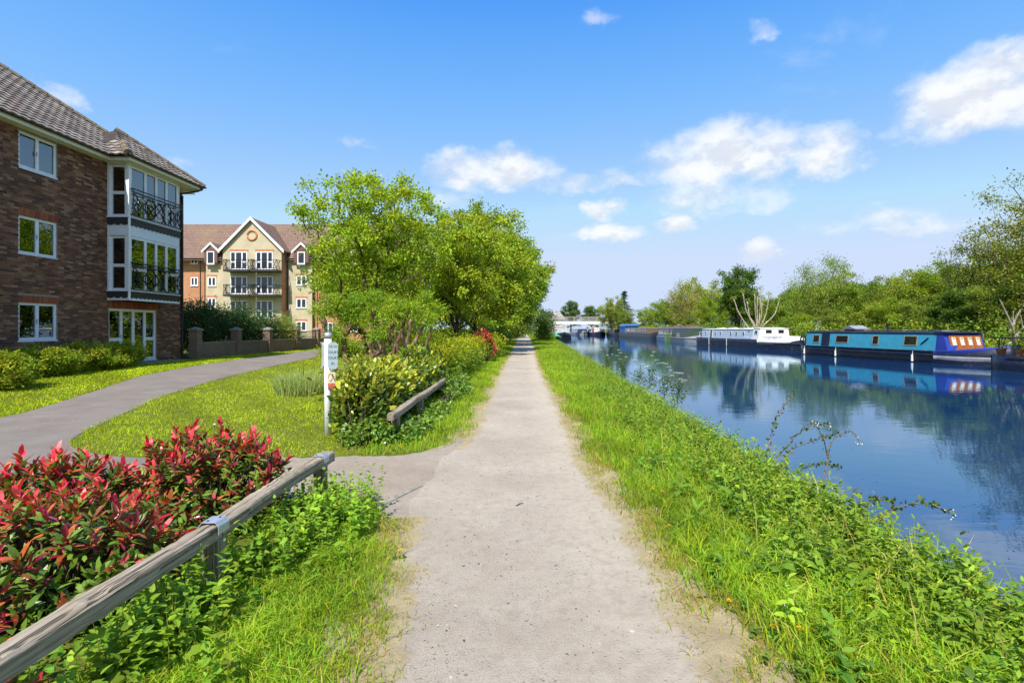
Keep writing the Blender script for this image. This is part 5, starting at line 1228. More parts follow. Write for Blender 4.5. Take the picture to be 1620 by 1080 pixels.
f = MB(); f.prism([(-1.25, 14.3, gw_), (1.25, 14.3, gw_), (.9, 16.9, gw_), (-.9, 16.9, gw_)], (0, 0, .34)); f.l("fore_locker", P_WHITE, wt)
f = MB()
for y in (3.5, 6.2, 9.4, 11.8): f.box((-.5, y, 1.88), (.3, y + .7, 1.97))
f.l("roof_hatch", P_CREAM, wt)
f = MB(); f.tube([(0, .3, gw_), (0, .3, gw_ + .5)], .05, 6); f.tube([(-.9, .5, gw_), (-.9, .3, gw_ + .6), (.9, .3, gw_ + .6), (.9, .5, gw_)], .025, 6); f.l("stern_rail", P_WHITE, wt)
for y in (4.6, 8.6): f = MB(); f.tube([(vs_ * (Bw / 2 + .06), y, gw_), (vs_ * (Bw / 2 + .06), y, .05)], .03, 6); f.l("fender", P_WHITE, wt)

# ---- simpler boats farther along
def simple_boat(stern_pt, dirn, L, B, g, label, hullm, cabm, y0, y1, zt, roofm=None, wins=(), bow=2.6, sheer=.4, name="canal_boat", cat="boat", hasbow=True, frame=None, oh=.04):
    b, v = boat(name, stern_pt, dirn, L, B, label, cat); h = MB(); hull_mesh(h, L, B, g, bow, 1.2, sheer); h.l("hull", hullm, b, True)
    h = MB(); hull_mesh(h, L, B, g, bow, 1.2, sheer, out=.03, zt=g - .12, zlo=g - .2, y_from=1.2); h.l("rubbing_strake", P_BLACK, b)
    ws_ = None
    if cabm: 
        _, ws_ = cabin(b, y0, y1, B, g, zt, cabm, roofmat=roofm, oh=oh)
        for q in wins: side_window(b, v, ws_, (g, zt), q[0], q[1], g + (zt - g) * .35, g + (zt - g) * .85, frame or P_BRASS)
    return b, v, ws_
# dark residential barge with patio doors and plants
db, v, ws = simple_boat((22.6, 87), (-.04, -1), 20, 3.2, .62, "dark green barge with long glazed side and plants trailing to the water", P_GREY, P_GREEN, 1.2, 17.8, 1.95, P_GREY, wins=())
zr = (.62, 1.95); vs_ = v
for y0, y1 in ((1.6, 5.2), (5.4, 8.8)): side_window(db, v, ws, zr, y0, y1, .95, 1.85, P_BROWN)
side_panel(db, "tarpaulin", P_BLUE, 1.2, 9.2, .55, .92, .05); side_panel(db, "patio_door", M_GLASSDARK, 9.6, 10.8, .7, 1.85); side_panel(db, "timber_panel", paint("pale_ply", (.45, .32, .22), .7), 13.2, 14.8, .66, 1.25)
r = MB()
for y, z, q in ((2, .2, .9), (5, .16, 1.4), (8, .3, .8), (11.5, .25, 1.5), (14.5, .35, .8), (16.2, .2, .7)): r.box((-.7, y, 2.06), (.6, y + q, 2.06 + z))
r.l("roof_clutter", P_BROWN, db)
# black barge with blue canopy
kb, v, ws = simple_boat((23.2, 124), (-.005, -1), 36, 3.4, .95, "black hulled barge with blue canopy at the stern and raised bow", P_BLACK, P_BROWN, 9, 29, 1.95, P_GREY, wins=[(10, 13), (14.5, 18), (19.5, 23), (24.5, 27.5)], bow=5, sheer=.7, frame=P_CREAM)
c = MB(); c.box((-1.5, 1.2, .95), (1.5, 7.8, 2.5)); c.prism([(-1.65, .9, 2.5), (1.65, .9, 2.5), (1.1, .9, 2.95), (-1.1, .9, 2.95)], (0, 7.2, 0)); c.l("canopy", P_BLUE, kb)
simple_boat((23.8, 146), (-.03, -1), 19, 3.0, .8, "low dark narrowboat between the blue canopy and the white cabin", P_BLACK, P_NAVY, 2, 16, 1.6, P_BLACK, wins=[(3, 5), (7, 9), (12, 14)])
pb, v, ws = simple_boat((19.3, 161), (.05, -1), 19, 3.4, .8, "white cabin boat with red end panel and yellow roof boxes under the bridge", P_NAVY, P_WHITE, 1.5, 16.5, 1.75, P_CREAM, wins=[(3.5, 5), (7, 8.5), (10.5, 12)])
zr = (.8, 1.75); vs_ = v; side_panel(pb, "red_panel", P_RED, 13.8, 16.5, .82, 1.74, .03)
MB().box((-.8, 3, 1.84), (.8, 6.5, 2.3)).l("roof_box", P_CREAM, pb); MB().box((-.7, 8.5, 1.84), (.7, 12.5, 2.2)).l("roof_box", P_CREAM, pb)
simple_boat((15.5, 165), (.08, -1), 15, 3.2, .9, "pale blue cabin boat left of the white cabin boat", P_GREY, P_PALE, 2, 12, 1.7, P_GREY, wins=[(3, 5), (7, 10)])
# left bank: white cruiser and small covered boat
wc, v, ws = simple_boat((6.6, 108), (-.02, -1), 13, 3.0, .85, "white cabin cruiser moored at the left bank before the footbridge", P_BLACK, P_PALE, 3.0, 8.5, 1.75, P_WHITE, wins=[(4, 6), (7, 8.3)], bow=4)
f = MB(); f.tube([(-1.2, 1.2, .8), (-1.2, 1.2, 2.1), (1.2, 1.2, 2.1), (1.2, 1.2, .8)], .03, 6); f.tube([(-1.2, 10, 1.0), (-.6, 12.3, 1.6), (.6, 12.3, 1.6), (1.2, 10, 1.0)], .03, 6); f.l("hand_rail", P_WHITE, wc)
gt, v = boat("rowing_boat", (5.1, 91), (0, -1), 4.2, 1.7, "small dark boat under a bright green tarpaulin at the left bank", "boat")
h = MB(); hull_mesh(h, 4.2, 1.7, .42, 1.6, .6, .15); h.l("hull", P_BLACK, gt, True)
h = MB(); h.add([(-.88, .1, .44), (.88, .1, .44), (.0, .3, .95), (-.85, 2.8, .46), (.85, 2.8, .46), (0, 2.6, 1.0), (0, 4.0, .62)], [[(0, 1, 2)], [(0, 2, 5, 3)], [(1, 4, 5, 2)], [(3, 5, 6)], [(4, 6, 5)]]); h.l("cover", P_GREENTARP, gt)
# nearest dark boat, cut by the right edge
nb, v = boat("canal_boat", (20.9, 23.2), (.25, -.97), 12, 2.4, "dark navy boat with open roof frame and flower pots cut by the right edge")
h = MB(); hull_mesh(h, 12, 2.4, .66, 3, .9, .3); h.l("hull", P_NAVY, nb, True)
h = MB(); hull_mesh(h, 12, 2.4, .66, 3, .9, .3, out=.03, zt=.54, zlo=.46, y_from=.9); h.l("rubbing_strake", P_BLACK, nb)
f = MB()
for y in (.5, 2.6, 4.6):
    for x in (-1.0, 1.0): f.tube([(x, y, .6), (x, y, 1.42)], .025, 6)
f.box((-1.12, .2, 1.42), (1.12, 5.2, 1.47)); f.l("roof_frame", P_BLACK, nb)
MB().box((-.9, 5.4, .64), (.9, 9.5, 1.5)).l("cabin", P_NAVY, nb)
def flowerpot(x, y, z, s, lab):
    p = MB(); p.tube([(0, 0, 0), (0, 0, .2 * s), (0, 0, .24 * s)], [.10 * s, .145 * s, .155 * s], 12); q = empty("flower_pot", (x, y, z), lab, "flower pot", "pots on the near dark boat")
    p.l("pot", P_TERRA, q); r = np.random.default_rng(int(x * 100)); V, F, C = foliage(r, np.array([(0, 0, .32 * s), (.05, .05, .38 * s)]), 50, .14 * s, .09, .05, (.06, .12, .03)); tag(lobj("foliage", build_mesh("foliage", V, F, [M_LEAF], C), q), kind="stuff")
dn = np.array((.25, -.97)) / math.hypot(.25, .97); rt = np.array((.97, .25)) / math.hypot(.25, .97)
for k, (a, b, s, lab) in enumerate([(.35, .55, 1.3, "terracotta pot nearest the bow of the blue boat"), (1.1, .45, 1.2, "wide terracotta pot on the stern of the near dark boat"), (1.9, .5, 1.5, "large terracotta pot at the right picture edge")]):
    q = np.array((20.9, 23.2)) + dn * a + rt * b; flowerpot(q[0], q[1], WATER + .66, s, lab)
# plants hanging off the dark barge
q = empty("trailing_plant", (21.75, 76.5, WATER), "green plant trailing from the dark barge down to the water", "plant")
r = np.random.default_rng(5); mb = MB(); mb.tube([(0, 0, .0), (.05, 0, .6), (.2, 0, 1.0)], .03, 5); mb.l("stem", M_BARK, q)
V, F, C = foliage(r, np.array([(0, 0, .3), (0, .1, .6), (.1, -.2, .9), (-.1, .2, .2), (.1, .5, 1.0)]), 70, .32, .14, .10, (.10, .18, .02)); tag(lobj("foliage", build_mesh("foliage", V, F, [M_LEAF], C), q), kind="stuff")

# ------------------------------------------------------------------ footbridge and the house beyond it
br = empty("footbridge", (17, 150, 2.2), "white footbridge with upright bar railings over the canal", "bridge")
M_BW = mat_plain("bridge_white", (.74, .73, .68), .6, .3, var=.05, dirt=(.4, .38, .33, .4)); M_BR = mat_plain("bridge_rail_grey", (.30, .29, .27), .6, .3)
zb0, zt0 = 2.95, 3.75
d = MB(); d.box((6.5, 149, zb0), (29, 149.25, zt0)); d.box((6.5, 151.5, zb0), (29, 151.75, zt0)); d.box((6.5, 149.25, zt0 - .35), (29, 151.5, zt0 - .1))
dk = d.w("deck", M_BW, br)
r = MB()
for x in np.arange(7.5, 29, 1.9): r.box((x, 148.95, zb0), (x + .06, 148.998, zt0))
r.w("girder_stiffener", M_BR, dk)
for y in (149.1, 151.6):
    r = MB(); r.bar((6.5, y, zt0 + 1.35), (29, y, zt0 + 1.35), .08); r.bar((6.5, y, zt0 + .15), (29, y, zt0 + .15), .06)
    rr = r.w("railing", M_BR, br); r = MB()
    for x in np.arange(6.6, 29, .24): r.bar((x, y, zt0 + .12), (x, y, zt0 + 1.33), .055, .055, up=(1, 0, 0))
    tag(r.w("baluster", M_BR, rr), kind="stuff")
    for x in np.arange(6.55, 29, 2.2): MB().bar((x, y - .06, zt0), (x, y - .06, zt0 + 1.4), .1, up=(1, 0, 0)).w("post", M_BR, rr)
for x in (9.0, 26.8): MB().box((x - .5, 149.4, -1), (x + .5, 151.3, zb0 - .005)).w("pier", MATS["edging_concrete"], br)
hs_ = empty("bridge_house", (12.5, 190, .3), "pale roofed house beyond the left end of the footbridge", "house")
d = MB(); d.box((10.4, 188, 0), (15.6, 195, 5.0)); d.w("wall", paint("house_brick", (.40, .34, .27), .9), hs_)
d = MB(); d.add([(9.8, 187.4, 4.95), (16.2, 187.4, 4.95), (16.2, 195.6, 4.95), (9.8, 195.6, 4.95), (12.0, 191.5, 8.1), (14.0, 191.5, 8.1)], [[(0, 1, 5, 4), (2, 3, 4, 5), (0, 3, 2, 1)], [(1, 2, 5), (3, 0, 4)]]); d.w("roof", M_GREYROOF, hs_)
d = MB(); d.prism([(11.2, 186.6, 4.9), (14.0, 186.6, 4.9), (12.6, 186.6, 6.6)], (0, 5, 0)); d.w("gable", M_GREYROOF, hs_)
for x in (11, 13.4): window(hs_, (x, 187.99, 2.6), (1, 0, 0), (0, -1, 0), 1.4, 1.3, (1, 1), room=0, glass=M_GLASSDARK, handle=False)
# grassy ramp up to the bridge
rows = []
for y, z, x0, x1 in ((152, 3.7, 27.5, 34), (140, 3.0, 27.6, 34), (125, 2.1, 27.8, 34), (110, 1.2, 27.8, 33), (96, .35, 27.4, 32), (90, .1, 27.4, 31)):
    rows.append([(x0, y, .1), (x0 + 1.2, y, z * .75), (x0 + 2, y, z), (x0 + 4, y, z), (x1 + 1, y, .2)])
strip("ramp", rows, MATS["turf_soil"], label="grassy ramp climbing to the footbridge on the far bank")

# ------------------------------------------------------------------ timber knee rails
def knee_rail(label, x0, y0, x1, y1, posts, joints, top=.47, seed=1, drop=0.0):
    f = empty("knee_rail", ((x0 + x1) / 2, (y0 + y1) / 2, 0), label, "fence", "low timber rails along the towpath")
    r = np.random.default_rng(seed); js = [0.0] + joints + [1.0]
    for a, b in zip(js[:-1], js[1:]):
        n = 46; V = []
        for i in range(n + 1):
            t = a + (b - a) * (i / n); t = t + (.0015 if i == 0 else -.0015 if i == n else 0)
            x, y = x0 + (x1 - x0) * t, y0 + (y1 - y0) * t; w_ = .050 + .004 * math.sin(t * 19 + seed) + r.normal(0, .0012); zt = top - drop * t + .007 * math.sin(t * 13 + 2 * seed) + r.normal(0, .0015); h_ = .088
            dip = .012 * max(0, math.sin(t * 37 + seed)) ** 8
            prof_ = [(-w_, zt - h_), (-w_ * 1.02, zt - .016), (-w_ * .86 - dip, zt - .002 + r.normal(0, .001)), (-.01, zt + .006), (w_ * .84, zt - .004 + r.normal(0, .001)), (w_ * 1.02, zt - .018), (w_, zt - h_), (0, zt - h_ - .004)]
            V.append([(x + p, y, z) for p, z in prof_])
        V = np.array(V); m_ = V.shape[1]; i = np.arange(n)[:, None] * m_; j = np.arange(m_)[None]; k = (j + 1) % m_
        F = [np.stack([i + j, i + k, i + m_ + k, i + m_ + j], -1).reshape(-1, 4), np.arange(m_)[None], (np.arange(m_)[::-1] + n * m_)[None]]
        wobj("rail", build_mesh("rail", V.reshape(-1, 3), F, [M_RAIL]), f)
    for t, strap in posts:
        x, y = x0 + (x1 - x0) * t, y0 + (y1 - y0) * t; zt = top - drop * t
        MB().box((x - .05, y - .045, -.2), (x + .05, y + .045, zt - .096)).w("post", M_POST, f)
        if strap:
            s = MB(); pts = [(-.060, zt - .06), (-.060, zt - .012), (-.042, zt + .010), (.042, zt + .010), (.060, zt - .014), (.060, zt - .06)]
            for (xa, za), (xb, zb_) in zip(pts[:-1], pts[1:]): s.add([(x + xa, y - .055, za), (x + xb, y - .055, zb_), (x + xb, y + .055, zb_), (x + xa, y + .055, za)] + [(x + xa * .93, y - .055, za - .004), (x + xb * .93, y - .055, zb_ - .004), (x + xb * .93, y + .055, zb_ - .004), (x + xa * .93, y + .055, za - .004)], [[(0, 1, 2, 3), (7, 6, 5, 4), (0, 4, 5, 1), (2, 6, 7, 3)]])
            sp = s.w("bracket", M_STEEL, f); s = MB()
            for q in (-.03, .03): s.tube([(x + q * .6, y + q, zt + .010), (x + q * .6, y + q, zt + .015)], .006, 8)
            s.w("bolt", M_BLACK, sp)
    return f
knee_rail("weathered timber knee rail beside the red shrubs in the foreground", -1.83, .9, -1.80, 4.78, [(.19, False), (.545, True), (.945, True)], [.545], seed=2)
knee_rail("short dark timber knee rail sunk in the laurel hedge", -1.78, 6.9, -1.78, 12.0, [(.06, False), (.40, False), (.92, False)], [.32], seed=5, top=.46)

# ------------------------------------------------------------------ signpost
sp = empty("signpost", (-2.92, 7.7, 0), "white signpost with two pale blue direction plates on the lawn edge", "sign")
MB().tube([(-2.92, 7.7, -.2), (-2.92, 7.7, 1.46)], .052, 16).w("post", mat_plain("white_post", (.80, .80, .77), .45, .4, var=.05, dirt=(.35, .38, .25, .5)), sp, True)
MB().tube([(-2.92, 7.7, 1.455), (-2.92, 7.7, 1.53), (-2.92, 7.7, 1.545)], [.056, .056, .03], 16).w("cap", M_STEEL, sp, True)
M_PLATE = mat_plain("pale_blue_plate", (.30, .37, .40), .45, .4, var=.06); M_PLATEBACK = mat_plain("plate_back", (.46, .48, .42), .6, .3, var=.2, dirt=(.25, .30, .08, .8))
def plate(c, ang, w_, h_, m_, name="plate"):
    u = np.array((math.cos(ang), math.sin(ang), 0)); n = np.array((math.sin(ang), -math.cos(ang), 0)); z = np.array((0, 0, 1.)); c = np.array(c); k = .035
    P = [c + u * a + z * b for a, b in ((-w_ / 2 + k, -h_ / 2), (w_ / 2 - k, -h_ / 2), (w_ / 2, -h_ / 2 + k), (w_ / 2, h_ / 2 - k), (w_ / 2 - k, h_ / 2), (-w_ / 2 + k, h_ / 2), (-w_ / 2, h_ / 2 - k), (-w_ / 2, -h_ / 2 + k))]
    return MB().prism(P, -n * .012).w(name, m_, sp), u, n
ang = R(-2)
pc = np.array((-2.822, 7.63, 1.20)); pl_, u, n = plate(pc, ang, .155, .40, M_PLATE)
def text_on(parent, body, c, u, n, size, m_):
    cu = bpy.data.curves.new("text", "FONT"); cu.body = body; cu.size = size; cu.align_x = "CENTER"; cu.align_y = "CENTER"; cu.extrude = .0008; cu.resolution_u = 2
    o = bpy.data.objects.new("lettering", cu); COL.objects.link(o); o.data.materials.append(m_)
    z = np.array((0, 0, 1.)); M = Matrix(((u[0], z[0], n[0], c[0]), (u[1], z[1], n[1], c[1]), (u[2], z[2], n[2], c[2]), (0, 0, 0, 1)))
    dg = bpy.context.evaluated_depsgraph_get(); me = bpy.data.meshes.new_from_object(o.evaluated_get(dg)); me.transform(M); bpy.data.objects.remove(o)
    q = wobj("lettering", me, parent); return q
for k, s in enumerate(["10-14", "COURT", "COURT", "(P)"]):
    text_on(pl_, s, pc + np.array((0, 0, .135 - .085 * k)) + n * .002, u, n, .052, mat_plain("sign_ink", (.02, .04, .09), .6, .2) if "sign_ink" not in MATS else MATS["sign_ink"])
plate((-3.02, 7.735, 1.20), R(-62), .17, .38, M_PLATEBACK)
for z in (1.02, 1.385): MB().bar((-3.04, 7.74, z), (-2.80, 7.66, z), .02, .03).w("clamp", M_STEEL, sp)
nt = empty("notice", (-2.84, 7.63, .80), "small brown and white notice with a red picture tied to the signpost", "notice")
MB().box((-2.90, 7.638, .71), (-2.785, 7.646, .95)).w("board", mat_plain("pale_notice", (.55, .50, .38), .6, .3, var=.15), nt)
MB().box((-2.895, 7.634, .715), (-2.79, 7.6378, .79)).w("picture", mat_plain("red_print", (.38, .10, .05), .6, .3, var=.5, nscale=40), nt)
MB().tube([(-2.86 + .028 * math.cos(a) , 7.634, .88 + .055 * math.sin(a)) for a in np.linspace(0, 6.28, 15)], .005, 5, cap=False).w("ring_print", mat_plain("ochre_print", (.45, .30, .06), .6, .3), nt)
MB().bar((-2.83, 7.632, .93), (-2.79, 7.632, .83), .022, .008).w("strap", M_BLACK, nt)
st = MB().bar((-2.56, 7.45, -.1), (-2.54, 7.45, .42), .04, .04, up=(1, 0, 0)).w("stake", M_POST); tag(st, "thin bleached timber stake at the near corner of the laurel hedge", "stake")

# ------------------------------------------------------------------ shrubs
RED = (.37, .020, .045); PINK = (.54, .085, .125); BRONZE = (.20, .055, .022); DGREEN = (.035, .065, .016)
LM = {k: mat_leaf_solid("photinia_leaf_" + k, c, .24, .22, .65) for k, c in (("red", RED), ("pink", PINK), ("crimson", (.20, .010, .026)), ("bronze", BRONZE), ("green", (.12, .20, .03)))}
def leaf_part_mesh(m_, L, W, kind="oval", curl=1.0):
    V, F, C = leaf_cloud(np.zeros((1, 3)), np.array([[0, 1., 0]]), np.array([[0, 0, 1.]]), np.array([L]), np.array([W]), kind); V[:, 2] *= curl
    return build_mesh("leaf", V, F, [m_], smooth=True)
def leaf_matrix(p, d, nrm, s):
    d = Vector(d).normalized(); x = d.cross(Vector(nrm)).normalized(); z = x.cross(d)
    return Matrix(((x[0] * s, d[0] * s, z[0] * s, p[0]), (x[1] * s, d[1] * s, z[1] * s, p[1]), (x[2] * s, d[2] * s, z[2] * s, p[2]), (0, 0, 0, 1)))
def whorl(r, tip, k, ax, spread):
    out = []; ax = unit(np.array(ax, float)); a0 = r.uniform(0, 6.28); t1 = unit(np.cross(ax, (0.3, .9, .1))); t2 = np.cross(ax, t1)
    for i in range(k):
        a = a0 + 2.4 * i; e = spread * (.35 + .75 * i / k) + r.normal(0, .08); h = t1 * math.cos(a) + t2 * math.sin(a); d = ax * math.cos(e) + h * math.sin(e)
        out.append((tip - ax * .02 * i, d, ax * math.sin(e) - h * math.cos(e) + r.normal(0, .12, 3), 1.0 - .02 * i)); out[-1] = (out[-1][0], d, -(h * math.cos(e) - ax * math.sin(e)), 1 - .02 * i)
    return out
def photinia(label, cx, cy, rx, ry, zt, n_sh, seed, nred=.85, leaf=.085, n_parts=170, low=900, far=False):
    r = np.random.default_rng(seed); t = empty("photinia_shrub", (cx, cy, 0), label, "shrub", "red leafed shrubs"); st_ = MB(); parts = []; small = []
    tips = []
    for i in range(n_sh):
        a = r.uniform(0, 6.28); q = r.random() ** .5; x, y = cx + rx * q * math.cos(a), cy + ry * q * math.sin(a); z = zt * (1 - .42 * q ** 2.2) * r.uniform(.72, 1.06)
        if q > .8: z *= r.uniform(.45, 1)
        tips.append((x, y, z))
    for x, y, z in tips:
        b = np.array((cx + (x - cx) * .45, cy + (y - cy) * .45, 0)); tip = np.array((x, y, z)); mid = (b + tip) / 2 + np.array((0, 0, .1)) + r.normal(0, .03, 3)
        st_.tube([b, mid, tip], [.012, .007, .004], 5); ax = tip - mid + np.array((0, 0, .15)) + r.normal(0, .04, 3); red = r.random() < nred
        k = r.integers(6, 10); s0 = leaf * r.uniform(.75, 1.25)
        for p, d, nn, s in whorl(r, tip, k, ax, 1.05): parts.append((p, d, nn, s * s0, ("red", "pink", "crimson")[r.choice(3, p=[.48, .24, .28])] if red else ("bronze", "green")[r.choice(2)]))
        for f in (.35, .55, .75, .88):
            p0 = mid + (tip - mid) * f
            for p, d, nn, s in whorl(r, p0, 4, ax, 1.5): small.append((p, d, nn, s * s0 * 1.05, "bronze" if f > .7 and r.random() < .45 else "green"))
    st_.w("stem", M_BARKRED, t)
    parts.sort(key=lambda q: np.linalg.norm(q[0] - np.array((0, 0, EYE)))); lm = {k: leaf_part_mesh(m_, 1.0, .32) for k, m_ in LM.items()}
    pr = parts[:n_parts]
    for p, d, nn, s, k in pr:
        o = wobj("leaf", lm[k], t); o.matrix_basis = leaf_matrix(p, d, nn, s)
    rest = parts[n_parts:]; cd = {"red": RED, "pink": PINK, "crimson": (.20, .010, .026), "bronze": BRONZE, "green": (.075, .125, .02)}
    allr = rest + small
    for i in range(low):
        a = r.uniform(0, 6.28); q = r.random() ** .5; p = np.array((cx + rx * q * math.cos(a), cy + ry * q * math.sin(a), r.uniform(.05, zt * .72 * (1 - .3 * q ** 2)))); allr.append((p, rand_dir(1, r)[0] + (0, 0, .2), (0, 0, 1) + r.normal(0, .5, 3), leaf * r.uniform(.7, 1.1), "green"))
    P = np.array([q[0] for q in allr]); D = np.array([q[1] for q in allr]); N_ = np.array([q[2] for q in allr]); L = np.array([q[3] for q in allr]); c = np.array([cd[q[4]] for q in allr]) * r.uniform(.65, 1.3, (len(allr), 1))
    V, F, C = leaf_cloud(P, D, N_, L, L * .35, "long", c)
    tag(wobj("foliage", build_mesh("foliage", V, F, [M_GLOSSY], C), t), kind="stuff")
photinia("tall red shrub at the far end of the foreground rail", -2.58, 4.22, .66, .60, .78, 170, 1, .92, .080, 220, 900)
photinia("red and green shrub in the middle of the foreground rail", -2.80, 3.05, .74, .70, .62, 140, 2, .80, .085, 220, 1100)
photinia("red shrub at the left picture edge behind the rail", -3.25, 2.3, .95, .62, .66, 150, 3, .86, .09, 200, 900)
photinia("low red shrub by the near end of the rail", -2.25, 1.75, .40, .50, .42, 46, 4, .78, .09, 140, 700)
photinia("red leafed shrub squeezed between the golden hedges far along the path", -1.95, 24.5, .75, .9, 1.45, 120, 5, 1.0, .14, 60, 300)
photinia("sparse red shrub behind the tall one at the end of the rail", -3.4, 3.75, .6, .5, .68, 90, 6, .88, .085, 60, 500)

def shrub(name, label, blobs, per, cr, ll, lw, base, seed, kind="oval", mat=None, stems=4, group=None, cvar=.18, hue=.10, loc=None, cat="shrub", droop=0., up=.8, base2=None, topz=None):
    """blobs: list of (cx,cy,cz,rx,ry,rz,n)"""
    r = np.random.default_rng(seed); cen = np.concatenate([crown_centres(r, b[6], b[:3], b[3:6], .38, .10, zmin=.03) for b in blobs])
    loc = loc or (float(cen[:, 0].mean()), float(cen[:, 1].mean()), 0); t = empty(name, loc, label, cat, group); s = MB()
    for i in range(stems * len(blobs)):
        b = blobs[i % len(blobs)]; e = cen[r.integers(len(cen))]; s.tube([(b[0] + r.normal(0, .1), b[1] + r.normal(0, .1), 0), (b[0] * .5 + e[0] * .5, b[1] * .5 + e[1] * .5, e[2] * .6), e], [.02, .014, .006], 5)
    s.w("stem", M_BARK, t)
    V, F, C = foliage(r, cen, per, cr, ll, lw, base, kind, droop, cvar, hue, up=up)
    if base2 is not None:
        zz = V[:, 2]; k = len(LEAF[kind][0]); zl = zz.reshape(-1, k).mean(1); f = (r.random(len(zl)) < np.clip((zl / topz - .45) / .5, 0, 1))
        c2 = jitcol(base2, len(zl), .2, .1, r); C = np.where(np.repeat(f, k)[:, None], np.repeat(c2, k, 0), C)
    tag(wobj("foliage", build_mesh("foliage", V, F, [mat or M_LEAF], C), t), kind="stuff"); return t
# laurel hedge: three plants along the second rail
LAU = {k: mat_leaf_solid("laurel_leaf_" + k, c, .25, .28, .5) for k, c in (("gold", (.48, .45, .05)), ("lime", (.34, .40, .045)), ("green", (.12, .20, .03)))}
def laurel(label, cx, y0, y1, rx, zt, seed, n_parts, ll, n_sh, gold):
    r = np.random.default_rng(seed); cy = (y0 + y1) / 2; ry = (y1 - y0) / 2; t = empty("laurel_shrub", (cx, cy, 0), label, "shrub", "golden laurel hedge"); s = MB(); parts = []
    for i in range(n_sh):
        f = r.random(); y = y0 + (y1 - y0) * f; a = r.uniform(-.25, math.pi + .25); edge = 1 - .16 * abs(2 * f - 1) ** 3
        q = r.uniform(.72, 1.0); x = cx + rx * math.cos(a) * q * edge; z = max(.06, zt * (.45 + .55 * math.sin(a)) * q * edge * (1 + .07 * math.sin(y * 3 + seed)))
        if i % 9 == 0: z = r.uniform(.1, zt * .6)
        b = np.array((cx + r.normal(0, .12), y + r.normal(0, .15), .0)); tip = np.array((x, y, z)); ax = unit(np.array((math.cos(a) * .8, r.normal(0, .3), .35 + .6 * max(0, math.sin(a)))))
        if i % 3 == 0: s.tube([b, (b + tip) / 2 + (0, 0, .08), tip], [.014, .01, .004], 4)
        for j, f2 in enumerate((0, .10, .2)):
            for p, d, nn, sc2 in whorl(r, tip - ax * f2, 5 if j == 0 else 4, ax, 1.0 if j == 0 else 1.35):
                young = r.random() < gold * (1.15 if z > zt * .55 else .5) * (1 if j == 0 else .45); parts.append((p, d, nn, ll * sc2 * r.uniform(.75, 1.25), ("gold" if r.random() < .55 else "lime") if young else "green"))
    s.w("stem", M_BARK, t); parts.sort(key=lambda q: np.linalg.norm(q[0] - np.array((0, 0, EYE)))); lm = {k: leaf_part_mesh(m_, 1.0, .42) for k, m_ in LAU.items()}
    for p, d, nn, sc2, k in parts[:n_parts]: o = wobj("leaf", lm[k], t); o.matrix_basis = leaf_matrix(p, d, nn, sc2)
    a = parts[n_parts:]; cd = {"gold": (.25, .24, .025), "lime": (.17, .20, .024), "green": (.06, .105, .018)}
    P, D, N_, L = (np.array([q[i] for q in a]) for i in range(4)); c = np.array([cd[q[4]] for q in a]) * r.uniform(.6, 1.3, (len(a), 1))
    inn = 1600; Pi = np.stack([cx + rx * .8 * r.uniform(-1, 1, inn), r.uniform(y0 + .1, y1 - .1, inn), r.uniform(.05, zt * .78, inn)], -1)
    P = np.concatenate([P, Pi]); D = np.concatenate([D, rand_dir(inn, r)]); N_ = np.concatenate([N_, np.array((0, 0, 1.)) + r.normal(0, .5, (inn, 3))]); L = np.concatenate([L, ll * r.uniform(.7, 1.1, inn)]); c = np.concatenate([c, jitcol((.05, .09, .016), inn, .2, .05, r)])
    V, F, C = leaf_cloud(P, D, N_, L, L * .44, "long", c); tag(wobj("foliage", build_mesh("foliage", V, F, [M_GLOSSY], C), t), kind="stuff")
laurel("golden yellow laurel with large glossy leaves beside the signpost", -2.30, 7.15, 9.3, .42, 1.12, 11, 300, .125, 430, .8)
laurel("greener laurel in the middle of the hedge behind the dark rail", -2.42, 9.2, 13.4, .56, 1.18, 12, 200, .11, 620, .55)
shrub("golden_hedge", "clipped golden hedge with bright yellow top before the far red shrub", [(-2.35, 14.9, .6, .62, 1.7, .62, 140), (-2.25, 18.0, .62, .62, 1.8, .62, 140), (-2.2, 21.3, .64, .62, 1.9, .64, 140)], 52, .2, .085, .045, (.085, .135, .02), 21, "kite", M_LEAF, base2=(.165, .185, .012), topz=1.25, group="golden laurel hedge")
shrub("golden_hedge", "short bright yellow green hedge just beyond the far red shrub", [(-1.9, 28.0, .6, .8, 2.2, .66, 160)], 46, .24, .12, .07, (.12, .17, .02), 22, "kite", base2=(.165, .185, .012), topz=1.2, group="golden laurel hedge")
shrub("creeping_ground_cover", "ivy and low leafy growth spilling from the foot of the laurels", [(-2.1, 7.08, .12, .40, .20, .17, 60), (-1.70, 7.5, .08, .30, .6, .13, 60), (-1.60, 9.2, .07, .20, 1.3, .12, 55), (-1.6, 12.2, .16, .3, 1.3, .30, 90)], 26, .10, .06, .05, (.075, .13, .022), 23, "oval", M_GLOSSY, cat="ground cover")
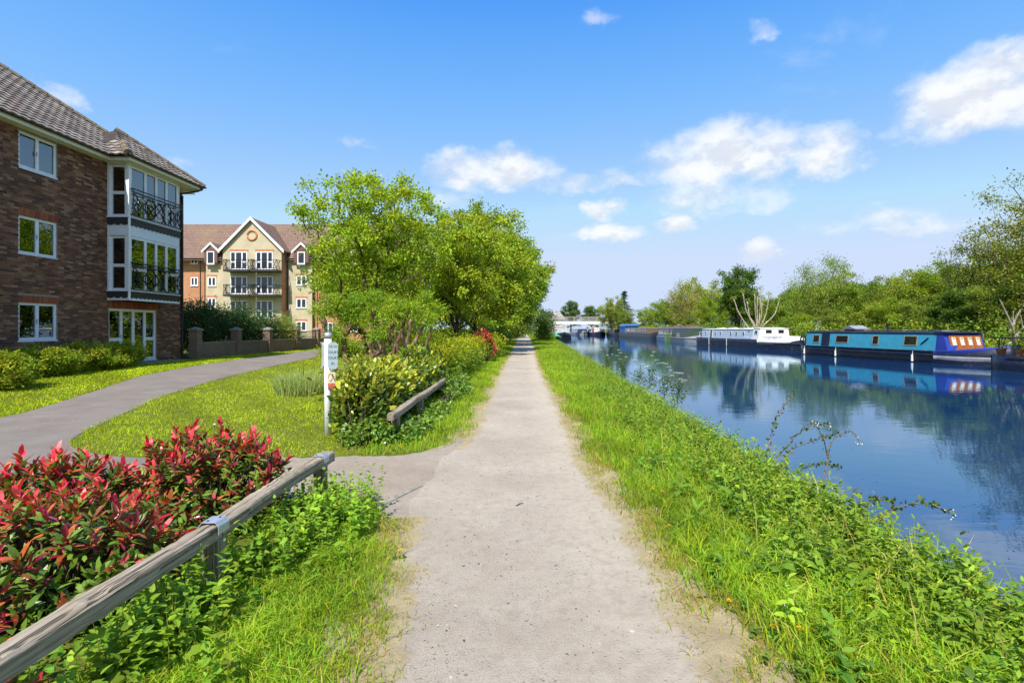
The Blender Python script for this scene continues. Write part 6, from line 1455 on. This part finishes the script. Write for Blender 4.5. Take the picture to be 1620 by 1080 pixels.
# building hedges and shade shrubs
shrub("clipped_hedge", "long clipped box hedge under the brick flats' windows", [(-14.1, 15.0, .62, .85, 1.1, .46, 260), (-14.2, 16.7, .64, .8, 1.1, .46, 250), (-14.45, 18.3, .64, .7, 1.0, .42, 240)], 70, .10, .075, .042, (.13, .165, .02), 31, "kite", loc=(-14.2, 16.7, .2), cvar=.12)
shrub("clipped_hedge", "shorter clipped hedge at the left picture edge", [(-12.9, 12.5, .55, .75, .8, .50, 240), (-13.6, 12.2, .55, .8, .9, .50, 230)], 70, .10, .075, .042, (.12, .155, .02), 32, "kite", loc=(-13.1, 12.5, .1), cvar=.12)
shrub("yew_shrub", "large dark feathery evergreen shrub behind the garden wall", [(-16.2, 25.6, 1.7, 1.0, 1.7, 1.35, 120), (-15.9, 28.4, 1.7, 1.0, 1.8, 1.25, 120), (-15.6, 30.8, 1.4, .9, 1.2, 1.2, 70), (-17.2, 24.6, 2.0, 1.1, 1.2, 1.2, 60)], 80, .38, .17, .05, (.030, .060, .028), 33, "kite", stems=6, loc=(-16, 27, .2), droop=.5)
shrub("garden_shrub", "rounded green shrub behind the metal railing by the gabled flats", [(-15.6, 34.5, 1.0, .9, 1.3, .8, 90)], 50, .25, .10, .06, (.07, .12, .02), 34, "kite")
shrub("garden_shrub", "spiky pale shrub at the end of the dark evergreen", [(-14.9, 32.0, 1.5, .6, .7, 1.0, 60)], 40, .35, .30, .03, (.14, .17, .06), 35, "kite")
for k, (x, y, rx, ry, zt, c, lab) in enumerate([(-6.8, 31, 1.4, 1.6, 1.3, (.13, .18, .02), "bright rounded shrub left of the dark forked trunk"), (-8.4, 35, 1.6, 1.6, 1.6, (.08, .13, .02), "darker rounded shrub on the far lawn"), (-4.9, 40, 1.5, 1.6, 1.5, (.10, .15, .02), "low rounded shrub right of the forked trunk"), (-6.4, 45, 2.2, 1.8, 1.5, (.12, .16, .02), "clipped shrub in front of the orange brick flats"), (-9.8, 28, 1.0, 1.2, 1.0, (.12, .17, .02), "small bright shrub seen through the willow limbs"), (-11.0, 45, 2.6, 2, 2.2, (.04, .07, .02), "dark tall shrub against the far flats"), (-4.3, 17.6, .6, .8, .95, (.045, .08, .02), "dark low shrub behind the golden hedge"), (-3.3, 10.4, .28, .35, .75, (.13, .16, .05), "greyish shrub at the foot of the twisted willow"), (-2.8, 55, 1.3, 6, 2.2, (.035, .07, .018), "dark undergrowth along the left path edge far away"), (-3.2, 42, 1.1, 4.5, 1.8, (.045, .08, .02), "dark bushes under the deep green tree"), (2.9, 74, 1.5, 4.0, 4.2, (.05, .085, .02), "dark tall bush on the right of the path near the bridge"), (-1.5, 100, 3, 6, 3.5, (.07, .11, .02), "bush in the distance where the path bends")]):
    shrub("garden_shrub", lab, [(x, y, zt * .5, rx, ry, zt * .55, 110)], 45, .30 * max(1, y / 40), .12 * max(1, y / 32), .07 * max(1, y / 32), c, 50 + k, "kite", stems=3)
# hazy grey-green clump of narrow leaves on the lawn
def blade_clump(name, label, c, rad, h, n, col, seed, w_=.014):
    r = np.random.default_rng(seed); a = r.uniform(0, 6.28, n); q = r.random(n) ** .5 * rad; P = np.stack([c[0] + q * np.cos(a), c[1] + q * np.sin(a) * 1.2, 0 * a], -1)
    V, F, C = grass_blades(P, h * r.uniform(.6, 1.15, n), w_, .55, jitcol(col, n, .15, .06, r), r); t = empty(name, (c[0], c[1], 0), label, "plant")
    tag(wobj("foliage", build_mesh("foliage", V, F, [M_GRASS], C), t), kind="stuff"); s = MB()
    for i in range(5): s.tube([(c[0] + r.normal(0, rad * .3), c[1] + r.normal(0, rad * .3), 0), (c[0] + r.normal(0, rad * .4), c[1] + r.normal(0, rad * .4), h * 1.1)], .006, 4)
    s.w("stem", M_BARK, t)
blade_clump("lavender_clump", "silvery green clump of narrow leaves on the lawn behind the signpost", (-5.45, 12.6), .55, .62, 1500, (.21, .25, .14), 71)

# low log edging seen through the trees
le = empty("log_edging", (-4.6, 26, 0), "low dark scalloped log edging across the far lawn", "edging")
for k in range(34):
    x = -6.6 + k * .12; MB().tube([(x, 26, -.1), (x, 26, .78 + .03 * (k % 2)), (x, 26, .82 + .03 * (k % 2))], [.055, .055, .03], 7).w("log", M_POST, le)

# ------------------------------------------------------------------ grass and ground plants
def scatter_grass(name, label, fx0, fx1, y0, y1, n, hmin, hmax, wd, lean, base, seed, ypow=2.2, keep=None, hue=.16):
    """blades between the curves fx0(Y) and fx1(Y), thinning out with distance"""
    r = np.random.default_rng(seed); q = r.random(n); Y = y0 * (y1 / y0) ** (q ** (1 / ypow * 2.0)) if ypow else y0 + (y1 - y0) * q
    a, b = fx0(Y), fx1(Y); X = a + (b - a) * r.random(n); ok = np.ones(n, bool) if keep is None else keep(X, Y, r)
    X, Y = X[ok], Y[ok]; n = len(X); clump = np.sin(X * 5.1 + np.sin(Y * 3.3) * 2) * np.sin(Y * 4.7 + np.cos(X * 4.1) * 2)
    h = (hmin + (hmax - hmin) * r.random(n) ** 1.5) * (1 + .35 * clump) ; sc_ = np.maximum(1, Y / 7.0) ** .62
    col = jitcol(base, n, .20, hue, r) * (1 + .12 * clump[:, None]); dry = r.random(n) < .05; col[dry] = jitcol((.30, .25, .10), int(dry.sum()), .2, .05, r)
    col = col * (1 + (.09 if 'lawn' in name else .20) * np.sin(X * 1.3 + 2 * np.sin(Y * .7)) * np.sin(Y * 1.1 + X * .4) + .12 * np.sin(X * 3.7 + Y * 2.9))[:, None]
    V, F, C = grass_blades(np.stack([X, Y, height(X, Y)], -1), h, wd * sc_, lean, col.clip(.004, .9), r)
    return tag(lobj(name, build_mesh(name, V, F, [M_GRASS], C), None), label, kind="stuff")
GR = (.150, .220, .022); GR2 = (.115, .175, .022)
patch = lambda X, Y: np.sin(X * 2.3 + 1.3 * np.sin(Y * 1.9)) * np.sin(Y * 2.1 + 1.1 * np.cos(X * 2.7)) + .5 * np.sin(X * 7 + Y * 3) * np.sin(Y * 6.1 - X * 2)
def worn(edge, d, sgn):
    def k(X, Y, r):
        e = (X - edge(Y)) * sgn                        # distance from the path edge into the grass
        return r.random(len(X)) < np.clip((e - .04 + .16 * patch(X, Y)) / d, 0.02, 1)
    return k
scatter_grass("verge_grass", "rough grass between the foreground rail and the towpath", lambda Y: 0 * Y - 1.95, lambda Y: path_l(Y) + .02, 1.35, 4.75, 44000, .04, .15, .0065, .9, GR, 1, None, lambda X, Y, r: worn(path_l, .45, -1)(X, Y, r) & (Y < np.interp(X, [-2.4, -1.6, -.9], [4.95, 4.6, 4.2])))
scatter_grass("verge_grass", "grass strip between the laurel hedge and the towpath", lambda Y: 0 * Y - 2.1, lambda Y: path_l(Y) + .03, 6.33, 60, 48000, .05, .16, .0085, .8, GR, 2, 2.6, lambda X, Y, r: worn(path_l, .35, -1)(X, Y, r) & (Y > np.interp(X, [-2.3, -1.7, -1.15, -.8], [6.42, 6.48, 6.72, 7.1])))
scatter_grass("verge_grass", "long grass on the canal side of the towpath", path_r, lambda Y: bank_l(Y) - .06, 1.6, 130, 118000, .05, .20, .0078, .85, GR, 3, 2.3, worn(path_r, .36, 1))
def in_lawn(X, Y, r):
    xi = np.interp(Y, INNER[:, 1][40:], INNER[:, 0][40:]) + .06; near = (Y < 7.9) & (Y > 6.2); lim = np.where(near, np.interp(Y, [6.2, 6.75, 7.25, 7.9], [-4.4, -5.9, -6.45, -6.7]), xi)
    return (X > lim) & (Y > np.interp(X, [-5.5, -4.2, -2.4, -2.0], [6.5, 6.30, 6.40, 6.45])) 
scatter_grass("lawn_grass", "short mown lawn around the signpost", lambda Y: -np.interp(Y, [6, 8, 12, 16, 28, 44], [5.6, 6.9, 8.6, 9.6, 11.2, 11.8]), lambda Y: 0 * Y - 1.95, 6.3, 42, 100000, .022, .055, .0092, .8, (.215, .265, .014), 4, 2.5, in_lawn, .10)
scatter_grass("lawn_grass", "mown grass strip between asphalt path and brick flats", lambda Y: 0 * Y - 14.6, lambda Y: np.interp(Y, OUTER[:, 1][52:], OUTER[:, 0][52:]) - .03, 6.0, 44, 50000, .03, .07, .0135, .8, (.215, .265, .014), 5, 2.4, lambda X, Y, r: np.ones(len(X), bool), .10)
scatter_grass("reeds", "rough grass and yellow weeds along the far bank", lambda Y: bank_r(Y) - .1, lambda Y: bank_r(Y) + 3.4, 20, 140, 26000, .25, .85, .028, .6, (.15, .175, .035), 6, 2.0)

def soil_grass(name, label, edge, sgn, y0, y1, n, seed):
    r = np.random.default_rng(seed); Y = y0 * (y1 / y0) ** r.random(n) ** .85; d = np.abs(r.normal(0, .17, n)) - .02; X = edge(Y) + sgn * (.30 - d)
    ok = (np.sin(X * 9 + 2 * np.sin(Y * 4.1)) * np.sin(Y * 6.3 + np.cos(X * 7)) + r.normal(0, .35, n) > .05); X, Y = X[ok], Y[ok]; n = len(X)
    col = jitcol((.15, .19, .03), n, .2, .1, r); dry = r.random(n) < .62; col[dry] = jitcol((.24, .19, .085), int(dry.sum()), .2, .06, r)
    V, F, C = grass_blades(np.stack([X, Y, 0 * X + .004], -1), r.uniform(.015, .055, n), .005 * np.maximum(1, Y / 7) ** .6, 1.3, col, r); return tag(lobj(name, build_mesh(name, V, F, [M_GRASS], C)), label, kind="stuff")
soil_grass("worn_grass", "thin dry grass creeping over the soil on the canal side of the path", path_r, 1, 1.7, 40, 42000, 7)
soil_grass("worn_grass", "thin dry grass creeping over the soil on the left of the path", path_l, -1, 1.7, 4.3, 9000, 8)
soil_grass("worn_grass", "thin dry grass along the left path edge beyond the apron", path_l, -1, 6.9, 40, 9000, 9)
def herb_field(name, label, XY, hh, lmin, lmax, base, seed, kind="kite", lw=.55, k=12, mat=None, hue=.10, cvar=.18):
    """leafy herbs: each a stem with pairs of leaves"""
    r = np.random.default_rng(seed); n = len(XY); H = hh * r.uniform(.55, 1.15, n); lean = r.normal(0, .22, (n, 2)); t = np.tile(np.linspace(.18, 1, k), n); pid = np.repeat(np.arange(n), k); m_ = len(pid)
    P = np.stack([XY[pid, 0] + lean[pid, 0] * H[pid] * t, XY[pid, 1] + lean[pid, 1] * H[pid] * t, height(XY[pid, 0], XY[pid, 1]) * (XY[pid, 0] < bank_l(XY[pid, 1])) + H[pid] * t - .25 * np.clip(XY[pid, 0] - bank_l(XY[pid, 1]), 0, .35)], -1)
    a = np.tile(np.arange(k) * 1.57 * 1.0, n) + np.repeat(r.uniform(0, 6.28, n), k) + r.normal(0, .35, m_); e = r.uniform(-.25, .55, m_) + (t > .85) * .5
    D = np.stack([np.cos(a) * np.cos(e), np.sin(a) * np.cos(e), np.sin(e)], -1); L = np.repeat(r.uniform(lmin, lmax, n), k) * (1.15 - .55 * t) * r.uniform(.8, 1.2, m_)
    c = jitcol(base, n, cvar, hue, r)[pid] * (1 + r.normal(0, .12, (m_, 1)))
    V1, F1, C1 = leaf_cloud(P, D, np.array((0, 0, 1.)) + r.normal(0, .25, (m_, 3)), L, L * lw, kind, c.clip(.004, .9))
    B = np.stack([XY[:, 0], XY[:, 1], 0 * H], -1); V2, F2, C2 = grass_blades(B, H * .95, .006 + 0 * H, np.abs(lean).sum(1) * .5, jitcol((.10, .13, .03), n, .1, .05, r), r)
    V, F, C = merge([(V1, F1, C1), (V2, F2, C2)]); return tag(lobj(name, build_mesh(name, V, F, [mat or M_LEAF], C), None), label, kind="stuff")
r = np.random.default_rng(90); M_HERB0 = mat_leaf("drift_leaf", .2, .6, .2)
# nettle bank under the foreground rail
n = 420; X = -1.95 + np.abs(r.normal(.06, .20, n)) + .02; Y = r.uniform(1.3, 4.7, n); X = X + .22 * (Y > 3.2) * r.random(n) * (Y < 4.6)
herb_field("nettles", "stinging nettles crowding under the foreground rail", np.stack([X, Y], -1), .27 + .10 * ((Y > 2.2) & (Y < 3.3)), .05, .085, (.095, .165, .022), 91, "nettle", .62, 10)
n = 130; X = r.normal(-1.52, .16, n).clip(-1.85, -1.2); Y = r.normal(4.05, .33, n).clip(3.3, 4.65); herb_field("nettles", "dense bright clump of nettles at the far end of the foreground rail", np.stack([X, Y], -1), .36, .05, .075, (.105, .185, .022), 92, "nettle", .62, 12)
n = 700; X = r.uniform(-1.85, -.95, n); Y = r.uniform(1.4, 4.4, n); ok = r.random(n) < np.clip((-1.0 - X) / .6, 0.05, 1); herb_field("low_weeds", "low leafy weeds among the foreground grass", np.stack([X, Y], -1)[ok], .11, .025, .05, (.10, .17, .022), 93, "kite", .55, 7)
n = 500; X = r.uniform(-3.6, -1.95, n); Y = r.uniform(1.3, 4.9, n); herb_field("low_weeds", "green undergrowth below the red shrubs", np.stack([X, Y], -1), .24, .035, .06, (.07, .125, .018), 94, "oval", .55, 9)
# canal bank herbs
def bank_xy(n, y0, y1, spread, off, pw, seed):
    r = np.random.default_rng(seed); Y = y0 * (y1 / y0) ** r.random(n) ** pw; X = bank_l(Y) + off - np.abs(r.normal(0, spread, n)) * np.maximum(.6, np.minimum(1, 1.2)); ok = X > path_r(Y) + .35; return np.stack([X, Y], -1)[ok]
herb_field("bank_weeds", "tall leafy weeds lining the canal edge", bank_xy(2100, 1.9, 70, .40, -.04, .8, 1), .31, .05, .095, (.105, .165, .022), 95, "long", .42, 13)
herb_field("bank_weeds", "dark broad leaved weeds among the bank grass", bank_xy(900, 1.9, 60, .62, .0, .8, 2), .22, .06, .11, (.065, .125, .022), 96, "long", .55, 9)
herb_field("bank_weeds", "yellow green cleavers scrambling over the bank", bank_xy(1500, 2.0, 60, .50, -.02, .8, 3), .26, .03, .06, (.15, .21, .028), 97, "kite", .32, 16)
n = 600; Y = r.uniform(70, 150, n); herb_field("bank_weeds", "bushy weeds along the distant left bank", np.stack([bank_l(Y) - np.abs(r.normal(0, .5, n)), Y], -1), .8, .2, .34, (.10, .155, .022), 98, "kite", .55, 12)
n = 1600; Y = r.uniform(20, 130, n); herb_field("far_bank_weeds", "bushy weeds with yellow flowers along the far bank", np.stack([bank_r(Y) + .1 + np.abs(r.normal(0, 1.6, n)), Y], -1), .9, .16, .34, (.12, .165, .028), 99, "kite", .5, 12)
# scruffy bramble thicket on the far bank, between bank and trees
rt_ = np.random.default_rng(100); n = 900; Y = 20 + 115 * rt_.random(n) ** .9; cen = np.stack([28.3 + rt_.normal(0, .9, n) + (Y > 100) * 2, Y, .5 + 1.5 * rt_.random(n) ** 1.3], -1)
V, F, C = foliage(rt_, cen, 34, .55, .22, .13, (.095, .14, .025), "kite", 0, .28, .18)
tag(lobj("bramble_thicket", build_mesh("bramble_thicket", V, F, [M_LEAF], C)), "tangled bramble thicket under the far bank trees", kind="stuff")

# coarse stems, docks and dead stalks that break up the bank
n = 1500; XY = bank_xy(n, 1.9, 50, .55, -.02, .8, 7); n = len(XY); rr_ = np.random.default_rng(141); cc = jitcol((.30, .24, .13), n, .25, .08, rr_); gg = rr_.random(n) < .6; cc[gg] = jitcol((.17, .24, .03), int(gg.sum()), .2, .1, rr_)
V, F, C = grass_blades(np.stack([XY[:, 0], XY[:, 1], 0 * XY[:, 0]], -1), rr_.uniform(.18, .46, n), .008, .45, cc, rr_); tag(lobj("tall_grass", build_mesh("tall_grass", V, F, [M_GRASS], C)), "tall coarse grass and dead straw stems standing in the bank", kind="stuff")
XY = bank_xy(150, 2.0, 30, .45, -.1, .8, 8); XY[:, 0] -= .15; herb_field("bank_docks", "broad dock leaves low in the canal bank", XY, .16, .14, .24, (.085, .15, .022), 142, "long", .30, 8)
XY = np.stack([np.random.default_rng(143).uniform(1.15, 2.1, 260), 1.8 * (22 ** np.random.default_rng(144).random(260))], -1); XY = XY[XY[:, 0] > path_r(XY[:, 1]) + .15]; herb_field("low_weeds", "clover and plantain patches in the canal side grass", XY, .07, .03, .055, (.06, .115, .025), 145, "oval", .6, 9)
# scraps floating on the water
rf = np.random.default_rng(146); n = 420; Y = 3 + 30 * rf.random(n) ** 1.6; X = bank_l(Y) + .25 + rf.exponential(1.3, n); a = rf.uniform(0, 6.28, n)
V, F, C = leaf_cloud(np.stack([X, Y, 0 * X + WATER + .004], -1), np.stack([np.cos(a), np.sin(a), 0 * a], -1), np.tile((0, 0, 1.), (n, 1)), rf.uniform(.015, .05, n), rf.uniform(.008, .02, n), "kite", jitcol((.16, .15, .07), n, .4, .1, rf)); V[:, 2] = WATER + .004
tag(lobj("floating_leaves", build_mesh("floating_leaves", V, F, [M_HERB0], C)), "leaves and scraps drifting on the water by the near bank", kind="stuff")
# daisies in the lawn
n = 260; Y = 6.6 * (4.2 ** rf.random(n)); X = rf.uniform(-9, -2.3, n); ok = in_lawn(X, Y, rf) & (X < -2.5); X, Y = X[ok], Y[ok]; n = len(X)
V, F, C = leaf_cloud(np.repeat(np.stack([X, Y, 0 * X + .05], -1), 4, 0), np.tile(np.array([(1, 0, .1), (0, 1, .1), (-1, 0, .1), (0, -1, .1)]), (n, 1)), np.tile((0, 0, 1.), (4 * n, 1)), .014, .014, "kite", np.tile((.5, .5, .45), (4 * n, 1)))
tag(lobj("daisies", build_mesh("daisies", V, F, [M_HERB0], C)), "tiny white daisies scattered over the lawn", kind="stuff")

# ------------------------------------------------------------------ single flowers and stems
M_YEL = mat_plain("dandelion_yellow", (.75, .45, .01), .6, .2, var=.15, nscale=80); M_UMB = mat_plain("white_umbel", (.75, .76, .68), .8, .1); M_STEM = mat_plain("green_stem", (.09, .14, .03), .6, .3); M_CLOCK = mat_plain("seed_clock", (.62, .62, .58), .9, .1)
M_HERB = mat_leaf("herb_leaf", .35, .45, .3)
rd = np.random.default_rng(110)
def dandelion(x, y, lab, clock=False, s=1.0):
    t = empty("dandelion", (x, y, 0), lab, "flower", "dandelions beside the path"); s *= .78; h = .05 * s + rd.uniform(0, .04)
    m_ = MB(); m_.tube([(0, 0, 0), (.005, .004, h * .6), (.012, .006, h)], .0025, 5); m_.l("stem", M_STEM, t); f = MB()
    if clock: f.sphere((.012, .006, h + .012), .019, 10, 7)
    else:
        for ring, (rr, zz, k) in enumerate(((.020, .004, 13), (.014, .009, 11), (.008, .012, 8))):
            for i in range(k):
                a = 6.283 * i / k + ring; c, q = math.cos(a), math.sin(a); f.add([(.012 + c * .002, .006 + q * .002, h + zz * .4), (.012 + c * rr * s - q * .003, .006 + q * rr * s + c * .003, h + zz), (.012 + c * rr * 1.12 * s, .006 + q * rr * 1.12 * s, h + zz), (.012 + c * rr * s + q * .003, .006 + q * rr * s - c * .003, h + zz)], [[(0, 1, 2, 3)]])
    f.l("flower_head", M_CLOCK if clock else M_YEL, t); n = 7; a = rd.uniform(0, 6.28, n)
    V, F, C = leaf_cloud(np.zeros((n, 3)) + (0, 0, .006), np.stack([np.cos(a), np.sin(a), .18 + 0 * a], -1), np.array((0, 0, 1.)) + rd.normal(0, .1, (n, 3)), .09 * s, .026 * s, "long", jitcol((.075, .135, .02), n, .15, .05, rd)); lobj("leaf_rosette", build_mesh("leaf_rosette", V, F, [M_HERB], C), t)
for x, y, lab, cl, s in [(1.23, 4.86, "dandelion at the path edge a little before the worn patch", 0, 1.0), (1.30, 4.78, "bright dandelion paired with another right of the path", 0, 1.1), (1.15, 4.05, "dandelion low at the right path edge", 0, 1.0), (1.38, 3.28, "yellow dandelion in the right verge foreground", 0, 1.2), (1.42, 2.88, "dandelion beside the white seed clock", 0, 1.1), (1.45, 2.86, "white dandelion clock in the right verge", 1, 1.1), (1.30, 2.66, "dandelion nearest the bottom right path edge", 0, 1.2), (1.40, 2.60, "second dandelion close to the bottom right path edge", 0, 1.2), (1.17, 2.92, "small dandelion on the bare soil at right", 0, .8),
                         (-.86, 3.55, "dandelion on the worn soil left of the path", 0, 1.0), (-1.62, 6.75, "dandelion at the gravel apron's far corner", 0, 1.1), (-1.72, 6.72, "dandelion beside the ivy under the laurel", 0, 1.0), (-1.85, 6.85, "white dandelion clock beside the ivy under the laurel", 1, 1.1), (1.02, 13.5, "dandelion tuft far along the right path edge", 0, 1.6), (1.06, 13.2, "second dandelion far along the right path edge", 0, 1.5), (-5.0, 8.3, "white dandelion clock on the lawn", 1, .9)]: dandelion(x, y, lab, cl, s)
def cow_parsley(x, y, h, seed, lab):
    r = np.random.default_rng(seed); t = empty("cow_parsley", (x, y, 0), lab, "wildflower", "cow parsley on the canal bank"); s = MB(); u_ = MB(); s.tube([(0, 0, -.1), (r.normal(0, .03), r.normal(0, .03), h * .5), (r.normal(0, .08), r.normal(0, .08), h * .82)], [.007, .005, .004], 5); L = []
    for i in range(6):
        a = r.uniform(0, 6.28); z0 = h * r.uniform(.35, .8); e = np.array((math.cos(a) * h * .22, math.sin(a) * h * .22, min(h * 1.05, z0 + h * r.uniform(.15, .32)))); s.tube([(0, 0, z0), e * (.5, .5, 1) - (0, 0, (e[2] - z0) * .35), e], .0028, 4)
        for j in range(7):
            b = 6.283 * j / 7; q = e + np.array((math.cos(b) * .035, math.sin(b) * .035, .02)); s.tube([e, q], .0012, 3)
            for k in range(3): u_.sphere(q + r.normal(0, .008, 3), (.005, .005, .003), 5, 3)
        L.append((0, 0, z0 * .8))
    s.l("stem", M_STEM, t); u_.l("flower_head", M_UMB, t); V, F, C = foliage(r, np.array(L + [(0, 0, h * .2)] * 3), 26, .13, .07, .03, (.10, .16, .025), "kite"); tag(lobj("foliage", build_mesh("foliage", V, F, [M_HERB], C), t), kind="stuff")
for k, (px, pyb, Y, h, lab) in enumerate([(985, 600, 15.0, .95, "cow parsley with white heads farthest along the bank"), (1012, 610, 14.0, .8, "small cow parsley next to the farthest one"), (1030, 620, 12.8, .95, "tall thin cow parsley standing against the water"), (1052, 625, 11.8, .75, "cow parsley left of the reflected pale tree"), (1072, 635, 10.8, .7, "low cow parsley right of the tall thin one"), (960, 590, 18, 1.0, "cow parsley clump on the bank before the barges")]): cow_parsley(fx(px, Y), Y, h, 120 + k, lab)
def spray(name, label, pts_list, leaf, base, seed, white=True, loc=None, cat="plant"):
    r = np.random.default_rng(seed); loc = loc or tuple(pts_list[0][0][0]); t = empty(name, loc, label, cat); s = MB(); P = []; D = []; f = MB(); has = False
    for pts, fl in pts_list:
        p = np.array(pts); q = np.linspace(0, 1, len(p)); g = np.linspace(0, 1, 22); c = np.stack([np.interp(g, q, p[:, k]) for k in range(3)], -1)
        for _ in range(4): c[1:-1] = (c[:-2] + 2 * c[1:-1] + c[2:]) / 4
        s.tube(c, np.linspace(.006, .0025, 22), 5)
        for i in range(3, 22):
            for _ in range(3): P.append(c[i] + r.normal(0, .008, 3)); D.append(unit(r.normal(0, 1, 3) + (c[min(i + 1, 21)] - c[i - 1]) * 4 + (0, 0, .3)))
        if fl:
            has = True
            for _ in range(6): f.sphere(c[-1] + r.normal(0, .018, 3), .006, 5, 3)
    s.w("stem", M_BARKRED, t)
    n = len(P); V, F, C = leaf_cloud(np.array(P), np.array(D), np.array((0, 0, 1.)) + r.normal(0, .5, (n, 3)), leaf * r.uniform(.6, 1.3, n), leaf * .62, "oval", jitcol(base, n, .2, .12, r)); tag(wobj("foliage", build_mesh("foliage", V, F, [M_HERB], C), t), kind="stuff")
    if has: f.w("flower_head", M_UMB, t)
spray("hawthorn_spray", "upright hawthorn shoots standing out against the water", [([(2.72, 5.8, -.05), (2.85, 5.85, .40), (2.95, 5.9, .62), (3.18, 5.95, .88)], 0), ([(2.75, 5.6, -.05), (2.95, 5.6, .3), (3.3, 5.6, .42), (3.45, 5.6, .46)], 0), ([(2.74, 5.7, .05), (3.05, 5.7, .42), (3.25, 5.72, .55), (3.42, 5.7, .52)], 1), ([(2.7, 5.4, -.05), (2.95, 5.35, .15), (3.15, 5.3, .22), (3.3, 5.3, .15)], 0)], .045, (.09, .14, .025), 131, cat="shrub")
spray("cow_parsley_stalk", "bent stalk with white flowers leaning over the water", [([(2.78, 4.85, -.05), (2.90, 4.85, .35), (2.92, 4.85, .55), (3.12, 4.85, .66), (3.2, 4.85, .52)], 1), ([(2.9, 4.85, .36), (2.86, 4.85, .55), (2.78, 4.85, .70)], 1)], .02, (.12, .16, .04), 132, cat="wildflower")
spray("bramble_arm", "bramble arm arching out low over the water", [([(2.6, 3.95, -.02), (2.85, 3.95, .22), (3.12, 3.95, .27), (3.30, 3.95, .18)], 1), ([(2.62, 4.1, .0), (2.8, 4.1, .25), (2.98, 4.1, .22)], 0)], .045, (.11, .17, .025), 133, cat="shrub")
# fallen twigs
for k, (x, y, a, L, lab) in enumerate([(1.02, 3.02, .1, .20, "dark twig lying on the bare soil at the right path edge"), (-.05, 4.6, .8, .09, "tiny twig lying on the gravel in the middle of the path"), (-1.36, 4.55, .3, .05, "small dark leaf scrap on the gravel apron")]):
    d = np.array((math.cos(a), math.sin(a), 0)) * L; tag(MB().tube([(x, y, .013), (x + d[0] * .5, y + d[1] * .5 + .012, .018), (x + d[0], y + d[1], .014)], [.005, .004, .002], 5).w("twig", M_BARKDARK), lab, "twig")
